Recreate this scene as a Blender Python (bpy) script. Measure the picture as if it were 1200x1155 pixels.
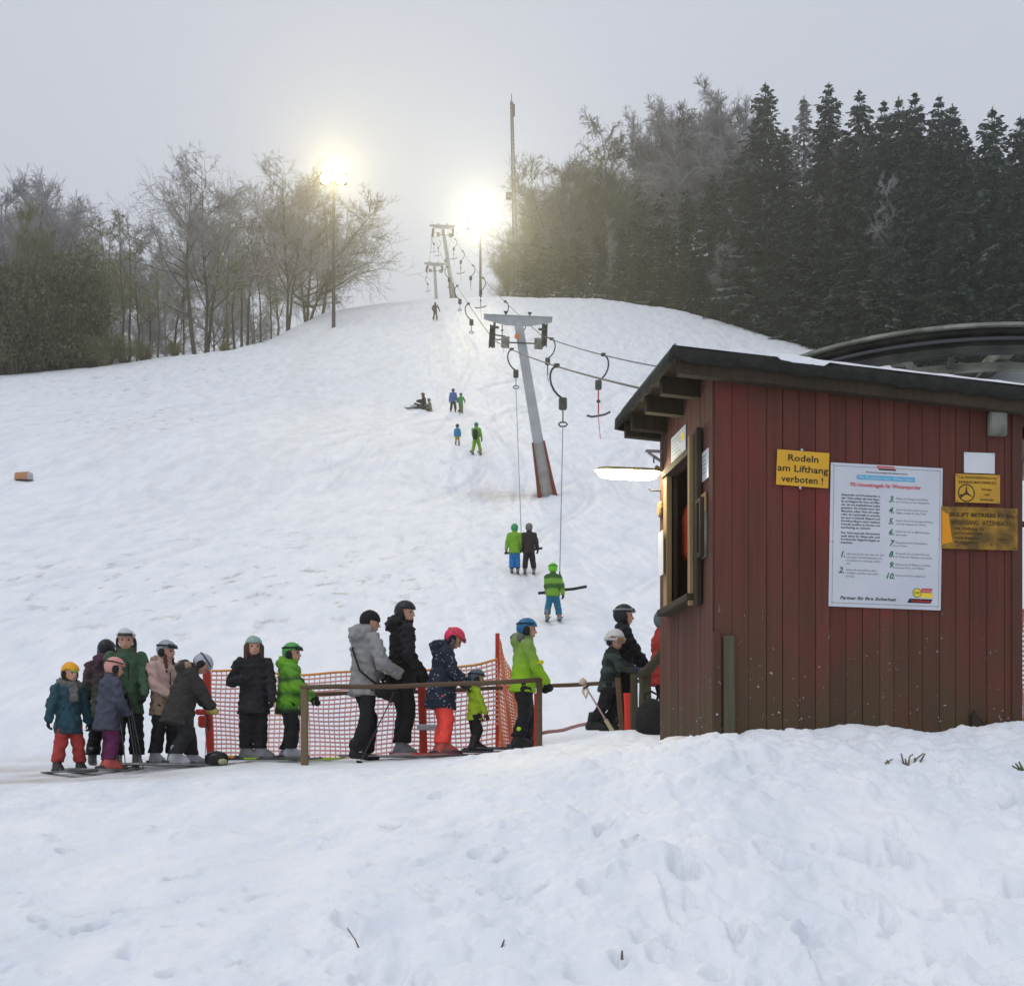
import bpy, math, random
import numpy as np
from mathutils import Vector, Matrix

for o in list(bpy.data.objects):
    bpy.data.objects.remove(o)
SC = bpy.context.scene
COL = SC.collection
R = math.radians
F = 1648.0            # focal length in photo pixels (photo is 1200 wide); camera at the origin looks level along +Y
def at(px, py, Y):    # where a point seen at a photo pixel stands when it is Y metres away
    return Vector(((px - 600) / F * Y, Y, (950 - py) / F * Y))

# ------------------------------------------------------------------ camera, sky, sun, exposure
cam = bpy.data.cameras.new('camera'); cam_o = bpy.data.objects.new('camera', cam); COL.objects.link(cam_o)
cam_o.location = (0, 0, 0); cam_o.rotation_euler = (R(90), 0, 0)
cam.sensor_width = 36; cam.lens = 36 * F / 1200; cam.shift_y = (950 - 577.5) / 1200
cam.clip_start = 0.05; cam.clip_end = 3000
SC.camera = cam_o

world = bpy.data.worlds.new('World'); SC.world = world; world.use_nodes = True
wn = world.node_tree; wn.nodes.clear()
sky = wn.nodes.new('ShaderNodeTexSky'); sky.sky_type = 'NISHITA'; sky.sun_disc = False
SUN_EL, SUN_ROT = 62, -130
sky.sun_elevation = R(SUN_EL); sky.sun_rotation = R(SUN_ROT); sky.dust_density = 4; sky.air_density = 1
hsv = wn.nodes.new('ShaderNodeHueSaturation'); hsv.inputs['Saturation'].default_value = 0.55
mixs = wn.nodes.new('ShaderNodeMix'); mixs.data_type = 'RGBA'; mixs.inputs['Factor'].default_value = 0.86
mixs.inputs['B'].default_value = (6.35, 6.72, 7.55, 1)     # the overcast cloud deck
bg = wn.nodes.new('ShaderNodeBackground'); bg.inputs['Strength'].default_value = 0.1
wo = wn.nodes.new('ShaderNodeOutputWorld')
wn.links.new(sky.outputs['Color'], hsv.inputs['Color']); wn.links.new(hsv.outputs['Color'], mixs.inputs['A'])
wn.links.new(mixs.outputs['Result'], bg.inputs['Color']); wn.links.new(bg.outputs[0], wo.inputs['Surface'])

sl = bpy.data.lights.new('sun', 'SUN'); sl.energy = 0.5; sl.angle = R(35); sl.color = (1, 0.97, 0.93)
so = bpy.data.objects.new('sun', sl); COL.objects.link(so)
_az = R(SUN_ROT)
_sd = Vector((math.sin(_az) * math.cos(R(SUN_EL)), math.cos(_az) * math.cos(R(SUN_EL)), math.sin(R(SUN_EL))))
so.rotation_euler = _sd.to_track_quat('Z', 'Y').to_euler(); so.location = (-30, -10, 60)

SC.view_settings.view_transform = 'Standard'; SC.view_settings.look = 'None'
SC.view_settings.gamma = 1; SC.view_settings.use_curve_mapping = False
SC.view_settings.exposure = 0.08

# ------------------------------------------------------------------ helpers
def link(o, parent=None):
    COL.objects.link(o)
    if parent is not None: o.parent = parent
    return o
def tag(o, label=None, cat=None, group=None, kind=None):
    if label: o['label'] = label
    if cat: o['category'] = cat
    if group: o['group'] = group
    if kind: o['kind'] = kind
    return o
def thing(name, loc, label, cat, rz=0, group=None):
    o = bpy.data.objects.new(name, None); o.empty_display_size = 0.1
    o.location = loc; o.rotation_euler = (0, 0, rz)
    link(o); return tag(o, label, cat, group)
def children(o): return [c for c in bpy.data.objects if c.parent == o]
def copy_tree(o, kids, parent=None):
    c = o.copy(); link(c, parent)
    for ch in kids.get(o.name, []): copy_tree(ch, kids, c)
    return c
def kidmap():
    d = {}
    for c in bpy.data.objects:
        if c.parent: d.setdefault(c.parent.name, []).append(c)
    return d

def mesh_from(name, V, Fc, mats, mi=None, smooth=False):
    me = bpy.data.meshes.new(name)
    V = np.asarray(V, dtype=np.float32).reshape(-1, 3)
    if isinstance(Fc, np.ndarray):
        n, k = Fc.shape
        me.vertices.add(len(V)); me.vertices.foreach_set('co', V.ravel())
        me.loops.add(n * k); me.loops.foreach_set('vertex_index', Fc.astype(np.int32).ravel())
        me.polygons.add(n); me.polygons.foreach_set('loop_start', np.arange(0, n * k, k, dtype=np.int32))
        me.update(calc_edges=True)
    else:
        me.from_pydata(V.tolist(), [], Fc); me.update()
    for m in (mats if isinstance(mats, (list, tuple)) else [mats]): me.materials.append(m)
    if mi is not None: me.polygons.foreach_set('material_index', np.asarray(mi, dtype=np.int32))
    if smooth: me.polygons.foreach_set('use_smooth', np.ones(len(me.polygons), dtype=bool))
    me.update()
    return me
def ob(name, me, parent=None, loc=None):
    o = bpy.data.objects.new(name, me)
    if loc is not None: o.location = loc
    return link(o, parent)

class MB:
    def __init__(s): s.v = []; s.f = []; s.m = []
    def add(s, vs, fs, mi=0):
        n = len(s.v); s.v += [tuple(v) for v in vs]
        for f in fs: s.f.append([n + i for i in f]); s.m.append(mi)
        return s
    def box(s, lo, hi, mi=0, M=None):
        (a, b, c), (d, e, f) = lo, hi
        vs = [(a,b,c),(d,b,c),(d,e,c),(a,e,c),(a,b,f),(d,b,f),(d,e,f),(a,e,f)]
        if M is not None: vs = [M @ Vector(v) for v in vs]
        return s.add(vs, [(0,3,2,1),(4,5,6,7),(0,1,5,4),(1,2,6,5),(2,3,7,6),(3,0,4,7)], mi)
    def cham(s, lo, hi, b=0.01, mi=0, M=None):      # box with chamfered edges
        lo = Vector(lo); hi = Vector(hi); c = (lo + hi) / 2; h = (hi - lo) / 2
        b = min(b, h.x * .45, h.y * .45, h.z * .45)
        vs = []; idx = {}
        for sx in (-1, 1):
            for sy in (-1, 1):
                for sz in (-1, 1):
                    for ax in range(3):
                        p = [sx * (h.x - b), sy * (h.y - b), sz * (h.z - b)]
                        p[ax] = (sx, sy, sz)[ax] * h[ax]
                        idx[(sx, sy, sz, ax)] = len(vs); vs.append(c + Vector(p))
        fs = []
        for ax in range(3):
            u, w = (ax + 1) % 3, (ax + 2) % 3
            for sg in (-1, 1):
                q = []
                for (a, e) in ((-1,-1),(1,-1),(1,1),(-1,1)):
                    k = [0,0,0]; k[ax] = sg; k[u] = a; k[w] = e; q.append(idx[(*k, ax)])
                fs.append(q if sg > 0 else q[::-1])
        for ax in range(3):                          # edges along ax
            u, w = (ax + 1) % 3, (ax + 2) % 3
            for su in (-1, 1):
                for sw in (-1, 1):
                    def K(sa, aa):
                        k = [0,0,0]; k[ax] = sa; k[u] = su; k[w] = sw; return idx[(*k, aa)]
                    q = [K(-1,u), K(1,u), K(1,w), K(-1,w)]
                    fs.append(q if su * sw < 0 else q[::-1])
        for sx in (-1, 1):
            for sy in (-1, 1):
                for sz in (-1, 1):
                    q = [idx[(sx,sy,sz,a)] for a in range(3)]
                    fs.append(q if sx * sy * sz > 0 else q[::-1])
        if M is not None: vs = [M @ v for v in vs]
        return s.add(vs, fs, mi)
    def beam(s, p0, p1, w, h, up=(0,0,1), mi=0, b=0.0):
        p0 = Vector(p0); p1 = Vector(p1); d = (p1 - p0); L = d.length; d.normalize()
        side = d.cross(Vector(up)); side.normalize(); u = side.cross(d)
        M = Matrix((( d.x, side.x, u.x, p0.x), (d.y, side.y, u.y, p0.y), (d.z, side.z, u.z, p0.z), (0,0,0,1)))
        if b: return s.cham((0, -w/2, -h/2), (L, w/2, h/2), b, mi, M)
        return s.box((0, -w/2, -h/2), (L, w/2, h/2), mi, M)
    def tube(s, pts, r, n=8, mi=0, caps=True):
        pts = [Vector(p) for p in pts]; k = len(pts)
        rs = list(r) if isinstance(r, (list, tuple)) else [r] * k
        ref = None; vs = []; fs = []
        for i, p in enumerate(pts):
            t = (pts[min(i+1,k-1)] - pts[max(i-1,0)]).normalized()
            if ref is None: ref = Vector((0,0,1)) if abs(t.z) < .9 else Vector((1,0,0))
            a = t.cross(ref).normalized(); ref = a.cross(t)
            for j in range(n):
                an = 2 * math.pi * j / n
                vs.append(p + (a * math.cos(an) + ref * math.sin(an)) * rs[i])
        for i in range(k-1):
            for j in range(n):
                j2 = (j+1) % n
                fs.append((i*n+j, i*n+j2, (i+1)*n+j2, (i+1)*n+j))
        if caps: fs.append(tuple(range(n))[::-1]); fs.append(tuple(range((k-1)*n, k*n)))
        return s.add(vs, fs, mi)
    def lathe(s, prof, n=16, M=None, mi=0, a0=0, a1=2*math.pi):   # prof: (r, z)
        vs = []; fs = []; k = len(prof); full = abs(a1 - a0) > 6.28; m = n if full else n + 1
        for (r, z) in prof:
            for j in range(m):
                an = a0 + (a1 - a0) * j / n
                v = Vector((r * math.cos(an), r * math.sin(an), z)); vs.append(M @ v if M is not None else v)
        for i in range(k-1):
            for j in range(n):
                j2 = (j+1) % m
                fs.append((i*m+j, i*m+j2, (i+1)*m+j2, (i+1)*m+j))
        return s.add(vs, fs, mi)
    def build(s, name, mats, parent=None, smooth=False, loc=None):
        me = mesh_from(name, s.v, s.f, mats, s.m, smooth)
        return ob(name, me, parent, loc)

def smoothstep(a, b, x):
    t = np.clip((x - a) / (b - a), 0, 1); return t * t * (3 - 2 * t)

# ---- value noise in numpy
_rng = np.random.default_rng(7)
_PERM = _rng.permutation(4096).astype(np.int64); _VAL = _rng.random(4096) * 2 - 1
def vnoise(x, y, seed=0):
    xi = np.floor(x).astype(np.int64); yi = np.floor(y).astype(np.int64); fx = x - xi; fy = y - yi
    fx = fx*fx*fx*(fx*(fx*6-15)+10); fy = fy*fy*fy*(fy*(fy*6-15)+10)
    h = lambda a, b: _VAL[_PERM[(_PERM[(a + seed * 57) & 4095] + b) & 4095]]
    return (h(xi,yi)*(1-fx)+h(xi+1,yi)*fx)*(1-fy) + (h(xi,yi+1)*(1-fx)+h(xi+1,yi+1)*fx)*fy
def fbm(x, y, oct=4, seed=0, gain=.5):
    a = 1; s = 0; t = 0
    for o in range(oct):
        c, sn = math.cos(.6*o+.3), math.sin(.6*o+.3)
        s = s + a * vnoise((x*c - y*sn) * 2**o, (x*sn + y*c) * 2**o, seed + o); t += a; a *= gain
    return s / t
def pchip(xs, ys, x):
    xs = np.asarray(xs, float); ys = np.asarray(ys, float); h = np.diff(xs); d = np.diff(ys) / h
    m = np.zeros_like(ys); m[0] = d[0]; m[-1] = d[-1]
    for i in range(1, len(xs)-1):
        if d[i-1]*d[i] > 0:
            w1 = 2*h[i]+h[i-1]; w2 = h[i]+2*h[i-1]; m[i] = (w1+w2)/(w1/d[i-1]+w2/d[i])
    i = np.clip(np.searchsorted(xs, x) - 1, 0, len(xs)-2); t = np.clip((x - xs[i]) / h[i], 0, None)
    t = np.where(x > xs[-1], (x - xs[-2]) / h[-1], t); tt = np.clip(t, 0, 1)
    r = (2*tt**3-3*tt**2+1)*ys[i] + (tt**3-2*tt**2+tt)*h[i]*m[i] + (-2*tt**3+3*tt**2)*ys[i+1] + (tt**3-tt**2)*h[i]*m[i+1]
    return r + np.where(x > xs[-1], (x - xs[-1]) * m[-1], 0)

# ------------------------------------------------------------------ materials
def mat(name, col, rough=.7, col2=None, scale=8., bump=0., bscale=None, metal=0., fac=(.35,.65), spec=.3, coords='Object', stretch=None, detail=4):
    m = bpy.data.materials.new(name); m.use_nodes = True; nt = m.node_tree; b = nt.nodes['Principled BSDF']
    b.inputs['Base Color'].default_value = (*col, 1); b.inputs['Roughness'].default_value = rough
    b.inputs['Metallic'].default_value = metal; b.inputs['Specular IOR Level'].default_value = spec
    tc = nt.nodes.new('ShaderNodeTexCoord'); src = tc.outputs[coords]
    if stretch:
        mp = nt.nodes.new('ShaderNodeMapping'); mp.inputs['Scale'].default_value = stretch
        nt.links.new(src, mp.inputs[0]); src = mp.outputs[0]
    if col2 is not None:
        n = nt.nodes.new('ShaderNodeTexNoise'); n.inputs['Scale'].default_value = scale; n.inputs['Detail'].default_value = detail
        nt.links.new(src, n.inputs['Vector'])
        rp = nt.nodes.new('ShaderNodeMapRange'); rp.inputs[1].default_value = fac[0]; rp.inputs[2].default_value = fac[1]
        nt.links.new(n.outputs['Fac'], rp.inputs[0])
        mx = nt.nodes.new('ShaderNodeMix'); mx.data_type = 'RGBA'
        mx.inputs['A'].default_value = (*col, 1); mx.inputs['B'].default_value = (*col2, 1)
        nt.links.new(rp.outputs[0], mx.inputs['Factor']); nt.links.new(mx.outputs['Result'], b.inputs['Base Color'])
    if bump:
        n2 = nt.nodes.new('ShaderNodeTexNoise'); n2.inputs['Scale'].default_value = bscale or scale * 3; n2.inputs['Detail'].default_value = 3
        nt.links.new(src, n2.inputs['Vector'])
        bp = nt.nodes.new('ShaderNodeBump'); bp.inputs['Strength'].default_value = bump; bp.inputs['Distance'].default_value = .01
        nt.links.new(n2.outputs['Fac'], bp.inputs['Height']); nt.links.new(bp.outputs[0], b.inputs['Normal'])
    return m
def glow(name, col, strength):
    m = bpy.data.materials.new(name); m.use_nodes = True; nt = m.node_tree; nt.nodes.clear()
    e = nt.nodes.new('ShaderNodeEmission'); e.inputs[0].default_value = (*col, 1); e.inputs[1].default_value = strength
    o = nt.nodes.new('ShaderNodeOutputMaterial'); nt.links.new(e.outputs[0], o.inputs[0]); return m

def snow_ground_mat():
    m = bpy.data.materials.new('snow'); m.use_nodes = True; nt = m.node_tree; b = nt.nodes['Principled BSDF']; L = nt.links
    b.inputs['Roughness'].default_value = .65; b.inputs['Specular IOR Level'].default_value = .25
    geo = nt.nodes.new('ShaderNodeNewGeometry'); at_ = nt.nodes.new('ShaderNodeAttribute'); at_.attribute_name = 'dirt'
    at2 = nt.nodes.new('ShaderNodeAttribute'); at2.attribute_name = 'grass'
    def noise(sc, det=4, vec=None, rough=.5):
        n = nt.nodes.new('ShaderNodeTexNoise'); n.inputs['Scale'].default_value = sc; n.inputs['Detail'].default_value = det
        n.inputs['Roughness'].default_value = rough
        L.new(vec or geo.outputs['Position'], n.inputs['Vector']); return n.outputs['Fac']
    def mp(x, a, c, lo=0., hi=1.):
        r = nt.nodes.new('ShaderNodeMapRange'); r.inputs[1].default_value = a; r.inputs[2].default_value = c
        r.inputs[3].default_value = lo; r.inputs[4].default_value = hi; L.new(x, r.inputs[0]); return r.outputs[0]
    def mul(a, c):
        r = nt.nodes.new('ShaderNodeMath'); r.operation = 'MULTIPLY'; L.new(a, r.inputs[0])
        if isinstance(c, float): r.inputs[1].default_value = c
        else: L.new(c, r.inputs[1])
        return r.outputs[0]
    def mix(f, A, B):
        x = nt.nodes.new('ShaderNodeMix'); x.data_type = 'RGBA'; L.new(f, x.inputs['Factor'])
        for k, v in (('A', A), ('B', B)):
            if isinstance(v, tuple): x.inputs[k].default_value = (*v, 1)
            else: L.new(v, x.inputs[k])
        return x.outputs['Result']
    mps = nt.nodes.new('ShaderNodeMapping'); mps.inputs['Scale'].default_value = (1.5, .35, .5); L.new(geo.outputs['Position'], mps.inputs[0])
    c = mix(mp(noise(1.3, 8, mps.outputs[0], .68), .32, .6), (.745, .79, .86), (.88, .90, .935))
    c = mix(mul(at_.outputs['Fac'], mp(noise(1.7, 6), .3, .7, .45, 1.)), c, (.50, .47, .44))
    mpn = nt.nodes.new('ShaderNodeMapping'); mpn.inputs['Scale'].default_value = (1.1, .42, .42); L.new(geo.outputs['Position'], mpn.inputs[0])
    gr = mul(at2.outputs['Fac'], mp(noise(1.9, 7, mpn.outputs[0], .65), .56, .70, 0., .8))
    c = mix(gr, c, (.22, .185, .13))
    L.new(c, b.inputs['Base Color'])
    bp = nt.nodes.new('ShaderNodeBump'); bp.inputs['Strength'].default_value = .55; bp.inputs['Distance'].default_value = .02
    L.new(noise(16, 6, None, .65), bp.inputs['Height'])
    bp2 = nt.nodes.new('ShaderNodeBump'); bp2.inputs['Strength'].default_value = .35; bp2.inputs['Distance'].default_value = .08
    L.new(noise(3.2, 4), bp2.inputs['Height']); L.new(bp2.outputs[0], bp.inputs['Normal'])
    L.new(bp.outputs[0], b.inputs['Normal']); return m

M_SNOW = snow_ground_mat()
M_SNOWCAP = mat('snow_cap', (.84,.86,.9), .7, (.9,.9,.92), 20, .4, 60)

# ------------------------------------------------------------------ terrain
PY = [15.5, 20, 27, 34.7, 45, 53, 62, 75, 82, 92, 100, 115, 128, 136, 142, 150, 175, 200]
PZ = [.6, 1.7, 3.65, 5.92, 9.2, 11.9, 15.8, 20.8, 23.3, 27.4, 31.0, 38.3, 45.2, 49.5, 52.6, 56.8, 69.5, 82.]
SIL_PX = [-500, 0, 100, 190, 260, 310, 340, 380, 430, 500, 560, 600, 700, 760, 800, 850, 900, 950, 1000, 1100, 1200, 1700]
SIL_PY = [448, 441, 432, 420, 412, 400, 385, 366, 357, 351, 349, 348.5, 350, 358, 365, 378, 393, 408, 421, 438, 450, 470]
NPX = [-900, 0, 100, 200, 300, 400, 500, 620, 720, 840, 1000, 1200, 2100]
NY  = [0, 3, 5, 7, 8.5, 9.5, 11, 13, 15.5, 17, 20, 27]
NZ = np.array([
    [-1.5]*13, [-.98]*13, [-.62]*13,
    [-.40,-.37,-.36,-.34,-.32,-.29,-.25,-.17,-.10,-.03,-.01,-.02,-.02],
    [-.26,-.23,-.22,-.19,-.16,-.11,-.05,.10,.25,.40,.395,.37,.34],
    [-.16,-.13,-.12,-.08,-.03,.06,.15,.30,.44,.53,.53,.495,.47],
    [-.02,0,.01,.05,.10,.18,.27,.42,.52,.55,.57,.56,.55],
    [.14,.17,.18,.21,.25,.32,.40,.56,.67,.72,.75,.78,.8],
    [.36,.385,.425,.49,.545,.536,.58,.665,.832,.88,.9,.92,.95],
    [.60,.61,.62,.64,.64,.65,.68,.84,1.02,1.08,1.12,1.15,1.2],
    [1.4,1.43,1.46,1.5,1.5,1.52,1.56,1.63,1.7,1.72,1.75,1.78,1.8],
    [3.65]*13])
UT = np.concatenate([np.linspace(-.95, -.36, 40)[:-1], np.linspace(-.36, .36, 420), np.linspace(.36, .95, 40)[1:]])
YT = np.concatenate([np.linspace(0, 30, 240)[:-1], np.linspace(30, 60, 90)[:-1], np.linspace(60, 160, 260)[:-1], np.linspace(160, 225, 40)])
def build_base():
    U, YY = np.meshgrid(UT, YT)                       # rows: Y
    X = U * (YY + 6); px = 600 + F * X / np.maximum(YY, 4.)
    cols = np.stack([pchip(NY, NZ[:, j], YT) for j in range(len(NPX))], 1)     # Y x px
    near = np.empty_like(X)
    for i in range(len(YT)): near[i] = np.interp(px[i], NPX, cols[i])
    for _ in range(6):                                # soften the kinks across
        near[:, 1:-1] = .25*near[:, :-2] + .5*near[:, 1:-1] + .25*near[:, 2:]
    far = pchip(PY, PZ, YT)
    k = np.ones(9) / 9
    fs = np.convolve(np.pad(far, 4, mode='edge'), k, 'valid'); far = np.where(YT > 30, fs, far)
    far[-6:] = pchip(PY, PZ, YT)[-6:]
    base = np.where(YY < 27, near, far[:, None])
    cap = (950 - np.interp(px[-1], SIL_PX, SIL_PY)) / F   # px at far rows
    pxc = 600 + F * UT * (110 + 6) / 110; cap = (950 - np.interp(pxc, SIL_PX, SIL_PY)) / F
    lo = np.full(len(UT), 60.); hi = np.full(len(UT), 170.)
    SB = .2; kk = .5
    out = base
    for it in range(22):
        yc = (lo + hi) / 2; zc = np.interp(yc, YT, far)
        Lz = zc[None, :] + SB * (YY - yc[None, :])
        d = (base - Lz) / kk
        sm = Lz - kk * np.log1p(np.exp(np.clip(-d, -60, 60))) ; sm = np.where(d < -30, base, sm)
        ratio = np.where(YY > 40, sm / np.maximum(YY, 1), -1).max(0)
        big = ratio > cap; hi = np.where(big, yc, hi); lo = np.where(big, lo, yc); out = sm
    return X, YY, out, yc
_X, _Y, BASE, YC = build_base()
# extra shapes in the near snow: the lit mound beside the fence posts, the drift against the hut
def bumps(x, y):
    z = .10 * np.exp(-(((x-1.22)/.45)**2 + ((y-14.6)/.5)**2)) + .05 * np.exp(-(((x-1.0)/.3)**2 + ((y-12.9)/.6)**2))
    z = z + .05 * np.exp(-((y-9.1-.146*(x-1.34))/.16)**2) * smoothstep(1.2, 1.5, x) * (.6 + .8*vnoise(x*5, y*2, 3))
    return z
HOLES = []
_h = random.Random(4)
for (px_, py_, s) in [(_h.uniform(0,1200), _h.uniform(960,1150), _h.uniform(.35,.75)) for _ in range(70)] + [(112,1080,1.0),(450,1132,.9),(800,1025,.9),(512,934,.6),(240,965,.7),(360,965,.7),(468,968,.7),(215,1025,.9),(310,1045,.8),(150,1112,.7),(205,1136,.7),(300,1136,.6),(1010,1000,1.1),(1190,945,1.2),(1130,1060,.9),(1000,1140,1.),(900,1000,.8),(885,908,.6),(710,978,.8),(600,1060,.8),(1060,1008,.8),(690,1050,.7),(620,925,.6),(730,1120,.6),(560,1005,.8),(925,1010,.9),(1120,915,.6),(40,1040,.8),(60,985,.7),(420,1020,.8),(860,1090,.9),(950,1085,.8),(765,940,.7)]:
    for Y in np.arange(4.5, 15, .02):                # march to the near ground
        g = np.interp(600 + F*(px_-600)/F, NPX, [np.interp(Y, NY, NZ[:, j]) for j in range(len(NPX))])
        if 950 - F * g / Y <= py_: break
    HOLES.append(((px_-600)/F*Y, Y, s*_h.uniform(.05,.075), s*_h.uniform(.09,.16), _h.uniform(-.8,.8), s*_h.uniform(.06,.125)))
_t = random.Random(21)
TRACKS = [(_t.uniform(-26, 6), _t.uniform(-.18, .30), _t.uniform(.5, 2.6), _t.uniform(.12, .3), _t.uniform(0, 6.28), _t.uniform(20, 60), _t.uniform(70, 125)) for _ in range(26)]
def ski_tracks(x, y):
    z = np.zeros_like(x)
    for (x0, k, A, w, f, y0, y1) in TRACKS:          # long swinging grooves left by skis
        c = x0 + k*(y-60) + A*np.sin(w*y+f); sp = .10 + .0012*y
        z = np.maximum(z, (np.exp(-((x-c-.16)/sp)**2) + np.exp(-((x-c+.16)/sp)**2)) * smoothstep(y0, y0+4, y) * (1-smoothstep(y1-4, y1, y)))
    return np.clip(z, 0, 1)
def detail(x, y):
    near = 1 - smoothstep(13.0, 15.0, y); mid = smoothstep(17, 24, y); far = smoothstep(40, 70, y)
    hutf = 1.0
    a = .085*fbm(x*.55, y*.55, 3, 1) + .055*fbm(x*1.7, y*1.7, 4, 9, .55)
    b = np.abs(fbm(x*3.3+5, y*3.0, 3, 21, .6)); lump = .075*(b-.2) + .030*fbm(x*7, y*6.5, 3, 33, .6) + .016*np.abs(fbm(x*20, y*18, 2, 43, .6)) - .05*smoothstep(.22, .5, vnoise(x*4.1, y*3.3, 47)) * smoothstep(.0, .3, vnoise(x*.8, y*.9, 49))
    patch = smoothstep(-.25, .3, fbm(x*.45+3, y*.5, 2, 55))
    z = near * (.9*a + lump * (.50 + .75 * patch)) * smoothstep(0, 4, y)
    lane = (1-near)*(1-mid)
    z = z + lane * (.012*fbm(x*2.2, y*2.2, 3, 61) + .006*np.abs(fbm(x*9, y*9, 2, 71)))
    tr = np.abs(fbm(x*2.6 + .25*y, y*.22, 3, 141, .6)) + .7*np.abs(fbm(x*2.1 - .5*y + 1.5*vnoise(x*.2, y*.1, 8), y*.15 + x*.1, 3, 151, .6))
    z = z + mid*(1-far) * (.05*fbm(x*.3, y*.16, 3, 81) + .03*fbm(x*1.4, y*.4, 4, 91, .6) + .05*tr)
    z = z + far * .085*tr - .07*np.exp(-((x-np.interp(y, [18, 35, 62, 82, 125, 150], [.9, .25, -1.5, -3.4, -6.8, -8]))/.75)**2) * mid
    z = z + far * (.12*fbm(x*.12, y*.08, 3, 101) + .07*fbm(x*.8, y*.25, 3, 111, .6))
    return z - .055*ski_tracks(x, y)*(1+far*.8)
def hole_field(x, y):
    z = np.zeros_like(x)
    for (hx, hy, a, b, an, d) in HOLES:
        dx, dy = x-hx, y-hy; m = (np.abs(dx) < .45) & (np.abs(dy) < .45)
        if not m.any(): continue
        c, s = math.cos(an), math.sin(an); u = (dx[m]*c+dy[m]*s)/a; v = (-dx[m]*s+dy[m]*c)/b
        r = np.sqrt(u*u+v*v) + .38*vnoise(x[m]*13+hx*7, y[m]*11, 5) + .2*vnoise(x[m]*31, y[m]*29, 6)
        z[m] += -d*(1-smoothstep(.30, 1.15, r)) + .17*d*np.exp(-((r-1.4)/.3)**2)
    return z
def ground_many(x, y):
    u = x / (y + 6)
    i = np.clip(np.searchsorted(UT, u)-1, 0, len(UT)-2); j = np.clip(np.searchsorted(YT, y)-1, 0, len(YT)-2)
    fu = np.clip((u-UT[i])/(UT[i+1]-UT[i]), 0, 1); fy = np.clip((y-YT[j])/(YT[j+1]-YT[j]), 0, 1)
    return (BASE[j,i]*(1-fu)+BASE[j,i+1]*fu)*(1-fy) + (BASE[j+1,i]*(1-fu)+BASE[j+1,i+1]*fu)*fy + bumps(x, y) + detail(x, y)
def ground(x, y): return float(ground_many(np.array([float(x)]), np.array([float(y)]))[0])
def crest(px): return float(np.interp(px, 600 + F*UT*(116/110), YC))

def build_ground():
    us = np.concatenate([np.linspace(-.95, -.30, 60)[:-1], np.linspace(-.30, .30, 640), np.linspace(.30, .95, 60)[1:]])
    ys = [-1.0]
    while ys[-1] < 225:
        y = ys[-1]
        if y < 4.5: st = .12
        elif y < 10: st = .018 + .0018*(y-4.5)
        elif y < 16.5: st = .034
        elif y < 30: st = .06 + .006*(y-16.5)
        elif y < 60: st = .22
        elif y < 150: st = .42
        else: st = 2.5
        ys.append(y + st)
    ys = np.array(ys)
    U, Yg = np.meshgrid(us, ys); X = U * (np.maximum(Yg, -1) + 6)
    Z = ground_many(X.ravel(), np.maximum(Yg, 0).ravel()).reshape(X.shape) + hole_field(X.ravel(), Yg.ravel()).reshape(X.shape)
    V = np.stack([X, Yg, Z], -1).reshape(-1, 3)
    ny, nx = X.shape; i = np.arange(ny*nx).reshape(ny, nx)
    Q = np.stack([i[:-1,:-1], i[:-1,1:], i[1:,1:], i[1:,:-1]], -1).reshape(-1, 4)
    me = mesh_from('snow_ground', V, Q, M_SNOW, None, True)
    x, y = V[:,0], V[:,1]; px = 600 + F*x/np.maximum(y, 4)
    dirt = smoothstep(13.2, 14.6, y)*(1-smoothstep(16.4, 17.6, y)) * (1-smoothstep(150, 420, px)) * .75 + .16*smoothstep(13.2,14.6,y)*(1-smoothstep(16.2,17.5,y))
    dirt = dirt * (.75+.5*vnoise(x*1.2, y*3, 5))
    dirt += .22*np.exp(-((x-np.interp(y, [18, 35, 62, 82, 125, 150], [.9, .25, -1.5, -3.4, -6.8, -8]))/.8)**2)*smoothstep(20,26,y)*(.5+vnoise(x*2, y*.3, 15))
    dirt += .16*ski_tracks(x, y)
    dirt += .55*np.exp(-(((x+.8)/1.3)**2 + ((y-53.2)/1.6)**2)) + .5*np.exp(-(((x-.4)/.9)**2 + ((y-53.0)/1.0)**2))
    gr = .5*smoothstep(22, 30, y) * (1-smoothstep(100, 130, y)) * (1-smoothstep(450, 640, px)) * smoothstep(-.2, .45, fbm(x*.05+2, y*.06, 2, 131))
    gr += 1.0*np.exp(-((px-165)/75)**2 - ((y-78)/9)**2) + .5*np.exp(-((px-330)/200)**2 - ((y-34)/8)**2) + .22*smoothstep(20, 30, y)*(1-smoothstep(40,60,y))*(1-smoothstep(500,700,px))
    yc = np.interp(600 + F*x/np.maximum(y, 40), 600 + F*UT*(116/110), YC)
    gr += .8*smoothstep(-3, 1, y-yc)*smoothstep(60,80,y)*((px < 330)+(px > 720)*1.0)
    for nm, a in (('dirt', dirt), ('grass', gr)):
        att = me.attributes.new(nm, 'FLOAT', 'POINT'); att.data.foreach_set('value', np.clip(a, 0, 1).astype(np.float32))
    return tag(ob('snow_ground', me), 'snow covered ski slope with trampled foreground bank', None, None, 'structure')
build_ground()

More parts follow.
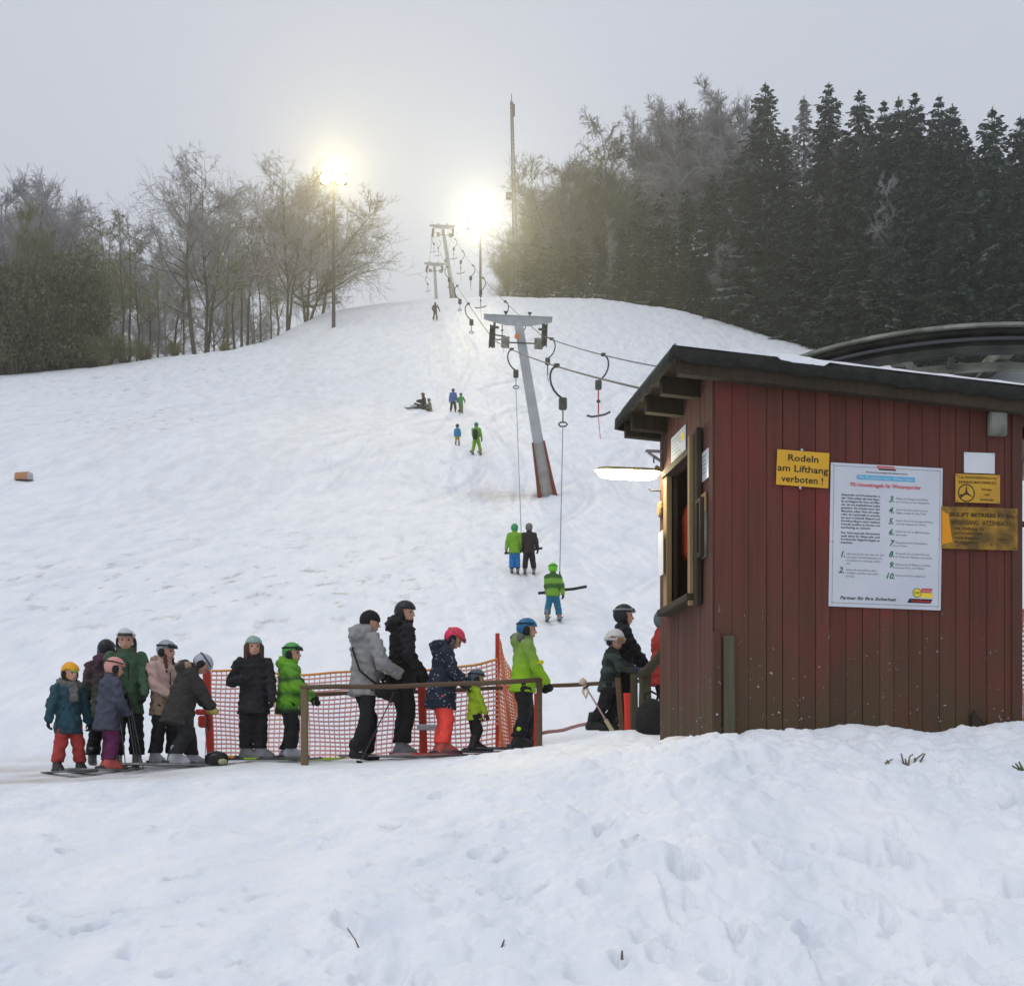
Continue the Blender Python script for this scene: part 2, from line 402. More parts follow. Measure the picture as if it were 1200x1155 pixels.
# ------------------------------------------------------------------ materials for built things
def wood_mat(name, c1, c2, c3=None, low=None, gsc=(34, 34, 1.5), bump=.35):
    """weathered boards: grain along z, board to board variation, moss and dirt near the ground (low = heights in metres)"""
    m = bpy.data.materials.new(name); m.use_nodes = True; nt = m.node_tree; b = nt.nodes['Principled BSDF']; L = nt.links
    b.inputs['Roughness'].default_value = .78; b.inputs['Specular IOR Level'].default_value = .2
    geo = nt.nodes.new('ShaderNodeNewGeometry'); oi = nt.nodes.new('ShaderNodeObjectInfo')
    mp = nt.nodes.new('ShaderNodeMapping'); mp.inputs['Scale'].default_value = gsc; L.new(geo.outputs['Position'], mp.inputs[0])
    def noise(sc, det, vec):
        n = nt.nodes.new('ShaderNodeTexNoise'); n.inputs['Scale'].default_value = sc; n.inputs['Detail'].default_value = det; L.new(vec, n.inputs['Vector']); return n.outputs['Fac']
    def mr(x, a, c, lo=0., hi=1.):
        r = nt.nodes.new('ShaderNodeMapRange'); r.inputs[1].default_value = a; r.inputs[2].default_value = c; r.inputs[3].default_value = lo; r.inputs[4].default_value = hi; L.new(x, r.inputs[0]); return r.outputs[0]
    def mix(f, A, B):
        x = nt.nodes.new('ShaderNodeMix'); x.data_type = 'RGBA'; L.new(f, x.inputs['Factor'])
        for k, v in (('A', A), ('B', B)):
            if isinstance(v, tuple): x.inputs[k].default_value = (*v, 1)
            else: L.new(v, x.inputs[k])
        return x.outputs['Result']
    def math_(op, a, c):
        r = nt.nodes.new('ShaderNodeMath'); r.operation = op; L.new(a, r.inputs[0])
        if isinstance(c, (int, float)): r.inputs[1].default_value = c
        else: L.new(c, r.inputs[1])
        return r.outputs[0]
    grain = noise(1, 5, mp.outputs[0]); big = noise(1.6, 4, geo.outputs['Position'])
    c = mix(mr(grain, .3, .7), c1, c2)
    if c3: c = mix(mr(big, .48, .66), c, c3)
    if low:
        sep = nt.nodes.new('ShaderNodeSeparateXYZ'); L.new(geo.outputs['Position'], sep.inputs[0])
        hz = math_('ADD', sep.outputs['Z'], math_('MULTIPLY', big, .9))
        f = mr(hz, low[0] + .45, low[1] + .45, 1., 0.)
        c = mix(math_('MULTIPLY', f, .85), c, (.082, .062, .034))
        fl = noise(34, 2, geo.outputs['Position']); patch = noise(5, 2, geo.outputs['Position'])
        spk = math_('MULTIPLY', mr(fl, .685, .73), mr(patch, .42, .6))
        c = mix(math_('MULTIPLY', spk, f), c, (.55, .56, .6))
    hv = nt.nodes.new('ShaderNodeHueSaturation'); L.new(c, hv.inputs['Color']); L.new(mr(oi.outputs['Random'], 0, 1, 0.87, 1.13), hv.inputs['Value'])
    L.new(hv.outputs[0], b.inputs['Base Color'])
    bp = nt.nodes.new('ShaderNodeBump'); bp.inputs['Strength'].default_value = bump; bp.inputs['Distance'].default_value = .004
    L.new(grain, bp.inputs['Height']); L.new(bp.outputs[0], b.inputs['Normal'])
    return m
M_BOARD = wood_mat('red_brown_boards', (.142,.046,.033), (.098,.038,.027), (.165,.038,.032), (.62, 1.45))
M_BOARD2 = wood_mat('brown_boards', (.122,.053,.037), (.085,.04,.028), (.11,.048,.036), (.6, 1.0))
M_DARKWOOD = wood_mat('dark_timber', (.05,.036,.024), (.032,.024,.017), (.06,.045,.028))
M_YELLOWWOOD = wood_mat('pale_yellow_timber', (.36,.26,.13), (.26,.18,.09))
M_POSTWOOD = wood_mat('weathered_post', (.20,.135,.075), (.12,.08,.045), (.16,.12,.07))
M_DARKPOST = wood_mat('dark_post', (.07,.06,.035), (.04,.034,.02), (.08,.075,.04))
M_RAILWOOD = wood_mat('rail_timber', (.15,.095,.06), (.10,.065,.04), (.13,.10,.065), None, (2, 2, 14))
M_GREYPLANK = wood_mat('grey_green_plank', (.13,.115,.075), (.085,.08,.05), (.10,.105,.06))
M_TAR = mat('roofing_felt', (.014,.015,.014), .85, (.028,.03,.024), 12, .5, 90)
M_INTERIOR = mat('dark_interior', (.03,.018,.014), .9)
M_WHITE = mat('white_sign', (.62,.64,.68), .35, (.56,.59,.65), 3)
M_PAPER = mat('white_paper', (.72,.73,.75), .6, (.62,.63,.66), 4)
M_YELLOW = mat('yellow_sign', (.72,.40,.03), .4, (.66,.36,.03), 5)
M_YELLOW2 = mat('yellow_enamel', (.62,.36,.035), .4, (.50,.27,.03), 6)
M_RUSTY = mat('rusted_yellow_enamel', (.40,.22,.02), .55, (.13,.075,.018), 7, .2, 40, fac=(.36,.6))
M_ORANGE = mat('bare_orange_enamel', (.75,.29,.01), .5)
M_BLACKINK = mat('black_print', (.012,.011,.012), .5)
M_FADEINK = mat('faded_print', (.06,.035,.012), .6)
M_GREYINK = mat('grey_print', (.20,.21,.24), .6)
M_GREENINK = mat('green_print', (.012,.16,.08), .5)
M_REDINK = mat('red_print', (.62,.05,.05), .5)
M_BLUEINK = mat('blue_print', (.08,.42,.68), .5)
M_LOGOYEL = mat('logo_yellow', (.80,.62,.05), .5)
M_LOGORED = mat('logo_red', (.55,.10,.10), .5)
M_STEEL = mat('galvanised_steel', (.42,.43,.44), .5, (.33,.34,.36), 6, metal=.3)
M_GREYPAINT = mat('pale_grey_paint', (.43,.45,.46), .5, (.36,.375,.38), 2.2)
M_DARKSTEEL = mat('dark_steel', (.045,.047,.05), .5, (.07,.07,.065), 10)
M_GREASE = mat('greasy_sheave', (.085,.095,.08), .55, (.045,.045,.04), 12)
M_RIM = mat('wheel_rim', (.02,.021,.018), .45, (.05,.05,.042), 5)
M_PALEGREEN = mat('pale_weathered_paint', (.30,.305,.26), .6, (.12,.125,.10), 5, .3, 30)
M_CONCRETE = mat('concrete', (.40,.39,.36), .85, (.30,.29,.26), 3, .3)
M_PAD = mat('red_padding', (.25,.055,.035), .8, (.17,.05,.035), 3, .3, 12)
M_ORANGEPAD = mat('orange_plastic', (.70,.24,.06), .6, (.55,.2,.06), 6)
M_NET = mat('orange_net', (.86,.45,.38), .7, (.78,.42,.46), 1.6)
M_NETP = mat('orange_net_strand', (.85,.32,.15), .7, (.72,.20,.10), 3)
M_NETTOP = mat('yellow_orange_hem', (.78,.36,.10), .7)
M_REDPOST = mat('red_plastic_post', (.55,.045,.03), .5, (.45,.05,.035), 5)
M_BLACK = mat('black_plastic', (.012,.012,.014), .45)
M_BLACKBAG = mat('black_fabric', (.010,.010,.012), .8, (.018,.018,.02), 20, .3)
M_ROPE = mat('steel_cable', (.07,.07,.075), .55)
M_CORD = mat('thin_cord', (.22,.22,.24), .7)
M_TRODRED = mat('red_rod', (.45,.06,.05), .5)
M_LAMPHOUSE = mat('lamp_housing', (.30,.25,.12), .5)
M_TUBE = glow('fluorescent_tube', (1.0, .88, .58), 70)
M_REDJACKET = mat('red_jacket', (.62,.075,.03), .75, (.5,.06,.03), 6, .4)

# ------------------------------------------------------------------ the ticket hut
HA = math.atan2(.1447, .9895)
HC = Vector((1.343, 9.3, 0.0))                      # near corner; local x runs along the front, local y into depth
def hutw(x, y, z): return Vector((HC.x + x*math.cos(HA) - y*math.sin(HA), HC.y + x*math.sin(HA) + y*math.cos(HA), z))
def FW(px, py):                                     # front wall: photo pixel -> (x, z)
    k = (px-600)/F; t = (9.3*k - 1.343) / (.9895 - .1447*k); return t, (950-py)/F*(9.3+.1447*t)
def SW(px, py):                                     # side wall: photo pixel -> (y, z)
    k = (px-600)/F; s = (1.343 - 9.3*k) / (.9895*k + .1447); return s, (950-py)/F*(9.3+.9895*s)
HW, HD = 2.15, 1.42
def roofz(x): return 2.935 - .064*x                 # underside of the roof deck
hut = thing('ticket_hut', hutw(0, 0, .3), 'red brown wooden ticket hut with flat felt roof', 'hut', HA)
_hz = .3
def hl(x, y, z): return Vector((x, y, z - _hz))
_r = random.Random(11)
# walls: backing sheet with the boards standing proud of it, one object each
fw = MB(); fw.box(hl(.02, .012, .35), hl(HW-.02, .04, roofz(HW)-.01)); fw = fw.build('front_wall', M_DARKWOOD, hut)
swm = MB()
WY0, WY1, WZ0, WZ1 = .34, 1.10, 1.50, 2.47
swm.box(hl(.012, .04, .35), hl(.04, WY0, roofz(0)-.02)); swm.box(hl(.012, WY1, .35), hl(.04, HD-.02, roofz(0)-.02))
swm.box(hl(.012, WY0, .35), hl(.04, WY1, WZ0)); swm.box(hl(.012, WY0, WZ1), hl(.04, WY1, roofz(0)-.02))
sw = swm.build('side_wall', M_DARKWOOD, hut)
bk = MB(); bk.box(hl(.04, HD-.03, .35), hl(HW, HD, roofz(HW)-.01)); bk.box(hl(HW-.03, .05, .35), hl(HW-.003, HD-.031, roofz(HW)-.01)); bk.build('rear_wall', M_BOARD2, hut)
fl = MB(); fl.box(hl(.05, .05, .62), hl(HW-.05, HD-.05, .66)); fl.build('hut_floor', M_INTERIOR, hut)
nb = 19; x = 0.0; ws = [_r.uniform(.85, 1.15) for _ in range(nb)]; tot = sum(ws)
for i in range(nb):
    w = ws[i] * HW / tot; dep = _r.uniform(0, .005)
    b = MB(); g = _r.uniform(.0008, .0026)
    lo = hl(x + g, -.012 - dep, .36); hi = hl(x + w - g, .011, roofz(x + w) - .004 + _r.uniform(-.006, 0))
    b.cham(lo, hi, .0022); b.build('board', M_BOARD, fw); x += w
nb = 13; y = 0.012; ws = [_r.uniform(.85, 1.15) for _ in range(nb)]; tot = sum(ws)
for i in range(nb):
    w = ws[i] * (HD - .012) / tot; dep = _r.uniform(0, .005); y0, y1 = y + .0014, y + w - .0014
    spans = [(.36, roofz(0) - .01)]
    if y1 > WY0 and y0 < WY1: spans = [(.36, WZ0 - .002), (WZ1 + .002, roofz(0) - .01)]
    for (z0, z1) in spans:
        b = MB(); b.cham(hl(-.010 - dep, y0, z0), hl(.011, y1, z1), .003); b.build('board', M_BOARD2, sw)
    y += w
cb = MB(); cb.cham(hl(-.022, -.020, .36), hl(.055, -.0185 + .004, 2.62), .003); 
for (xa, xb, top, mt) in ((-.030, .030, 1.18, M_BOARD2), (.045, .125, 1.155, M_GREYPLANK)):
    c = MB(); c.cham(hl(xa, -.048, .38), hl(xb, -.021, top), .006); c.build('corner_plank', mt, hut)
c = MB(); c.cham(hl(HW-.07, -.030, .38), hl(HW+.005, -.0185, roofz(HW)-.03), .004); c.build('corner_plank', M_BOARD2, hut)
# roof: deck planks, outriggers under the left overhang, felt sheet with a thick rounded edge, snow rest
OX0, OX1, OY0, OY1 = -.33, HW+.35, -.16, HD+.08
M_roof = lambda x, y, z: hl(x, y, roofz(x) + z)
dk = MB()
for i in range(9):
    y0 = OY0 + .03 + i*(OY1-OY0-.06)/9; y1 = y0 + (OY1-OY0-.06)/9 - .006
    d = MB(); vs = [M_roof(xx, yy, zz) for zz in (0, .022) for (xx, yy) in ((OX0+.03, y0), (OX1-.03, y0), (OX1-.03, y1), (OX0+.03, y1))]
    d.add(vs, [(0,3,2,1),(4,5,6,7),(0,1,5,4),(1,2,6,5),(2,3,7,6),(3,0,4,7)])
    if i == 0: roof_deck = d.build('roof', M_DARKWOOD, hut)
    else: d.build('plank', M_DARKWOOD, roof_deck)
for yy in (-.10, .34, .78, 1.22, 1.43):
    rb = MB(); vs = [M_roof(xx, yy + s, zz) for zz in (-.115, -.003) for (xx, s) in ((OX0+.05, -.035), (-.006 if 0 < yy < HD else OX1-.08, -.035), (-.006 if 0 < yy < HD else OX1-.08, .035), (OX0+.05, .035))]
    rb.add(vs, [(0,3,2,1),(4,5,6,7),(0,1,5,4),(1,2,6,5),(2,3,7,6),(3,0,4,7)]); rb.build('rafter', M_DARKWOOD, hut)
felt = MB(); nx_, ny_ = 40, 26
def felt_pt(i, j, top):
    x = OX0 + (OX1-OX0)*i/nx_; y = OY0 + (OY1-OY0)*j/ny_
    ed = min(i, nx_-i, j*1.6, (ny_-j)*1.6); rr = max(0, 1 - ed/1.5)
    z = .028 + (.05 if top else 0) - (.028*rr*rr if top else 0) + .006*math.sin(x*9+y*4)*(1 if top else 0) + .004*math.sin(y*31)
    return M_roof(x, y, z)
V = [felt_pt(i, j, True) for j in range(ny_+1) for i in range(nx_+1)]
Fq = [(j*(nx_+1)+i, j*(nx_+1)+i+1, (j+1)*(nx_+1)+i+1, (j+1)*(nx_+1)+i) for j in range(ny_) for i in range(nx_)]
felt.add(V, Fq)
# apron of felt folded down over the edges, ragged lower lip
loop = [(i, 0) for i in range(nx_+1)] + [(nx_, j) for j in range(1, ny_+1)] + [(i, ny_) for i in range(nx_-1, -1, -1)] + [(0, j) for j in range(ny_-1, 0, -1)]
out = []; low = []
for q, (i, j) in enumerate(loop):
    p = felt_pt(i, j, True); cx = ((i > 0) - (i < nx_)) if i in (0, nx_) else 0
    ox = -.012 if i == 0 else (.012 if i == nx_ else 0); oy = -.012 if j == 0 else (.012 if j == ny_ else 0)
    wob = .008*math.sin(q*1.9) + .006*_r.uniform(-1, 1)
    out.append(p + Vector((ox, oy, -.02))); low.append(p + Vector((ox*1.2, oy*1.2, -.095 + wob)))
nL = len(loop); top_ = [felt_pt(i, j, True) for (i, j) in loop]
inn = [l + Vector((-.02 if loop[q][0] == nx_ else (.02 if loop[q][0] == 0 else 0), .02 if loop[q][1] == 0 else (-.02 if loop[q][1] == ny_ else 0), 0)) for q, l in enumerate(low)]
felt.add(top_ + out + low + inn, [(a*nL+q, a*nL+(q+1) % nL, (a+1)*nL+(q+1) % nL, (a+1)*nL+q)[::-1] for a in range(3) for q in range(nL)])
felt.build('roofing_felt', M_TAR, roof_deck, True)
sc_ = MB(); n = 70; V = []
for i in range(n+1):
    x = OX0 + .02 + (OX1-OX0-.04)*i/n
    thick = .004 + .003*math.sin(i*.7) + .003*_r.uniform(0, 1) + (.010 if .35 < x < .62 else 0)
    fr = -.006 - (.010 if .35 < x < .8 else .003) * _r.uniform(.3, 1); dp = .004 + (.026 if .40 < x < .72 else 0)
    thick = max(.004, thick)
    for (yy, zz) in ((OY0+fr, .058-dp), (OY0+fr-.004, .062+thick*.5), (OY0+.03, .074+thick), (OY0+.5, .08+thick), (OY1-.05, .08+thick)):
        V.append(M_roof(x, yy, zz))
sc_.add(V, [(i*5+k, (i+1)*5+k, (i+1)*5+k+1, i*5+k+1) for i in range(n) for k in range(4)])
sc_.build('roof_snow', M_SNOWCAP, roof_deck, True)
# hatch in the side wall
win = MB()
win.cham(hl(-.042, WY1+.004, WZ0-.05), hl(.0, WY1+.105, WZ1+.02), .004)
hatch = win.build('window', M_YELLOWWOOD, hut)
b = MB(); b.cham(hl(-.085, WY0-.015, WZ0-.09), hl(.035, WY0+.035, WZ1+.10), .004); b.build('jamb', M_YELLOWWOOD, hatch)
b = MB(); b.cham(hl(-.058, WY0+.037, WZ1+.003), hl(.035, WY1+.105, WZ1+.055), .004); b.build('lintel', M_DARKWOOD, hatch)
b = MB(); b.cham(hl(-.105, WY0-.02, WZ0-.06), hl(.035, WY1+.05, WZ0-.012), .005); b.build('sill', M_DARKWOOD, hatch)
b = MB(); b.cham(hl(-.060, WY0-.105, WZ0-.10), hl(-.022, WY0-.019, WZ1+.13), .004); b.build('sliding_shutter', M_DARKWOOD, hatch)
b = MB(); b.cham(hl(-.052, WY1+.03, WZ1-.72), hl(-.0425, WY1+.10, WZ1-.45), .003); b.build('block', M_YELLOWWOOD, hatch)
b = MB(); b.box(hl(.50, .1, .66), hl(.52, HD-.08, 2.8)); b.box(hl(.05, .06, .66), hl(.50, .08, 2.8)); b.build('inner_partition', M_INTERIOR, hut)

# things fixed to the hut ------------------------------------------------
def text_mesh(s, size, shear=0., bold=0., align='LEFT', width=None):
    cu = bpy.data.curves.new('lettering', 'FONT'); cu.body = s; cu.size = size; cu.shear = shear; cu.offset = bold*size
    cu.align_x = align; cu.resolution_u = 2; cu.extrude = 0
    o = bpy.data.objects.new('lettering', cu); COL.objects.link(o)
    bpy.context.view_layer.update()
    me = bpy.data.meshes.new_from_object(o.evaluated_get(bpy.context.evaluated_depsgraph_get()))
    V = np.array([v.co[:] for v in me.vertices]) if len(me.vertices) else np.zeros((0, 3)); P = [list(p.vertices) for p in me.polygons]
    bpy.data.objects.remove(o); bpy.data.curves.remove(cu); bpy.data.meshes.remove(me)
    if width and len(V):
        w = V[:,0].max() - V[:,0].min()
        V[:,0] = V[:,0] * (width / w)
    return V, P
class Print:                                        # lettering and flat print of one sign; x right, z up, y towards the wall
    def __init__(s): s.mb = {}
    def put(s, key): return s.mb.setdefault(key, MB())
    def text(s, t, x, z, size, key, y=-.0016, **kw):
        V, P = text_mesh(t, size, **kw)
        if len(V): s.put(key).add([(v[0]+x, y, v[1]+z) for v in V], P)
    def rect(s, x0, z0, x1, z1, key, y=-.0012, sk=0.):
        s.put(key).add([(x0,y,z0),(x1,y,z0),(x1+sk,y,z1),(x0+sk,y,z1)], [(0,1,2,3)])
    def ring(s, cx, cz, r0, r1, key, y=-.0014, n=40):
        vs = [(cx+r*math.cos(2*math.pi*j/n), y, cz+r*math.sin(2*math.pi*j/n)) for r in (r0, r1) for j in range(n)]
        s.put(key).add(vs, [(j, n+j, n+(j+1)%n, (j+1)%n)[::-1] for j in range(n)])
    def disc(s, cx, cz, r, key, y=-.0016, n=32):
        s.put(key).add([(cx+r*math.cos(2*math.pi*j/n), y, cz+r*math.sin(2*math.pi*j/n)) for j in range(n)], [tuple(range(n))])
    def build(s, parent, mats, names=None):
        for k, mb in s.mb.items(): tag(mb.build((names or {}).get(k, 'lettering'), mats[k], parent), kind='stuff')
INK = dict(black=M_BLACKINK, fade=M_FADEINK, grey=M_GREYINK, green=M_GREENINK, red=M_REDINK, blue=M_BLUEINK, yel=M_LOGOYEL, lred=M_LOGORED, white=M_WHITE)
def front_sign(name, px0, py0, px1, py1, label, cat='sign', th=.006, m=M_WHITE, tilt=0., off=.026):
    x0, z1 = FW(px0, py0); x1, z0 = FW(px1, py1)
    t = thing(name, hutw(x0, -off, z0), label, cat, HA); t.rotation_euler = (0, tilt, HA)
    w, h = x1-x0, z1-z0
    p = MB(); p.cham((0, 0, 0), (w, th, h), .0015); p.build('panel', m, t)
    return t, w, h
def screws(t, pts, m=M_STEEL, r=.006):
    for (x, z) in pts:
        s = MB(); s.lathe([(0, -.003), (r*.8, -.003), (r, .0), (r, .003)], 8, Matrix.Translation((x, 0, z)) @ Matrix.Rotation(R(90), 4, 'X') @ Matrix.Scale(-1, 4, (0,0,1)))
        s.build('screw', m, t)

t, w, h = front_sign('yellow_sign', 907.5, 527.5, 968.5, 571, 'yellow sign forbidding sledging on the lift slope', m=M_YELLOW, tilt=R(2.2), off=.034)
pr = Print()
for s, z, ww in (('Rodeln', .70, .58), ('am Lifthang', .40, .97), ('verboten !', .10, .80)):
    pr.text(s, w*.5, h*z, h*.265, 'black', align='CENTER', width=w*ww, bold=.012)
pr.build(t, INK); screws(t, [(w*.47, h+.008), (w*.46, -.008)], M_WHITE, .008)
b = MB(); b.box((w*.45, .0065, -.018), (w*.49, .010, h+.018)); b.build('mounting_strip', M_STEEL, t)

t, w, h = front_sign('rules_poster', 969.5, 542.5, 1100.5, 713.5, 'large white poster listing ten numbered rules for skiers', 'poster', .008, M_WHITE, R(.9))
pr = Print(); X = lambda px: (px-62)/772*w; Z = lambda py: (1088-py)/1012*h      # from the enlarged photograph
for (a, b_, c, d) in ((80,96,818,99),(80,1060,818,1063)): pr.rect(X(a), Z(d), X(c), Z(b_), 'grey')
pr.rect(X(82), Z(1060), X(84.5), Z(99), 'grey'); pr.rect(X(815), Z(1060), X(817.5), Z(99), 'grey')
pr.rect(X(384), Z(103), X(505), Z(84), 'lred', sk=-w*.015); pr.rect(X(392), Z(113), X(512), Z(104), 'black', sk=-w*.01)
pr.text('Deutscher Skiverband', X(388), Z(100), h*.013, 'white', y=-.0020, shear=.2, width=w*.14)
pr.text('Gemeinsam für umweltgerechten Skisport in Europa', X(443), Z(136), h*.0125, 'black', align='CENTER', shear=.2, width=w*.37, bold=.02)
pr.rect(X(240), Z(186), X(640), Z(154), 'blue')
pr.text('Mit Rücksicht mehr Wintersport', X(440), Z(179), h*.026, 'white', y=-.0020, align='CENTER', shear=.25, width=w*.50, bold=.01)
pr.text('FIS-Umweltregeln für Wintersportler', X(440), Z(236), h*.036, 'red', align='CENTER', width=w*.63, bold=.02)
left = ['Skisportler und Snowboarder in', 'aller Welt erleben die freie Natur.', 'Sie ist Refugium für Tiere und Pflan-', 'zen, die mit empfindlichem Leben', 'gestalten. Sie erholen auch den', 'Menschen selbst. Wer sich aufge-', 'rufen die Landschaft zu schonen', 'um auch in Zukunft Skisport und', 'Snowboarding in einer intakten', 'Umwelt ausüben zu können und', 'nachhaltig zu sichern.', None, 'Der Internationale Skiverband', 'stellt daher für Skisportler und', 'Snowboarder folgende Regeln zu', 'beachten:']
zz = 306
for s in left:
    if s: pr.text(s, X(136), Z(zz), h*.0205, 'black', width=w*(.345 if len(s) > 25 else .012*len(s)), shear=.12, bold=.012)
    zz += 23.0 if s else 14
rules = [(1, 130, 738, ['Informieren Sie sich über Ihr Ziel', 'und dessen Umweltbedingungen und', 'verzichten Sie auf lange Anfahr-', 'ten.']), (2, 124, 850, ['Reisen Sie umweltfreundlich,', 'mit Bahn und Bus statt allein', 'im Auto.']),
    (3, 462, 334, ['Bilden Sie Fahrgemeinschaften', 'zur Anreise in Ihre Skigebiete.']), (4, 460, 412, ['Lassen Sie sich keinen Spuren', 'folgen, meiden Sie den Wald.']), (5, 460, 490, ['Fahren Sie nur bei genügend Schnee', 'und auf präparierten Pisten.']), (6, 462, 567, ['Halten Sie sich an Markierungen', 'Sperrungen.']), (7, 468, 645, ['Respektieren Sie Schongebiete', 'von Tieren.']), (8, 466, 723, ['Vermeiden Sie auf den Pisten ab', 'die Wege der Wildtiere zu kreuzen.']), (9, 468, 800, ['Nehmen Sie auf Pflanzen und Rück-', 'sicht auf Tiere und Wälder.']), (10, 444, 878, ['Nehmen Sie Ihren Abfall mit.'])]
for n_, x_, y_, ls in rules:
    pr.text(f'{n_}.', X(x_), Z(y_), h*.058, 'green', shear=.28, bold=.022)
    x0 = X(176) if n_ < 3 else X(512)
    for k, s in enumerate(ls):
        pr.text(s, x0, Z((y_ - 18 if n_ < 3 else y_ - 20) + 23*k), h*.0185, 'grey', width=w*.0098*len(s), bold=.004)
pr.text('Partner für Ihre Sicherheit', X(136), Z(1035), h*.031, 'black', width=w*.50, shear=.3, bold=.02)
pr.rect(X(690), Z(968), X(765), Z(936), 'lred', sk=w*.012); pr.rect(X(690), Z(1003), X(776), Z(969), 'yel'); pr.disc(X(666), Z(970), w*.036, 'yel', y=-.0018); pr.ring(X(666), Z(970), w*.034, w*.039, 'black', y=-.0020)
pr.text('DSV', X(666), Z(978), h*.022, 'black', y=-.0024, align='CENTER', shear=.2, bold=.02)
pr.rect(X(600), Z(1042), X(760), Z(1012), 'black', sk=w*.02); pr.text('Versicherung', X(622), Z(1034), h*.022, 'red', y=-.0022, shear=.3, width=w*.17, bold=.02)
pr.text('aktiv im Schnee', X(704), Z(960), h*.014, 'white', y=-.002, width=w*.08)
pr.build(t, INK, dict(blue='title_band', yel='emblem', lred='emblem_stripe')); screws(t, [(w*.02, h*.985), (w*.975, h*.975), (w*.02, h*.45), (w*.03, h*.02), (w*.97, h*.02), (w*.97, h*.5)], M_STEEL, .0045)

t, w, h = front_sign('blank_notice', 1128, 530.5, 1164, 556, 'blank white notice above the small yellow plate', 'notice', .003, M_PAPER, 0, .022); screws(t, [(w*.92, h*.92), (w*.06, h*.93)], M_STEEL, .004)
t, w, h = front_sign('yellow_plate', 1117.5, 556, 1169.5, 591, 'small yellow plate with a three spoked wheel emblem', 'sign', .005, M_YELLOW2, 0, .030)
pr = Print()
pr.text('T.G. SCHWARZWALD Re.', w*.05, h*.84, h*.115, 'fade', width=w*.88, bold=.02); pr.text('ZAHNRAD MASCHINEN E.Z.', w*.06, h*.67, h*.125, 'fade', width=w*.86, bold=.02)
pr.ring(w*.24, h*.33, w*.165, w*.19, 'fade'); 
for an in (90, 210, 330):
    a = R(an); dx, dz = math.cos(a), math.sin(a); nx, nz = -dz, dx; L_ = w*.165
    pr.put('fade').add([(w*.24+nx*w*.03, -.0014, h*.33+nz*w*.03), (w*.24-nx*w*.03, -.0014, h*.33-nz*w*.03), (w*.24+dx*L_, -.0014, h*.33+dz*L_)], [(0,1,2)])
pr.put('fade').add([(w*.09, -.0013, h*.28), (w*.11, -.0013, h*.14), (w*.24, -.0013, h*.30)], [(0,1,2)])
for s, z in (('Schlepp-', .44), ('und', .26), ('Seilwinden', .08)): pr.text(s, w*.70, h*z, h*.125, 'fade', align='CENTER', bold=.012)
pr.build(t, INK); screws(t, [(w*.03, h*.95), (w*.95, h*.93), (w*.04, h*.05), (w*.95, h*.05)], M_DARKSTEEL, .005)
t, w, h = front_sign('rusted_plate', 1101, 594, 1190, 646, 'wide rust stained yellow plate with faded lettering', 'sign', .005, M_RUSTY, 0, .032)
b = MB(); b.add([(.003, -.0008, h*.10), (w*.14, -.0008, h*.16), (w*.09, -.0008, h*.80), (.003, -.0008, h*.9)], [(0,1,2,3)]); b.build('bare_patch', M_ORANGE, t)
pr = Print()
pr.text('SKILIFT BETRIEBS Kg Em.', w*.10, h*.77, h*.125, 'fade', width=w*.86, bold=.04); pr.text('WOLFGANG   ATZENBACH', w*.12, h*.58, h*.15, 'fade', width=w*.78, bold=.02)
for k, s in enumerate(('mit Haftung für', 'und Fahrgäste beim', 'sowie Betriebs-', 'Regeln')): pr.text(s, w*.16, h*(.46-.11*k), h*.09, 'fade', width=w*(.40-.03*k), bold=.015)
pr.text('Telefon', w*.72, h*.22, h*.09, 'fade'); pr.text('Nr. 12', w*.62, h*.10, h*.09, 'fade')
pr.build(t, INK); screws(t, [(w*.03, h*.94), (w*.96, h*.93), (w*.03, h*.05), (w*.96, h*.05)], M_DARKSTEEL, .005)
x, z = FW(1165, 499); t = thing('junction_box', hutw(x, -.02, z-.08), 'grey square junction box under the roof edge', 'box', HA)
b = MB(); b.cham((-.062, -.05, 0), (.062, 0, .16), .008); b.build('case', M_PALEGREEN, t); b = MB(); b.cham((-.055, -.058, .008), (.055, -.0505, .152), .006); b.build('cover', M_PALEGREEN, t)
b = MB(); b.tube([(.03, -.02, .16), (.03, -.02, .26)], .008); b.build('conduit', M_DARKSTEEL, t)
x, z = FW(1143, 850); t = thing('broken_board', hutw(x, -.03, .50), 'short dark broken board leaning against the hut foot', 'board', HA)
b = MB(); b.add([(-.05,0,0),(.09,0,0),(.07,.0,.06),(.0,.02,.14),(-.02,.025,.18),(-.045,.02,.15),(-.05,-.03,0),(.09,-.03,0),(.07,-.03,.06),(.0,-.008,.14),(-.02,-.003,.18),(-.045,-.008,.15)],
    [(0,1,2,3,4,5),(11,10,9,8,7,6),(0,6,7,1),(1,7,8,2),(2,8,9,3),(3,9,10,4),(4,10,11,5),(5,11,6,0)]); b.build('broken_plank', M_DARKWOOD, t)
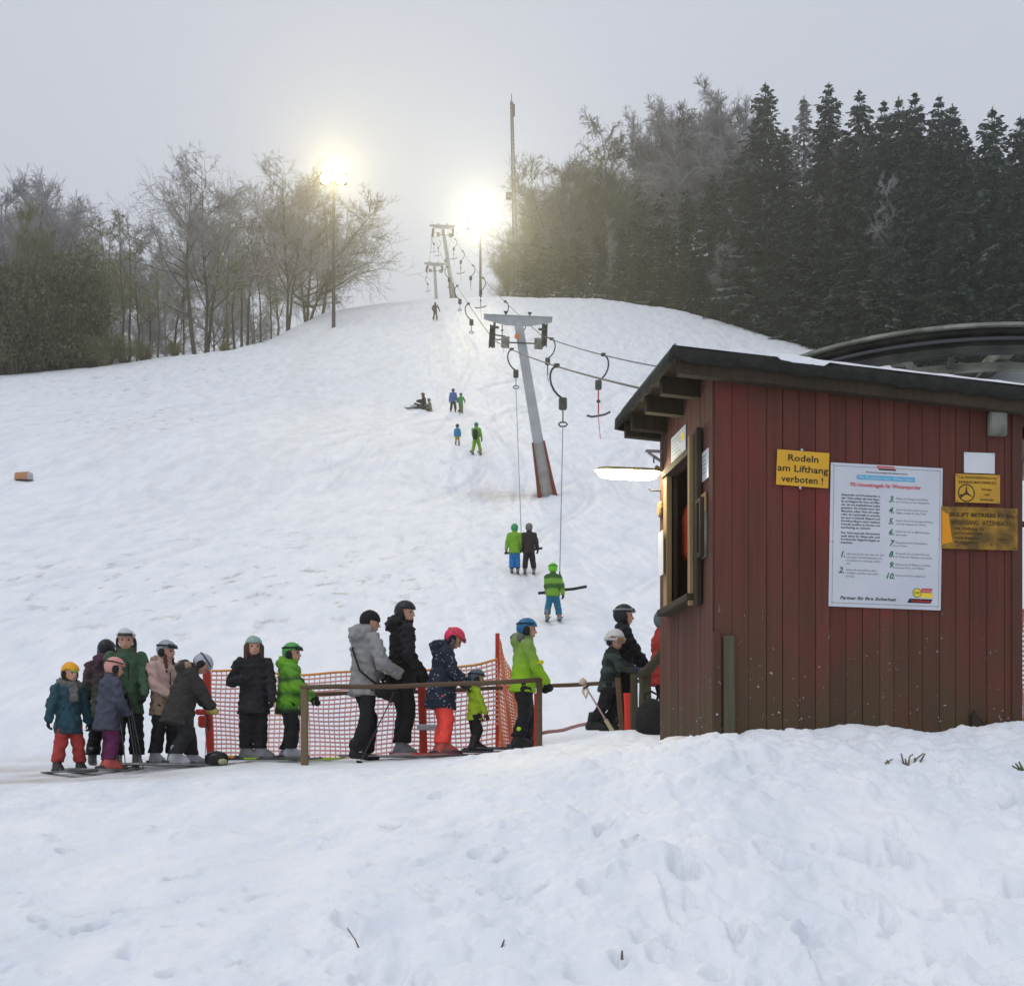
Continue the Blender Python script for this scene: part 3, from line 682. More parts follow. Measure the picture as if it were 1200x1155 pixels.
# side wall
def side_sign(name, px0, py0, px1, py1, label, cat, th=.006, m=M_WHITE, off=.02):
    ya, za = SW(px0, py0); yb, zb = SW(px1, py1)     # far top, near bottom; heights averaged over the slanted outline
    t = thing(name, hutw(-off, ya, zb), label, cat, HA - R(90))
    w, h = abs(ya - yb), za - zb
    p = MB(); p.cham((0, 0, 0), (w, th, h), .0015); p.build('panel', m, t); return t, w, h
t, w, h = side_sign('price_board', 789.5, 514, 806.5, 531.5, 'white price board above the hatch window', 'sign')
pr = Print()
for k in range(6): pr.text(('Tageskarte', '10 Fahrten', 'Kinder 8,-', 'Schüler', 'Halbtag', 'Punkte')[k], w*.08, h*(.82-.13*k), h*.10, 'grey', width=w*(.5+.08*(k % 3)))
pr.rect(w*.70, h*.55, w*.92, h*.8, 'yel'); pr.build(t, INK, dict(yel='yellow_mark'))
t, w, h = side_sign('white_notice', 821.5, 535, 833.5, 559, 'narrow white notice beside the sliding shutter', 'notice')
pr = Print()
for k in range(5): pr.rect(w*.12, h*(.8-.14*k), w*(.85-.1*(k % 2)), h*(.83-.14*k), 'grey')
pr.build(t, INK)
y_, z_ = SW(829, 592); t = thing('wooden_tag', hutw(-.02, y_+.06, z_-.05), 'pale wooden tag above the display case', 'tag', HA-R(90))
b = MB(); b.cham((0,-.012,0), (.11,0,.13), .003); b.build('plate', M_YELLOWWOOD, t)
y_, z_ = SW(826, 655); t = thing('display_case', hutw(-.012, y_+.16, z_), 'dark wooden display case beside the hatch', 'case', HA-R(90))
b = MB(); b.cham((0,-.02,0), (.26,-.001,.40), .003); b.build('backboard', M_PALEGREEN, t)
b = MB(); b.cham((0,-.05,.0), (.03,-.021,.40), .003); b.cham((.23,-.05,0), (.26,-.021,.40), .003); b.cham((.031,-.05,0), (.229,-.021,.035), .003); b.cham((.031,-.05,.37), (.229,-.021,.40), .003); b.build('frame', M_DARKWOOD, t)
b = MB(); b.box((.05,-.024,.06), (.12,-.0205,.33)); b.build('pinned_sheet', M_PAPER, t); b = MB(); b.box((.14,-.024,.12), (.20,-.0205,.34)); b.build('pinned_sheet', M_GREYPLANK, t)
y_, z_ = SW(783.5, 675); t = thing('hanging_list', hutw(-.062, y_+.05, z_), 'long white paper list hanging on the hatch frame', 'paper', HA-R(90))
b = MB(); b.box((0,-.004,0), (.14,0,.33)); b.build('sheet', M_PAPER, t)
y_, z_ = SW(777.5, 606); t = thing('wooden_disc', hutw(-.02, y_-.0, z_+.06), 'small pale wooden shield on the hut corner', 'shield', HA-R(90))
b = MB(); b.lathe([(0,-.02),(.05,-.02),(.06,-.012),(.06,0)], 10, Matrix.Rotation(R(90),4,'X') @ Matrix.Scale(-1,4,(0,0,1))); b.build('shield', M_YELLOWWOOD, t)
y_, z_ = SW(774, 577); t = thing('iron_hook', hutw(.0, HD-.03, z_), 'short dark iron hook below the tube lamp', 'hook', HA)
b = MB(); b.tube([(0,0,0),(-.09,0,0),(-.105,0,.014)], .007); b.build('hook', M_DARKSTEEL, t)
# fluorescent lamp sticking out past the far corner, and the bracket above it
LZ = (950-553)/F*10.55
t = thing('tube_lamp', hutw(-.02, 1.33, LZ), 'glowing fluorescent tube lamp sticking out from the hut wall', 'lamp', HA)
b = MB(); prof = []
for k in range(13):
    u = -1 + 2*k/12; s = (1-abs(u)**6)**.5 if abs(u) < 1 else 0.02
    prof.append((u, max(s, .05)))
V = []
for u, s in prof:
    for j in range(9):
        an = math.pi*j/8; V.append((-.262+.262*u, -.055*s*math.cos(an), .012+.03*s*math.sin(an)))
b.add(V, [(i*9+j, i*9+j+1, (i+1)*9+j+1, (i+1)*9+j) for i in range(12) for j in range(8)]); b.build('housing', M_LAMPHOUSE, t, True)
b = MB(); V = []
for u, s in prof:
    for j in range(9):
        an = math.pi*j/8; V.append((-.262+.25*u, .050*s*math.cos(an), .010-.062*s*math.sin(an)))
b.add(V, [(i*9+j, i*9+j+1, (i+1)*9+j+1, (i+1)*9+j) for i in range(12) for j in range(8)]); b.build('diffuser', M_TUBE, t, True)
b = MB(); b.beam((.0,0,.03), (-.05,0,.055), .03, .02); b.build('wall_arm', M_PALEGREEN, t)
t = thing('bracket', hutw(-.02, 1.36, LZ+.14), 'grey steel bracket on the hut above the tube lamp', 'bracket', HA)
b = MB(); b.cham((-.12,-.02,.03), (.01,.02,.045), .003); b.build('arm', M_STEEL, t); b = MB(); b.beam((-.10,0,.028), (.0,0,-.035), .022, .016); b.build('strut', M_STEEL, t); b = MB(); b.tube([(-.055,0,-.005),(-.055,0,-.05)], .006); b.build('bolt', M_DARKSTEEL, t)

# ------------------------------------------------------------------ drag lift: pylons, wheel, cable, hangers
def pylon(name, base, top, beam_w, label, scale=1., far=False):
    base = Vector(base); top = Vector(top)
    t = thing(name, base, label, 'lift pylon', 0)
    b0 = Vector((0,0,-.3)); tp = top - base; ax = tp.normalized(); L = tp.length
    side = Vector((1,0,-.04)).normalized(); fwd = ax.cross(side).normalized(); side = fwd.cross(ax).normalized()
    M = lambda o: Matrix(((side.x, fwd.x, ax.x, o.x), (side.y, fwd.y, ax.y, o.y), (side.z, fwd.z, ax.z, o.z), (0,0,0,1)))
    def taper(z0, z1, w0, w1, d0, d1, c=.15):
        vs = []
        for z, w, d in ((z0, w0/2, d0/2), (z1, w1/2, d1/2)):
            e = c*w
            vs += [(-w+e,-d,z),(w-e,-d,z),(w,-d+e,z),(w,d-e,z),(w-e,d,z),(-w+e,d,z),(-w,d-e,z),(-w,-d+e,z)]
        return [M(Vector((0,0,0))) @ Vector(v) for v in vs], [tuple(range(8))[::-1], tuple(range(8,16))] + [(j, (j+1)%8, 8+(j+1)%8, 8+j) for j in range(8)]
    s = scale
    m = MB(); m.add(*taper(-.6, L, .45*s, .31*s, .42*s, .30*s)); m.build('mast', M_GREYPAINT, t)
    # padding round the foot: red side mats, pale grey middle
    p = MB(); p.add(*taper(.05, 1.9*s, .50*s, .43*s, .50*s, .44*s)); p.build('foot_wrap', M_CONCRETE, t)
    for sg in (-1, 1):
        q = MB(); w0 = .38*s; vs = []
        for z, xo, hw in ((-.1, .30*s, .08*s), (.5*s, .27*s, .06*s), (1.3*s, .24*s, .042*s), (1.95*s, .225*s, .025*s)):
            vs += [(sg*xo-hw, -.33*s, z), (sg*xo+hw, -.33*s, z), (sg*xo+hw, .33*s, z), (sg*xo-hw, .33*s, z)]
        vs = [M(Vector((0,0,0))) @ Vector(v) for v in vs]
        q.add(vs, [(k*4+j, k*4+(j+1)%4, k*4+4+(j+1)%4, k*4+4+j) for k in range(3) for j in range(4)] + [(12,13,14,15)]); q.build('padding', M_PAD, t)
    Tm = Matrix.Translation(tp) @ Matrix.Rotation(R(2.5), 4, 'Y') @ Matrix.Rotation(-math.atan2(ax.y, ax.z), 4, 'X'); hw = beam_w/2
    # crossbeam: deeper in the middle
    c = MB(); vs = []
    for y in (-.09*s, .09*s):
        vs += [Tm @ Vector(v) for v in ((-hw,y,.0),(-hw,y,.16*s),(hw,y,.16*s),(hw,y,.0),(.42*s,y,-.17*s),(-.42*s,y,-.17*s))]
    c.add(vs, [(0,5,4,3,2,1),(6,7,8,9,10,11)] + [(j,(j+1)%6,6+(j+1)%6,6+j) for j in range(6)]); cb = c.build('crossbeam', M_GREYPAINT, t)
    f = MB(); f.box((-hw-.01,-.13*s,.161*s), (hw+.01,.13*s,.19*s), 0, Tm); f.build('flange', M_GREYPAINT, cb)
    for x in (-.46*s, .42*s):
        k = MB(); k.lathe([(.0,.32*s),(.07*s,.32*s),(.07*s,.26*s),(.03*s,.25*s),(.03*s,.19*s)], 8, Tm @ Matrix.Translation((x,0,0))); k.build('insulator', M_DARKSTEEL, cb)
    k = MB(); k.box((-.10*s,-.27*s,-.62*s), (.09*s,-.20*s,-.48*s), 0, Tm); k.build('number_plate', M_ORANGEPAD, t)
    # sheave batteries hanging at both ends: frame, four grooved wheels
    for sg, dz in ((-1, 0), (1, .12)):
        xo = sg*(hw-.40*s if sg < 0 else hw-.33*s)
        fr = MB(); fr.box((xo-.035*s,-.5*s,-.95*s+dz*s), (xo+.035*s,.5*s,-.86*s+dz*s), 0, Tm); fr.box((xo-.04*s,-.06*s,-.9*s+dz*s), (xo+.04*s,.06*s,-.001), 0, Tm)
        fr.box((xo-.16*s,-.07*s,-.30*s), (xo+.16*s,.07*s,-.22*s), 0, Tm)
        sh = fr.build('sheave_frame', M_GREASE, t)
        for yy, zz in ((-.36,-.84), (-.12,-.66), (.12,-.48), (.36,-.30)):
            w = MB(); Mx = Tm @ Matrix.Translation((xo+.10*s*sg, yy*s, (zz+dz)*s)) @ Matrix.Rotation(R(90),4,'Y')
            w.lathe([(0,-.075*s),(.17*s,-.075*s),(.17*s,-.035*s),(.13*s,-.02*s),(.13*s,.02*s),(.17*s,.035*s),(.17*s,.075*s),(0,.075*s)], 14, Mx); w.build('sheave', M_GREASE, sh)
        g = MB(); g.tube([Tm @ Vector((xo, 0, -.52*s)), Tm @ Vector((xo+.42*s, -.1, -.56*s))], .025*s, 6); g.build('cable_catcher', M_DARKSTEEL, sh)
    # two lamps / boxes on a bar below the beam
    br = MB(); br.box((-.55*s,-.24*s,-.80*s), (.95*s,-.20*s,-.75*s), 0, Tm); bar = br.build('instrument_bar', M_DARKSTEEL, t)
    for x, w in ((-.42, .16), (.80, .17)):
        k = MB(); k.cham(Vector((x-w,-.38,-.98))*s, Vector((x+w*.9,-.245,-.58))*s, .03*s, 0, Tm); k.build('box', M_PALEGREEN, bar)
    return t
g1 = ground(.64*53/53 + .32*53/20*0 + (640-600)/F*53, 53)
P1B = Vector(((641-600)/F*53, 53, g1)); P1T = at(607, 376, 51.4)
pylon('lift_pylon', P1B, P1T, 2.5, 'grey leaning lift pylon standing alone midway up the slope')
P2B = Vector(((532-600)/F*143, 143, ground((532-600)/F*143, 143))); P2T = at(519, 266, 141)
pylon('lift_pylon', P2B, P2T, 2.65, 'tall lift pylon with red padding on the hill crest')
P3B = Vector(((514-600)/F*166, 166, ground((514-600)/F*166, 166))); P3T = at(509, 310, 165)
pylon('lift_pylon', P3B, P3T, 2.4, 'smaller lift pylon half hidden behind the hill crest')

WC = Vector((3.96, 12.9, 3.72)); WR = 1.83
wh = thing('bullwheel', WC, 'large dark horizontal drive wheel behind the hut roof', 'lift wheel')
b = MB(); b.lathe([(WR-.10,-.10),(WR,-.10),(WR+.015,-.06),(WR-.03,-.03),(WR-.03,.03),(WR+.015,.05),(WR,.085),(WR-.10,.085),(WR-.10,-.10)], 96); b.build('rim', M_RIM, wh, False)
b = MB(); b.lathe([(WR-.14,.088),(WR+.05,.088),(WR+.05,.112),(WR-.14,.112),(WR-.14,.088)], 96); b.build('guard_ring', M_PALEGREEN, wh)
b = MB(); b.lathe([(WR-.34,-.16),(WR-.26,-.16),(WR-.26,-.11),(WR-.34,-.11),(WR-.34,-.16)], 72); b.build('lower_ring', M_PALEGREEN, wh)
for k in range(12):
    a = 2*math.pi*k/12; d = Vector((math.cos(a), math.sin(a), 0))
    b = MB(); b.beam(d*.3+Vector((0,0,-.03)), d*(WR-.11)+Vector((0,0,-.03)), .10, .10); b.build('spoke', M_PALEGREEN, wh)
    a2 = a + R(15); d2 = Vector((math.cos(a2), math.sin(a2), 0))
    b = MB(); b.lathe([(WR-.9,-.075),(WR-.36,-.085),(WR-.36,-.075),(WR-.9,-.065),(WR-.9,-.075)], 6, None, 0, a+.06, a+.46); b.build('cover_panel', M_PALEGREEN if k % 3 else M_GREYPAINT, wh)
    b = MB(); b.beam(d2*(WR-.32)+Vector((0,0,-.14)), d2*(WR-.05)+Vector((0,0,-.05)), .05, .05); b.build('rim_clip', M_DARKSTEEL, wh)
b = MB(); b.lathe([(0,-.25),(.32,-.25),(.32,.15),(0,.15)], 24); b.build('hub', M_GREASE, wh)
gz = ground(3.88, 12.9)
b = MB(); b.lathe([(.24,gz-.3-WC.z),(.2,-.25)], 16); b.build('mast', M_GREYPAINT, wh)
b = MB(); b.cham((-.75,-.5,-.60), (.9,.5,-.26), .03); b.build('gearbox', M_PALEGREEN, wh)
b = MB()
for sg in (-1, 1): b.beam((-1.5, sg*.55, -.38), (1.5, sg*.55, -.38), .09, .14)
b.build('carrying_frame', M_DARKSTEEL, wh)
b = MB(); b.cham((-.35,-1.35,-.42), (.25,-.6,-.2), .04); b.build('motor', M_GREYPAINT, wh)

# haul cable: both strands, round the wheel
def along(p, q, n, sag=0.):
    return [p.lerp(q, k/n) - Vector((0,0,sag*4*(k/n)*(1-k/n))) for k in range(n+1)]
def beam_end(T, hw, sg, base, dz): 
    return T + Vector((sg*(hw-.36), 0, dz))
A1 = beam_end(P1T, 1.25, -1, P1B, -.70); B1 = beam_end(P1T, 1.25, 1, P1B, -.55)
A2 = beam_end(P2T, 1.32, -1, P2B, -.8); B2 = beam_end(P2T, 1.32, 1, P2B, -.75)
A3 = beam_end(P3T, 1.2, -1, P3B, -.8); B3 = beam_end(P3T, 1.2, 1, P3B, -.75)
AW = WC + Vector((-WR+.0, .15, .0)); BW = WC + Vector((WR, .15, 0))
arc = [WC + Vector((WR*math.cos(a), WR*math.sin(a), 0)) for a in np.linspace(R(176), R(364), 30)]
LEFT = along(A3, A2, 4)[:-1] + along(A2, A1, 24, .6)[:-1] + along(A1, AW, 24, .18)
RIGHT = along(BW, B1, 24, .38)[:-1] + along(B1, B2, 24, .6)[:-1] + along(B2, B3, 4)
ca = MB(); ca.tube(LEFT + arc[1:-1] + RIGHT, .017, 5); c = ca.build('haul_cable', M_ROPE, None, True)
tag(c, 'thin steel haul cable looping from the wheel to the pylons', 'cable')
def on(path, px):                                   # the point of a strand seen at a photo column (first hit going up the hill)
    best = None
    for a, b_ in zip(path[:-1], path[1:]):
        pa, pb = 600+F*a.x/a.y, 600+F*b_.x/b_.y
        if (pa-px)*(pb-px) <= 0 and abs(pa-pb) > 1e-9: best = a.lerp(b_, (px-pa)/(pb-pa)); return best
    return None
L1 = along(A1, AW, 40, .18); R1 = along(B1, BW, 40, .38); L2 = along(A2, A1, 60, .6); R2 = along(B2, B1, 60, .6)
def hanger(p, bend, kind, label, s=1., rope_to=None, m_rod=None):
    """curved spring bow from the cable clamp, spring box, then a ring / T bar / rope down to a rider"""
    if p is None: print('NO HANGER', label); return None
    t = thing('tow_hanger', p, label, 'tow hanger', 0, 'tow hangers on the lift cable')
    b = MB(); pts = [(0,0,0)]
    for k in range(1, 9):
        a = k/8*math.pi*.82; pts.append((bend*.34*s*math.sin(a) - bend*.33*s*k/8, 0, -.42*s*(1-math.cos(a))*1.02))
    b.tube(pts, .028*s, 6); b.build('spring_bow', M_DARKSTEEL, t, True)
    ex, _, ez = pts[-1]
    b = MB(); b.cham((-.07*s,-.05*s,-.03*s), (.07*s,.05*s,.06*s), .01); b.build('cable_clamp', M_GREASE, t)
    b = MB(); b.cham((ex-.10*s,-.09*s,ez-.26*s), (ex+.10*s,.09*s,ez+.02*s), .03*s); b.build('spring_box', M_GREASE, t)
    z = ez-.26*s
    if kind == 'ring':
        b = MB(); b.tube([(ex,0,z),(ex,0,z-.30*s)], .018*s, 6); b.tube([(ex-.11*s,0,z-.36*s),(ex-.06*s,0,z-.31*s),(ex+.06*s,0,z-.31*s),(ex+.11*s,0,z-.36*s),(ex+.06*s,0,z-.41*s),(ex-.06*s,0,z-.41*s),(ex-.11*s,0,z-.36*s)], .02*s, 6); b.build('pull_ring', M_DARKSTEEL, t)
        z -= .4*s
    if kind == 'bar':
        b = MB(); b.tube([(ex,0,z),(ex,0,z-.75*s)], .024*s, 6); rod = b.build('rod', m_rod or M_DARKSTEEL, t)
        b = MB(); b.tube([(ex-.36*s,0,z-.79*s),(ex-.2*s,0,z-.83*s),(ex,0,z-.80*s),(ex+.2*s,0,z-.76*s),(ex+.36*s,0,z-.68*s)], .032*s, 6); b.build('seat_bar', M_DARKSTEEL, t)
        b = MB(); b.tube([(ex,0,z-.84*s),(ex+.06*s,0,z-1.5*s)], .011*s, 4); b.build('trailing_cord', M_TRODRED, t)
        b = MB(); b.lathe([(0,.04*s),(.06*s,.03*s),(.06*s,-.03*s),(0,-.04*s)], 8, Matrix.Translation((ex,0,z-.36*s))); b.build('grip', M_DARKSTEEL, rod)
    if kind == 'rod':
        b = MB(); b.tube([(ex,0,z),(ex,0,z-.42*s)], .026*s, 6); b.tube([(ex,0,z-.42*s),(ex+.03*s,0,z-.7*s)], .012*s, 4); b.build('rod', M_DARKSTEEL, t)
    if rope_to is not None:
        e = Vector(rope_to) - Vector(p); b = MB(); b.tube([(ex,0,z), tuple(e)], .009, 4); rp = b.build('tow_rope', M_CORD, t)
        b = MB(); b.tube([tuple(e), tuple(e+Vector((.0,-.03,-.35)))], .014, 5)
        b.tube([tuple(e+Vector((-.42,-.03,-.42))), tuple(e+Vector((-.2,-.03,-.40))), tuple(e+Vector((0,-.03,-.36))), tuple(e+Vector((.25,-.03,-.34))), tuple(e+Vector((.52,-.03,-.29)))], .030, 6); b.build('seat_bar', M_BLACK, t)
    return t
KID1 = Vector(((649-600)/F*27, 27, ground((649-600)/F*27, 27)))
PAIR = Vector(((611-600)/F*34.7, 34.7, ground((611-600)/F*34.7, 34.7)))
hanger(on(R1, 707), 1, 'bar', 'tow hanger with red rod over the hut eave', .92, None, M_TRODRED)
hanger(on(L1, 652.5), -1, 'ring', 'tow hanger whose rope pulls the child in blue trousers', .86, KID1+Vector((.12, .16, .98)))
hanger(on(R1, 646), 1, 'rod', 'tow hanger just beside the leaning pylon head', .85)
hanger(on(L1, 600), -1, 'ring', 'tow hanger in front of the leaning pylon shaft', .80, PAIR+Vector((0, .2, .98)))
hanger(on(R2, 613), 1, 'rod', 'tow hanger directly under the pylon crossbeam', .8)
for strand, px, bend, kind, lab in ((L2, 582, 1, 'rod', 'tow hanger above the near pylon crossbeam'), (L2, 549, -1, 'ring', 'tow hanger left of the leaning pylon crossbeam'), (L2, 536, -1, 'ring', 'tow hanger just below the hill crest line'),
      (R2, 592, 1, 'bar', 'tow hanger low beside the thin floodlight mast'), (R2, 566, 1, 'bar', 'tow hanger crossing the lower floodlight mast'), (R2, 554, 1, 'rod', 'tow hanger under the brightest floodlight glow'), (R2, 542, 1, 'bar', 'tow hanger with wide bar beside the crest pylon'), (R2, 533.5, 1, 'bar', 'small tow hanger at the crest pylon beam end'),
      (L2, 524, -1, 'ring', 'tow hanger at the foot of the crest pylon'), (along(B3, B2, 20), 524, 1, 'ring', 'tow hanger seen against the crest pylon shaft')):
    p = on(strand, px)
    if p is None: continue
    hanger(p, bend, kind, lab, 1.0)
for p, bend, lab in ((at(507, 277, 150), -1, 'thin tow hanger behind the crest pylon, slightly higher'), (at(515, 282, 155), 1, 'thin tow hanger behind the crest pylon, slightly lower'), (at(500, 325, 168), -1, 'tow hanger beyond the smaller crest pylon')):
    hanger(p, bend, 'bar', lab, .9)
# cable strand beyond the crest pylon that the far hangers ride on
b = MB(); b.tube([at(500, 325, 168), at(507, 277, 150), P2T + Vector((-1.0, 0, -.8))], .014, 4); b.tube([at(515, 282, 155), P2T + Vector((-1.0, 0, -.8))], .014, 4); tag(b.build('guide_cable', M_ROPE), 'thin far cable behind the crest pylon', 'cable')

# ------------------------------------------------------------------ masts and floodlights
def floodlight(px, py, Y, py_base, label, energy, watt_col, size):
    base = Vector(((px-600)/F*Y, Y, ground((px-600)/F*Y, Y))); top = at(px, py, Y)
    t = thing('floodlight_mast', base, label, 'floodlight')
    h = top.z - base.z
    b = MB(); b.tube([(0,0,-.5),(0,0,h*.5),(0,0,h)], [.17,.14,.10], 10); b.build('pole', M_DARKSTEEL, t, True)
    b = MB(); b.beam((-.9*size,0,h+.05), (.9*size,0,h+.05), .1, .1); b.build('crossarm', M_DARKSTEEL, t)
    aim = (Vector((0, 40, 34)) - top).normalized(); q = aim.to_track_quat('-Y', 'Z').to_matrix().to_4x4()
    em = glow('floodlight_lens', watt_col, energy)
    for x in (-.52*size, .52*size):
        Mx = Matrix.Translation((x, -.1, h+.30*size)) @ q
        b = MB(); b.cham((-.42*size,-.0,-.40*size), (.42*size,.30,.40*size), .05, 0, Mx); hd = b.build('lamp_head', M_DARKSTEEL, t)
        b = MB(); b.lathe([(.37*size,.0),(.30*size,.05),(.0,.08)], 20, Mx @ Matrix.Rotation(R(90),4,'X')); b.build('lens', em, hd)
    return t, top, aim
FL1 = floodlight(391, 215, 122, 360, 'glaring floodlight on a thin pole before the bare trees', 60, (1, .90, .62), 1.25)
FL2 = floodlight(563, 268, 150, 345, 'glaring floodlight on a mast behind the hill crest', 60, (1, .93, .72), 1.5)
def spot(top, aim, en, col, ang=58, r=.4):
    l = bpy.data.lights.new('floodlight_beam', 'SPOT'); l.energy = en; l.color = col; l.spot_size = R(ang); l.spot_blend = 1.0; l.shadow_soft_size = r
    o = bpy.data.objects.new('floodlight_beam', l); COL.objects.link(o); o.location = top + aim*.5 + Vector((0,-.3,.45)); o.rotation_euler = aim.to_track_quat('-Z', 'Y').to_euler(); return o
spot(FL1[1], FL1[2], 22000, (1, .80, .32)); spot(FL2[1], FL2[2], 35000, (1, .89, .55))

Y = 150; base = Vector(((605.5-600)/F*Y, Y, ground(.5, Y))); top = at(599.5, 120, Y)
t = thing('radio_mast', base, 'tall slender reddish radio mast at the forest edge', 'mast'); d = top - base
M_MAST = mat('mast_rust', (.20,.13,.11), .7, (.13,.10,.09), .6)
b = MB(); n = 26; cs = []
for j in range(4):
    a = R(45+90*j); b.tube([(d.x*k/n + (.34-.2*k/n)*math.cos(a), d.y*k/n + (.34-.2*k/n)*math.sin(a), d.z*k/n - (.5 if k == 0 else 0)) for k in range(n+1)], .07, 5)
b.build('leg', M_MAST, t)
b = MB()
for k in range(n*2):
    u0, u1 = k/(2*n), (k+1)/(2*n)
    for j in range(4):
        a0, a1 = R(45+90*j), R(45+90*(j+1)); 
        if k % 2: a0, a1 = a1, a0
        r0, r1 = .34-.2*u0, .34-.2*u1
        b.tube([(d.x*u0+r0*math.cos(a0), d.y*u0+r0*math.sin(a0), d.z*u0), (d.x*u1+r1*math.cos(a1), d.y*u1+r1*math.sin(a1), d.z*u1)], .045, 4)
tag(b.build('lattice', M_MAST, t), None, None, None, 'stuff')
b = MB(); b.cham((d.x*.55-.85, -.3, d.z*.55-.35), (d.x*.55-.25, .2, d.z*.55+.35), .05); b.build('equipment_box', M_DARKSTEEL, t)
b = MB(); b.tube([(d.x, 0, d.z-.2), (d.x, 0, d.z+.9)], .05, 6); b.cham((d.x+.10,-.1,d.z-1.5), (d.x+.36,.1,d.z-.2), .04); b.build('antenna', M_DARKSTEEL, t)

# ------------------------------------------------------------------ fences: timber rails and safety net
def rail(px0, py0, Y0, px1, py1, Y1, w, h, label, m, name='fence_rail', rnd=True):
    a, b_ = at(px0, py0, Y0), at(px1, py1, Y1); t = thing(name, a, label, 'rail'); d = b_-a
    n = 8; pts = [d*(k/n) + Vector((0, 0, .006*math.sin(k*1.7)*(0 < k < n) - .02*math.sin(math.pi*k/n))) for k in range(n+1)]
    b = MB(); b.tube(pts, [h*.44*(1+.05*math.sin(k*2.3)) for k in range(n+1)], 8); b.build('pole', m, t, True)
    return t
def post(px, ptop, Y, w, label, m, lean=(0,0), cut=0., pbase=None, name='fence_post'):
    x = (px-600)/F*Y; g = ground(x, Y); zt = (950-ptop)/F*Y; h = zt - g
    t = thing(name, (x, Y, g), label, 'post')
    b = MB(); n = 5; vs = []
    for k in range(n+1):
        u = k/n; z = -.15 + (h+.15)*u; ww = w*(1+.05*math.sin(k*2.1+px))
        for (sx, sy) in ((-.5,-.35),(-.3,-.5),(.3,-.5),(.5,-.35),(.5,.35),(.3,.5),(-.3,.5),(-.5,.35)): vs.append((sx*ww+lean[0]*u, sy*ww+lean[1]*u, z + (cut*sx if k == n else 0)))
    b.add(vs, [(k*8+j, k*8+(j+1)%8, k*8+8+(j+1)%8, k*8+8+j) for k in range(n) for j in range(8)] + [tuple(range(n*8, n*8+8))]); b.build('shaft', m, t)
    return t, h
p, h = post(357, 806, 14.95, .075, 'weathered fence post beside the child in green jacket', M_POSTWOOD)
b = MB(); b.cham((-.05,-.05,h-.006), (.10,.03,h+.028), .008); b.build('cap_block', M_POSTWOOD, p)
post(632, 795, 14.95, .062, 'brown fence post beside the boy with blue helmet', M_RAILWOOD)
post(627.5, 812, 15.05, .03, 'thin red stake beside the brown fence post', M_REDPOST, name='red_stake')
post(731, 794, 14.0, .055, 'slanted brown post beside the boy in plaid jacket', M_RAILWOOD, (-.06, 0))
_x, _Y = 1.23, 14.0
post(743, 790, 13.8, .07, 'dark upright post beside the black bag', M_DARKPOST)
p, h = post(756, 786, 13.4, .11, 'thick dark post carrying the slanted beam end', M_DARKPOST)
rail(360, 805, 14.9, 634, 796, 14.88, .05, .058, 'front brown rail crossing before the standing adults', M_RAILWOOD)
rail(350, 814, 16.35, 776, 796, 16.3, .05, .052, 'rear brown rail running behind the queue', M_RAILWOOD)
rail(634, 859, 15.9, 704, 842, 16.0, .05, .045, 'low faded pink rail above the snow beside the mound', mat('faded_pink', (.42,.24,.23), .7), 'low_rail')
rail(650, 873, 14.6, 716, 861, 14.4, .05, .030, 'thin red pole lying on the lit snow mound', M_REDPOST, 'fallen_pole')
rail(752, 790, 13.4, 777, 764, 12.9, .05, .11, 'short slanted beam between the thick post and hut', M_DARKPOST, 'slanted_beam')
post(738.5, 812, 13.95, .09, 'bright red pad between the two posts', mat('bright_red_pad', (.70,.05,.03), .6), (-.02, 0), name='red_pad')

def net(name, path, zs, label, cells_u, cells_v, sag=0.04, hem=True, m=M_NET):
    """open-mesh safety net: every strand is a thin ribbon with a fold of its own; path = list of world xy, zs = (bottom, top) heights per point"""
    t = thing(name, (path[0][0], path[0][1], zs[0][0]), label, 'safety net'); o = Vector((path[0][0], path[0][1], zs[0][0]))
    ln = [0.]
    for a, b_ in zip(path[:-1], path[1:]): ln.append(ln[-1] + math.hypot(b_[0]-a[0], b_[1]-a[1]))
    def P(u, v):
        s = u*ln[-1]; xs = np.interp(s, ln, [p[0] for p in path]); ys = np.interp(s, ln, [p[1] for p in path])
        zb = np.interp(s, ln, [z[0] for z in zs]); zt = np.interp(s, ln, [z[1] for z in zs])
        ys = ys + .05*math.sin(u*9+v*2) + .025*math.sin(u*23+1.3); zt = zt + .012*math.sin(u*13); zb = zb + .02*math.sin(u*11)
        return Vector((xs + .01*math.sin(v*7+u*17), ys, zb+(zt-zb)*(v + .012*math.sin(u*19+v*5)))) - o
    b = MB(); H = .022; W = .0125
    for j in range(cells_v+1):                       # horizontal strands (ribbons with front and back)
        v = j/cells_v; vs = []; n = cells_u*1
        for i in range(n+1):
            p = P(i/n, v); vs += [p+Vector((0,0,-H/2)), p+Vector((0,0,H/2))]
        b.add(vs, [(i*2, i*2+2, i*2+3, i*2+1) for i in range(n)])
    for i in range(cells_u+1):
        u = i/cells_u; vs = []; n = cells_v
        for j in range(n+1):
            p = P(u, j/n) + Vector((0,.004,0)); vs += [p+Vector((-W/2,0,0)), p+Vector((W/2,0,0))]
        b.add(vs, [(j*2, j*2+1, j*2+3, j*2+2) for j in range(n)])
    tag(b.build('net_strands', m, t), None, None, None, 'stuff')
    if hem:
        for v, r, mm, nm in ((1, .016, M_NETTOP, 'top_hem'), (0, .022, M_NETTOP, 'bottom_hem')):
            b = MB(); b.tube([P(k/50, v) for k in range(51)], r, 6); b.build(nm, mm, t, True)
    return t
def npt(px, Y): return ((px-600)/F*Y, Y)
def nz(pb, pt, Y): return ((950-pb)/F*Y, (950-pt)/F*Y)
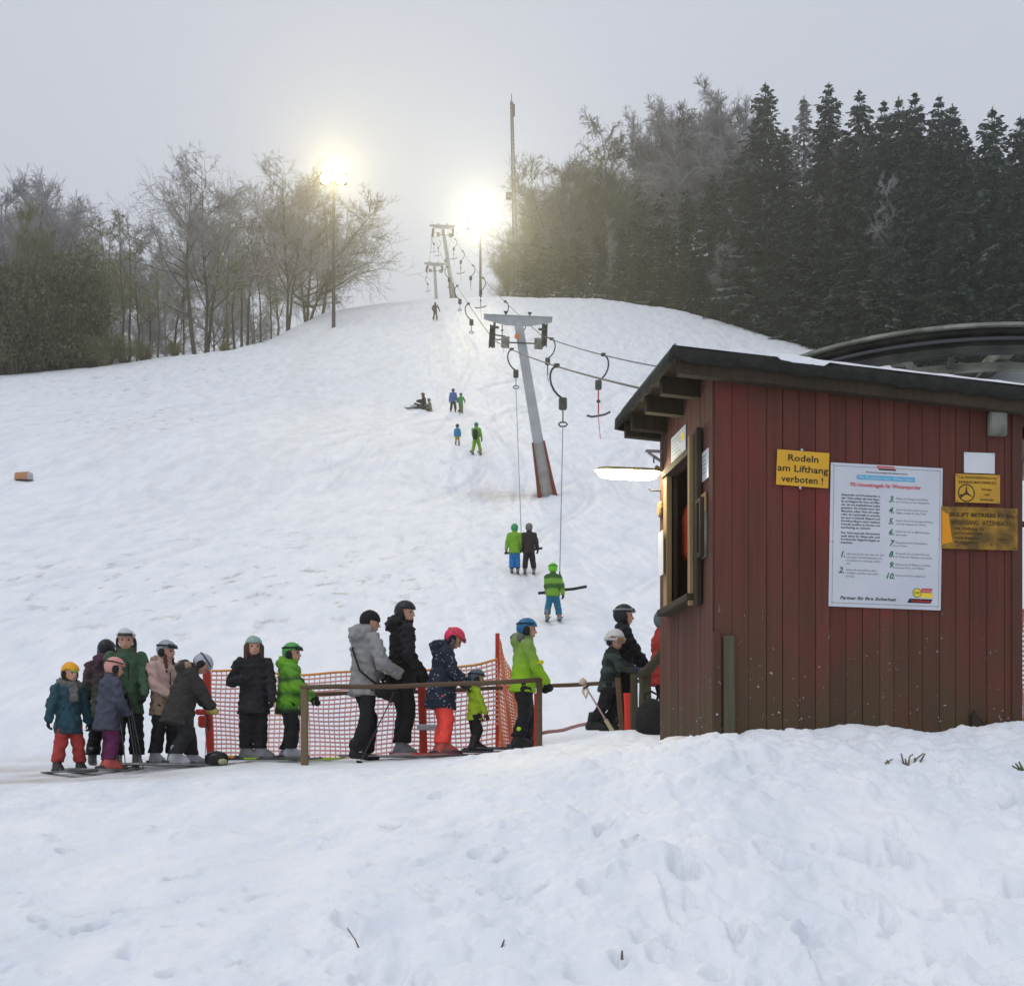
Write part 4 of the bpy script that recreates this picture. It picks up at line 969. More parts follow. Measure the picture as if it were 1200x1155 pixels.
net('safety_net', [npt(246,16.6), npt(290,16.9), npt(345,16.8), npt(420,16.7), npt(500,16.6), npt(560,16.5), npt(584,16.5)],
    [nz(888,784,16.6), nz(890,788,16.9), nz(889,789,16.8), nz(888,788,16.7), nz(886,785,16.6), nz(882,778,16.5), nz(880,772,16.5)], 'long orange safety net stretched behind the queue', 56, 20)
net('safety_net', [npt(583,16.45), npt(592,16.2), npt(603,15.9), npt(626,15.6)], [nz(880,744,16.45), nz(880,770,16.2), nz(878,800,15.9), nz(874,826,15.6)], 'crumpled orange net end draped from its tall stake', 26, 26, hem=False, m=M_NETP)
post(583, 742, 16.5, .05, 'tall orange stake holding the net end', M_REDPOST, name='net_stake')
t, h = post(248, 784, 16.3, .085, 'leaning red net post beside the person bending over', M_REDPOST, (-.06, 0), name='net_post')
b = MB(); b.cham((-.18,-.06,h*.50), (-.0,.05,h*.56), .02); b.cham((-.15,-.06,h*.36), (-.01,.05,h*.49), .02); b.build('buckle', M_REDPOST, t)
t, h = post(497, 790, 16.3, .09, 'red net post behind the girl in coral trousers', M_REDPOST, (-.03, 0), name='net_post')
b = MB(); b.cham((-.08,-.06,h*.32), (.16,.05,h*.39), .02); b.build('clamp', M_WHITE, t)
net('safety_net', [npt(1196,12.6), npt(1235,12.7), npt(1290,12.9)], [nz(845,714,12.6), nz(845,716,12.7), nz(845,718,12.9)], 'piece of orange net visible past the hut corner', 22, 22)
post(1205, 705, 12.55, .06, 'wooden net post past the hut corner', M_POSTWOOD, name='net_post')
# cable stay past the hut's far edge
a, b_ = at(1192, 580, 10.6), at(1212, 470, 10.6); t = thing('stay_wire', a, 'thin dark stay wire past the hut edge', 'wire'); b = MB(); b.tube([(0,0,0), tuple(b_-a)], .006, 5); b.build('wire', M_DARKSTEEL, t); b = MB(); b.cham((-.02,-.02,-.24), (.06,.02,-.20), .005); b.build('hook', M_DARKSTEEL, t)
# black bag on the snow beside the hut
bx = (763-600)/F*12.6; g = ground(bx, 12.6); t = thing('black_bag', (bx, 12.6, g), 'black bag leaning against the hut corner', 'bag')
b = MB(); b.lathe([(0,-.03),(.12,-.02),(.15,.06),(.14,.18),(.10,.26),(.045,.30),(0,.31)], 14, Matrix.Diagonal((1,.8,1,1))); b.build('sack', M_BLACKBAG, t, True)
b = MB(); b.tube([(-.05,0,.27),(-.06,0,.34),(0,0,.37),(.06,0,.34),(.05,0,.27)], .012, 6); b.build('strap', M_BLACKBAG, t)
# orange marker pad lying on the slope
Y = 58; x = (27-600)/F*Y; 
for Y in np.arange(30, 90, .5):
    x = (27-600)/F*Y; g = ground(x, Y)
    if 950-F*g/Y < 565: break
t = thing('marker_pad', (x, Y, g), 'small orange marker pad lying on the open slope', 'marker'); s = Y/F
b = MB(); V = []
for k in range(7):
    a = math.pi*k/6; V += [(-9*s*1 - 0*s, -4*s*math.cos(a), 9*s*math.sin(a)), (6*s, -4*s*math.cos(a), 10*s*math.sin(a))]
b.add(V, [(2*k, 2*k+1, 2*k+3, 2*k+2) for k in range(6)]); b.add([V[2*k] for k in range(7)], [tuple(range(7))]); b.build('cover', mat('faded_tan_orange', (.50,.25,.12), .8, (.42,.22,.12), 3), t, False)
b = MB(); V = []
for k in range(7):
    a = math.pi*k/6; V += [(6.05*s, -4.2*s*math.cos(a), 10*s*math.sin(a)), (11*s, -3.6*s*math.cos(a), 8*s*math.sin(a))]
b.add(V, [(2*k, 2*k+1, 2*k+3, 2*k+2) for k in range(6)]); b.add([V[2*k+1] for k in range(7)], [tuple(range(7))[::-1]]); b.build('end_cap', M_GREYPAINT, t)
# twigs and dry stalks in the near snow
def march(px, py):
    for Y in np.arange(4.5, 16, .02):
        x = (px-600)/F*Y
        if 950-F*ground(x, Y)/Y <= py: return x, Y
    return (px-600)/F*9, 9
M_TWIG = mat('dry_stalk', (.10,.085,.06), .8, (.2,.17,.12), 30)
def twig(px, py, strokes, label, r=.004, name='dry_twig'):
    x, Y = march(px, py); t = thing(name, (x, Y, ground(x, Y)), label, 'twig'); s = Y/F
    b = MB()
    for st in strokes: b.tube([(p[0]*s, (p[2] if len(p) > 2 else 0)*s, p[1]*s) for p in st], [r*1.2]+[r*.7]*(len(st)-1), 5)
    b.build('stalk', M_TWIG, t); return t
twig(422, 1112, [[(0,-3),(-6,11),(-15,24)]], 'single bent dry stalk sticking out of smooth snow', .0035)
twig(591, 1112, [[(-3,-2),(0,7)]], 'tiny dark twig tip in the snow', .004)
twig(729, 1126, [[(0,-2),(0,9)]], 'short upright stub poking from a snow hollow', .005)
twig(1062, 897, [[(-2,-2),(-6,14)],[(2,-2),(4,10),(8,13)],[(6,-2),(12,8),(20,14)],[(14,0),(22,14)],[(0,0),(-1,8)],[(10,-1),(10,9)]], 'tuft of dry stalks before the hut', .006, 'dry_tuft')
twig(1042, 898, [[(-5,-1),(4,4)],[(0,-1),(-3,3)]], 'small dry leaf scrap beside the stalk tuft', .005)
M_GRASSY = mat('dry_green_grass', (.10,.12,.04), .8)
twig(1198, 903, [[(0,-2),(-8,8)],[(2,-2),(-4,10)],[(4,-2),(4,9)],[(0,-2),(-12,5)]], 'green grass tuft at the picture edge by the hut', .006, 'grass_tuft').children[0].data.materials[0] = M_GRASSY

# ------------------------------------------------------------------ trees
M_BARK = mat('dark_bark', (.075,.068,.055), .9, (.10,.09,.075), 5, .4, 30)
M_BARKOLIVE = mat('mossy_bark', (.085,.08,.045), .9, (.12,.115,.08), 4)
M_BIRCH = mat('birch_bark', (.30,.29,.27), .8, (.10,.09,.08), 3, stretch=(1,1,2.5))
M_TWIGS = mat('bare_twigs', (.17,.15,.125), .9, (.26,.24,.22), .6)
M_FROSTHAZE = mat('frosted_hazy_twigs', (.42,.415,.43), .9, (.28,.265,.25), .5)  # hoar frost grey, paler still because the wood's haze is mixed into the colour
M_FROSTD = mat('grey_frosted_twigs', (.40,.39,.395), .9, (.25,.24,.23), .5)
M_OLIVEHAZE = mat('olive_hazy_twigs', (.205,.22,.085), .9, (.27,.265,.16), .5)  # olive twig tone, lightened in the colour to stand in for haze
M_NEEDLE = mat('spruce_needles', (.026,.054,.027), .9, (.050,.085,.045), .6, fac=(.3,.7))
M_NEEDLELIT = mat('olive_lit_needles', (.065,.085,.034), .85, (.115,.125,.058), .8)  # young conifers' olive green, with the floodlight's yellow-green light added to the colour
M_TREESNOW = mat('snow_on_branch', (.58,.61,.63), .9, (.34,.37,.37), 2.)
M_BRUSH = mat('dark_brush_leaves', (.078,.092,.040), .9, (.13,.135,.07), .5)
def tubes_np(P0, P1, r0, r1, n=3):
    """many tapered n-sided twigs at once -> verts, quads"""
    P0 = np.asarray(P0); P1 = np.asarray(P1); d = P1-P0; L = np.linalg.norm(d, axis=1, keepdims=True); t = d/np.maximum(L, 1e-6)
    ref = np.where(np.abs(t[:, 2:3]) < .9, np.array([[0,0,1.]]), np.array([[1.,0,0]]))
    a = np.cross(t, ref); a /= np.linalg.norm(a, axis=1, keepdims=True); b = np.cross(t, a)
    vs = []
    for (P, r) in ((P0, r0), (P1, r1)):
        for j in range(n):
            an = 2*math.pi*j/n; vs.append(P + (a*math.cos(an)+b*math.sin(an))*np.asarray(r)[:, None])
    V = np.stack(vs, 1).reshape(-1, 3); N = len(P0); o = np.arange(N)[:, None]*(2*n)
    Q = np.concatenate([o + np.array([[j, (j+1) % n, n+(j+1) % n, n+j]]) for j in range(n)], 0)
    return V, Q
def bare_tree(name, h, seed, spread=.33, forks=1, first=.3, droop=.0, lean=0., dense=1., upright=.5, thick=1.):
    """trunk mesh and crown mesh of a leafless tree grown by repeated forking"""
    rg = np.random.default_rng(seed); trunk0 = []; trunk1 = []; tr0 = []; tr1 = []; c0 = []; c1 = []; cr0 = []; cr1 = []
    br = []                                          # (pos, dir, length, radius)
    for f in range(forks):
        p = np.array([rg.uniform(-.12,.12)*(forks > 1), rg.uniform(-.1,.1)*(forks > 1), -.4]); d = np.array([lean + rg.uniform(-.05,.05) + (.16*(f-(forks-1)/2) if forks > 1 else 0), rg.uniform(-.05,.05), 1.]); d /= np.linalg.norm(d)
        n = 12; r = h*.0135*thick*(1 if forks == 1 else .82); hh = h*rg.uniform(.86, 1.)
        for k in range(n):
            q = p + d*hh/n; ra = r*(1-.9*k/n); rb = r*(1-.9*(k+1)/n)
            trunk0.append(p); trunk1.append(q); tr0.append(max(ra,.02)); tr1.append(max(rb,.02))
            if (k+1)/n > first:
                m = rg.integers(1, 4)
                for _ in range(m):
                    az = rg.uniform(0, 2*math.pi); u = (k+1)/n; el = upright + rg.uniform(-.25,.3)
                    dd = np.array([math.cos(az)*math.cos(el), math.sin(az)*math.cos(el), math.sin(el)])
                    L = h*spread*rg.uniform(.55,1.05)*(1.15-.75*max(0,(u-.45)/.55))
                    br.append((p+(q-p)*rg.uniform(0,1), dd, L, max(rb*.55, .028)))
            p = q; d = d + rg.normal(0,.06,3); d[2] = abs(d[2]); d /= np.linalg.norm(d)
    lvl2 = []
    for (p, d, L, r) in br:
        n = 5
        for k in range(n):
            q = p + d*L/n; ra = r*(1-.7*k/n); rb = r*(1-.7*(k+1)/n)
            trunk0.append(p); trunk1.append(q); tr0.append(ra); tr1.append(rb)
            for _ in range(int(rg.integers(1, 3))):
                dd = d + rg.normal(0,.55,3); dd[2] += .12-droop; dd /= np.linalg.norm(dd)
                lvl2.append((p+(q-p)*rg.uniform(0,1), dd, L*rg.uniform(.3,.55), max(rb*.6,.017)))
            p = q; d = d + rg.normal(0,.14,3) + np.array([0,0,.10-droop*.6]); d /= np.linalg.norm(d)
    for (p, d, L, r) in lvl2:
        n = 3
        for k in range(n):
            q = p + d*L/n; c0.append(p); c1.append(q); cr0.append(r*(1-.25*k)); cr1.append(r*(1-.25*(k+1)))
            for _ in range(int(rg.integers(2, 4)*dense)):
                dd = d + rg.normal(0,.6,3) + np.array([0,0,.08-droop]); dd /= np.linalg.norm(dd)
                LL = L*rg.uniform(.3,.75); s = p+(q-p)*rg.uniform(0,1); e = s + dd*LL; r3 = .0155
                c0.append(s); c1.append(e); cr0.append(r3); cr1.append(.006)
                for _ in range(4):
                    d3 = dd + rg.normal(0,.55,3) + np.array([0,0,-droop]); d3 /= np.linalg.norm(d3); s2 = s+(e-s)*rg.uniform(.3,1)
                    c0.append(s2); c1.append(s2+d3*LL*rg.uniform(.4,.8)); cr0.append(.0125); cr1.append(.006)
            p = q; d = d + rg.normal(0,.2,3) + np.array([0,0,-droop*.5]); d /= np.linalg.norm(d)
    Vt, Qt = tubes_np(trunk0, trunk1, tr0, tr1, 6); Vc, Qc = tubes_np(c0, c1, cr0, cr1, 3)
    return (Vt, Qt), (Vc, Qc)
def spruce(h, seed, rmax=.17, low=.05, dens=1., snow=.10, ragged=.25):
    rg = np.random.default_rng(seed); n_w = int(h*1.9)
    b0 = []; b1 = []; r0 = []; r1 = []; quads = []; mi = []
    lop = rg.uniform(0, 6.28)
    for w in range(n_w):
        u = low + (1-low)*((w+rg.uniform(0,.9))/n_w)**.82; z = u*h
        Rr = rmax*h*((1-u)**.78)*(1+rg.uniform(-ragged, ragged)) + .10
        nb = int(rg.integers(7, 11))
        for k in range(nb):
            az = 2*math.pi*(k+rg.uniform(-.45,.45))/nb + w*1.3; L = Rr*rg.uniform(.62,1.15)*(1+.14*math.cos(az-lop)); dr = -.16 - .42*(1-u) + rg.uniform(-.14,.12) + 2.6*max(0, u-.80)
            o = np.array([math.cos(az), math.sin(az), 0]); sd = np.array([-math.sin(az), math.cos(az), 0])
            pt = lambda s: np.array([0,0,z]) + o*L*s + np.array([0,0,1])*(L*(dr*s + .26*s*s))
            b0.append(pt(0)); b1.append(pt(.95)); r0.append(.035); r1.append(.012)
            m = max(5, int((5+L*4.6)*dens))
            for i in range(m):
                s = (i+rg.uniform(0,1))/m; s = s**.72; c = pt(s); sz = rg.uniform(.30,.62)*(.72+.22*min(L,2.2))*(.55+.45*min(1, L/.9))
                side = rg.choice([-1,1])
                dirv = o*rg.uniform(.4,1) + sd*side*rg.uniform(.2,.9) + np.array([0,0,rg.uniform(-.8,.0)]); dirv /= np.linalg.norm(dirv)
                wv = np.cross(dirv, np.array([rg.normal(0,.6), rg.normal(0,.6), 1.])); wv /= np.linalg.norm(wv)+1e-6
                w2 = sz*rg.uniform(.20,.36)
                quads.append([c-dirv*.1, c+dirv*sz*.45-wv*w2, c+dirv*sz, c+dirv*sz*.5+wv*w2]); mi.append(0)
            if rg.random() < snow*3 and L > .6:      # snow lying along the outer half of a bough
                for i in range(3):
                    s = .5+.16*i; c = pt(s)+np.array([0,0,.09]); ww = L*.07+.05; quads.append([c-sd*ww, c+o*L*.10-sd*ww*.6, c+o*L*.16, c+sd*ww]); mi.append(1)
    for k in range(8):                               # leading shoot
        a = k*2.4; c = np.array([0,0,h*(1-.004*k)]); d = np.array([math.cos(a)*.35, math.sin(a)*.35, .9]); quads.append([c-d*.1, c+np.array([.05,0,.1]), c+d*.35, c-np.array([.05,0,-.1])]); mi.append(0)
    Vq = np.array(quads).reshape(-1, 3); Q = np.arange(len(Vq)).reshape(-1, 4)
    Vb, Qb = tubes_np(b0, b1, r0, r1, 4)
    Vt, Qt = tubes_np([[0,0,-.5],[0,0,h*.35],[0,0,h*.7]], [[0,0,h*.35],[0,0,h*.7],[0,0,h]], [h*.011,h*.0085,h*.005], [h*.0085,h*.005,.015], 4)
    return (np.vstack([Vt, Vb]), np.vstack([Qt, Qb+len(Vt)])), (Vq, Q, mi)
def leaf_bush(w, h, seed, n=6500):
    rg = np.random.default_rng(seed); lumps = [(rg.uniform(-.38,.38)*w, rg.uniform(-.3,.3)*w, rg.uniform(.15,.8)*h, rg.uniform(.16,.32)*w) for _ in range(16)]
    q = []; s0 = []; s1 = []
    for i in range(n):
        lx, ly, lz, lr = lumps[rg.integers(0, 16)]; v = rg.normal(0,1,3); v /= np.linalg.norm(v); c = np.array([lx,ly,lz]) + v*lr*rg.uniform(.45,1.05)*np.array([1,1,.9*h/w])
        if c[2] < 0: c[2] = abs(c[2])*.6
        a = rg.normal(0,1,3); a /= np.linalg.norm(a); b = np.cross(a, rg.normal(0,1,3)); b /= np.linalg.norm(b); sz = rg.uniform(.06,.14)
        q.append([c-a*sz, c+b*sz*.5, c+a*sz, c-b*sz*.5])
    for (lx,ly,lz,lr) in lumps:
        for _ in range(5): s0.append([lx*.25,ly*.25,-.3]); s1.append([lx+rg.normal(0,.3)*lr,ly+rg.normal(0,.3)*lr,lz+lr*rg.uniform(.2,1.3)])
    Vs, Qs = tubes_np(s0, s1, [.045]*len(s0), [.015]*len(s0), 4)
    V = np.array(q).reshape(-1, 3); return (Vs, Qs), (V, np.arange(len(V)).reshape(-1, 4))
KIT = {}; HREF = {}
def kit(key, maker, bark, leaf):
    tr, cr = maker()
    HREF[key] = float(.35*np.percentile(np.asarray(cr[0])[:, 2], 99.6) + .65*np.asarray(cr[0])[:, 2].max())
    KIT[key] = (mesh_from('trunk', tr[0], tr[1], bark, None, True), mesh_from('crown', cr[0], cr[1], leaf, cr[2] if len(cr) > 2 else None))
H0 = 15.0
kit('oak_a', lambda: bare_tree('', H0, 1, .34, 1, .28, 0, -.12, 1.1), M_BARK, M_FROSTHAZE)
kit('oak_b', lambda: bare_tree('', H0, 2, .36, 2, .30, 0, .0, 1.0), M_BARK, M_FROSTHAZE)
kit('oak_c', lambda: bare_tree('', H0, 3, .40, 3, .22, 0, .05, 1.0, .35), M_BARK, M_TWIGS)
kit('slim_a', lambda: bare_tree('', H0, 4, .17, 1, .35, 0, .02, .9, .7, .7), M_BARKOLIVE, M_OLIVEHAZE)
kit('slim_b', lambda: bare_tree('', H0, 5, .20, 1, .45, 0, -.03, .9, .8, .65), M_BARK, M_TWIGS)
kit('haze_a', lambda: bare_tree('', H0, 6, .26, 2, .2, .05, 0, 1.2, .6, .8), M_BARK, M_FROSTHAZE)
kit('birch_a', lambda: bare_tree('', H0, 7, .26, 1, .3, .16, .0, 1.3, .8, .7), M_BIRCH, M_FROSTHAZE)
kit('birch_b', lambda: bare_tree('', H0, 8, .24, 2, .35, .2, .03, 1.2, .75, .7), M_BIRCH, M_TWIGS)
kit('bushy', lambda: bare_tree('', H0, 9, .28, 3, .1, .0, .0, 1.6, .6, .7), M_BARKOLIVE, M_OLIVEHAZE)
kit('fan', lambda: bare_tree('', H0, 12, .30, 3, .30, .03, .0, 2.2, .95, .7), M_BARK, M_FROSTHAZE)
kit('fan_right', lambda: bare_tree('', H0, 14, .26, 3, .45, .03, .0, 1.9, .95, .7), M_BARK, M_FROSTD)
kit('fan_open', lambda: bare_tree('', H0, 15, .27, 2, .35, .03, .0, 1.35, .9, .75), M_BARK, M_FROSTHAZE)
kit('spruce_a', lambda: spruce(20, 21, .225, .04, 1.0, .075), M_BARK, [M_NEEDLE, M_TREESNOW])
kit('spruce_b', lambda: spruce(20, 22, .19, .06, 1.0, .10), M_BARK, [M_NEEDLE, M_TREESNOW])
kit('spruce_c', lambda: spruce(20, 23, .25, .04, 1.0, .05, .4), M_BARK, [M_NEEDLE, M_TREESNOW])
kit('young_a', lambda: spruce(20, 24, .30, .02, .8, .06, .4), M_BARK, [M_NEEDLELIT, M_TREESNOW])
kit('larch', lambda: spruce(20, 25, .15, .12, .34, .0, .5), M_BARK, [M_FROSTHAZE, M_TREESNOW])
kit('brush', lambda: leaf_bush(6, 5, 31), M_BARKOLIVE, M_BRUSH)
kit('brush_b', lambda: leaf_bush(5, 6, 32), M_BARK, M_OLIVEHAZE)
def plant(key, px, ptop, Y, label, name, cat='tree', group=None, rz=None, wide=1., sink=0.):
    x = (px-600)/F*Y; g = ground(x, Y) - sink; h = (950-ptop)/F*Y - g
    href = HREF[key]
    t = thing(name, (x, Y, g), label, cat, (rz if rz is not None else (px*1.7) % 6.28), group)
    s = h/href
    for nm, me in zip(('trunk', 'crown'), KIT[key]):
        o = ob(nm, me, t); 
    t.scale = (s*wide, s*wide, s); return t
def beyond(px, d): return crest(px) + d
# --- the wood beyond the ridge on the pale side: distinct trees first
plant('oak_a', 229, 196, beyond(229, 3), 'bare tree with a long leaning trunk and airy frosted crown', 'bare_tree', rz=0)
plant('oak_b', 243, 188, beyond(243, 6), 'tallest bare tree of the middle clump, straight dark trunk', 'bare_tree', rz=.3)
plant('oak_b', 338, 193, beyond(338, 4), 'forked bare tree at the near end of the ridge grove', 'bare_tree', rz=.2)
plant('oak_c', 360, 202, beyond(360, 7), 'broad bare tree glowing yellow below the pole floodlight', 'bare_tree', rz=.0, wide=.95)
plant('oak_a', 377, 232, beyond(377, 3), 'slanted bare tree reaching out over the slope brow', 'bare_tree', rz=3.3, wide=1.15)
plant('slim_a', 268, 258, beyond(268, 2), 'slim mossy tree standing just before the straight trunk clump', 'slim_tree')
plant('slim_b', 306, 252, beyond(306, 2), 'slim straight tree in the gap before the forked tree', 'slim_tree', rz=0)
plant('slim_b', 283, 240, beyond(283, 6), 'one of three close slender trunks amid the ridge grove', 'slim_tree', group='three close slender trunks')
plant('slim_b', 290, 232, beyond(290, 8), 'one of three close slender trunks amid the ridge grove', 'slim_tree', group='three close slender trunks')
plant('slim_a', 276, 250, beyond(276, 9), 'one of three close slender trunks amid the ridge grove', 'slim_tree', group='three close slender trunks')
plant('slim_a', 185, 300, beyond(185, 1), 'thin crooked sapling leaning at the snow edge', 'slim_tree', rz=2)
plant('slim_a', 141, 246, beyond(141, 3), 'narrow olive tree with a pointed crown above its neighbours', 'slim_tree')
G = 'bare trees of the hazy wood'
for i, (px, pt, d, k, wd) in enumerate([(22,208,46,'fan_open',1.),(52,214,38,'oak_b',.9),(82,212,52,'fan_open',.9),(100,236,30,'haze_a',.8),(118,252,22,'slim_a',1.2),(128,262,8,'slim_a',1.1),(160,285,9,'slim_a',1.2),(170,272,26,'haze_a',.7),(198,258,40,'haze_a',.8),(-6,196,30,'oak_b',1.),(38,240,12,'bushy',.8),(108,300,4,'bushy',.7),(255,232,44,'haze_a',.8),(300,262,36,'haze_a',.7),(322,262,30,'slim_a',1.1),(-30,200,36,'haze_a',1.),(5,205,56,'oak_a',1.),(135,268,48,'haze_a',.8),(64,216,64,'fan_open',.9),(36,204,60,'haze_a',.8),(152,262,14,'slim_b',1.2),(176,300,12,'slim_b',1.1),(216,300,9,'slim_a',1.1),(205,292,10,'slim_b',1.1),(318,300,5,'slim_b',1.1)]):
    plant(k, px, pt, beyond(px, d), 'hazy leafless tree in the wood beside the slope', 'bare_tree', group=G, wide=wd)
for i, (px, pt, d, wd) in enumerate([(8,282,2,1.5),(30,288,3,1.4),(52,300,2,1.4),(74,305,3,1.2),(18,330,1.2,1.4),(44,345,1,1.3),(70,360,1,1.2),(-20,290,3,1.5),(92,345,2,1.2)]):
    plant('brush', px, pt, beyond(px, d), 'dark olive thicket at the edge of the hazy wood', 'thicket_bush', 'bush', 'dark olive thickets', wide=wd*.55)
for i, (px, pt, d, wd) in enumerate([(108,372,1,1.2),(124,384,1.5,1.2),(146,392,1,1.1),(168,395,2,1.1),(205,396,3,1.1),(262,398,2,1.1),(110,395,.5,1.2)]):
    plant('brush_b', px, pt, beyond(px, d), 'low brown brush under the bare trees', 'brush_bush', 'bush', 'low brush under the bare trees', wide=wd)
# --- the forest on the other side
plant('spruce_a', 897, 97, beyond(897, 4), 'tall dark spruce with a broad even cone, tallest beside the birches', 'spruce_tree')
plant('larch', 942, 113, beyond(942, 9), 'pale frosted larch between two dark spruces', 'larch_tree')
plant('spruce_b', 971, 97, beyond(971, 6), 'tall dark spruce just beyond the pale larch', 'spruce_tree')
plant('spruce_a', 1163, 126, beyond(1163, 4), 'broad dark spruce standing apart near the picture edge', 'spruce_tree')
plant('spruce_b', 1100, 112, beyond(1100, 5), 'dark spruce with a double pointed top over the wheel', 'spruce_tree')
plant('fan_right', 829, 86, beyond(829, 10), 'tallest frosted birch with a rounded fan crown', 'birch_tree', wide=1.0)
plant('birch_b', 790, 104, beyond(790, 9), 'frosted birch with drooping twigs beside the tallest birch', 'birch_tree', wide=1.1)
plant('oak_c', 655, 180, beyond(655, 5), 'broad leafless tree at the forest end near the mast', 'bare_tree', rz=.5)
plant('birch_b', 725, 132, beyond(725, 8), 'slender frosted birch with a lopsided top', 'birch_tree', rz=1.2)
plant('bushy', 596, 268, beyond(596, 14), 'small leafless tree beside the foot of the radio mast', 'bare_tree', wide=.8)
SKY = {1007: 'slim spruce spire, second past the pale larch', 1036: 'shorter spruce top between two slim spires', 1053: 'blunt spruce top in the middle of the forest skyline', 1072: 'sharp spruce spire just before the double topped spruce',
    1116: 'spruce top half hidden by the double topped spruce', 1131: 'low spruce top in the dip before the broad spruce', 1196: 'spruce cut by the picture edge, top visible', 921: 'low spruce top between the even cone and pale larch', 958: 'bushy spruce standing under the pale larch', 870: 'spruce half hidden between the tallest birch and even cone'}
Gs, Gb, Gy = 'spruces of the dark forest', 'frosted birches of the forest edge', 'young conifers along the forest edge'
for px, pt, d, k, wd in [(1007,105,8,'spruce_b',1.),(1036,118,5,'spruce_b',1.),(1053,114,9,'spruce_a',.9),(1072,108,6,'spruce_b',1.),(1116,122,9,'spruce_a',.9),(1131,150,4,'spruce_b',1.),(1196,136,8,'spruce_a',1.),(1215,130,5,'spruce_a',1.),(921,150,10,'spruce_b',1.),(958,170,3,'spruce_c',1.),(990,160,4,'spruce_a',1.),(1022,170,2.5,'spruce_c',1.),(1060,180,2.5,'spruce_a',1.),(1088,175,3,'spruce_c',1.),(1142,185,2,'spruce_c',1.),(1180,190,2.5,'spruce_a',1.),(1240,140,6,'spruce_b',1.),(1265,150,5,'spruce_a',1.),(1295,165,7,'spruce_b',1.),(1330,170,5,'spruce_a',1.),(1370,190,6,'spruce_b',1.),(1415,205,5,'spruce_a',1.),(935,215,2.5,'spruce_c',1.),(915,230,2,'spruce_a',1.),(980,240,1.8,'spruce_c',1.),(1045,245,1.5,'spruce_c',1.),(1110,250,1.5,'spruce_a',1.),(1165,255,1.5,'spruce_c',1.),(880,200,5,'spruce_c',1.),(860,215,6,'spruce_a',1.),(835,205,7,'spruce_b',1.1),(805,220,6,'spruce_c',1.),(775,225,7,'spruce_a',1.),(750,215,9,'spruce_b',1.1),(1205,220,2,'spruce_c',1.),(1000,205,6,'spruce_a',1.),(1075,210,7,'spruce_b',1.1),(1125,215,7,'spruce_a',1.),(870,170,12,'spruce_b',1.),(1155,170,10,'spruce_b',1.),(1018,140,12,'spruce_b',1.),(1090,150,12,'spruce_b',1.)]:
    own = SKY.get(px)
    plant(k, px, pt, beyond(px, d), own or 'dark snow flecked spruce in the dense forest', 'spruce_tree', group=Gs, wide=wd)
for px, pt, d, k, wd in [(850,105,13,'fan_right',.7),(765,135,14,'fan_right',.7),(806,108,14,'fan_right',.65),(785,122,16,'fan_right',.7),(745,148,13,'birch_b',1.1),(700,165,10,'birch_a',1.1),(680,180,12,'birch_b',1.1),(640,196,9,'haze_a',1.),(670,200,6,'bushy',1.1),(712,190,7,'bushy',1.1),(625,235,10,'bushy',.9),(690,220,4,'birch_a',1.),(985,150,5,'birch_b',.7)]:
    plant(k, px, pt, beyond(px, d), 'hazy frosted tree among the birches by the forest', 'birch_tree', group=Gb, wide=wd)
for px, pt, d, k, wd in [(632,268,5,'young_a',1.),(655,262,4,'young_a',1.),(680,262,3,'young_a',1.),(705,255,4,'young_a',1.),(728,262,2.5,'young_a',1.),(752,268,3,'young_a',1.),(776,280,2,'young_a',1.),(800,285,2,'young_a',.9),(822,290,2,'spruce_c',1.1),(846,290,2,'spruce_c',1.1),(868,300,1.5,'spruce_c',1.1),(893,300,1.5,'spruce_c',1.1),(618,290,6,'young_a',1.),(740,310,1.2,'young_a',1.),(790,325,1,'young_a',1.),(835,335,1,'young_a',1.),(905,340,1,'spruce_c',1.2),(955,345,1,'spruce_c',1.2),(1000,350,1,'spruce_c',1.2),(1045,350,1,'spruce_c',1.2),(1090,350,1,'spruce_c',1.2),(1140,350,1,'spruce_c',1.2),(1190,350,1,'spruce_c',1.2),(668,310,2,'young_a',1.),(700,318,1.5,'young_a',1.)]:
    plant(k, px, pt, beyond(px, d), 'low conifer with branches down to the snow at the forest edge', 'young_conifer', group=Gy, wide=wd)
# pale young trunks standing before the dark forest
for px, pt, d, lab in ((868, 235, 2.2, 'pale thin birch trunk before the dark spruces'), (1032, 205, 1.0, 'pale leafless birch before the spruces over the wheel'), (845, 280, 1.0, 'short pale birch stem at the forest edge'), (714, 255, 1.6, 'pale slanted birch stem at the forest edge')):
    plant('birch_a', px, pt, beyond(px, d), lab, 'birch_tree', wide=.7)

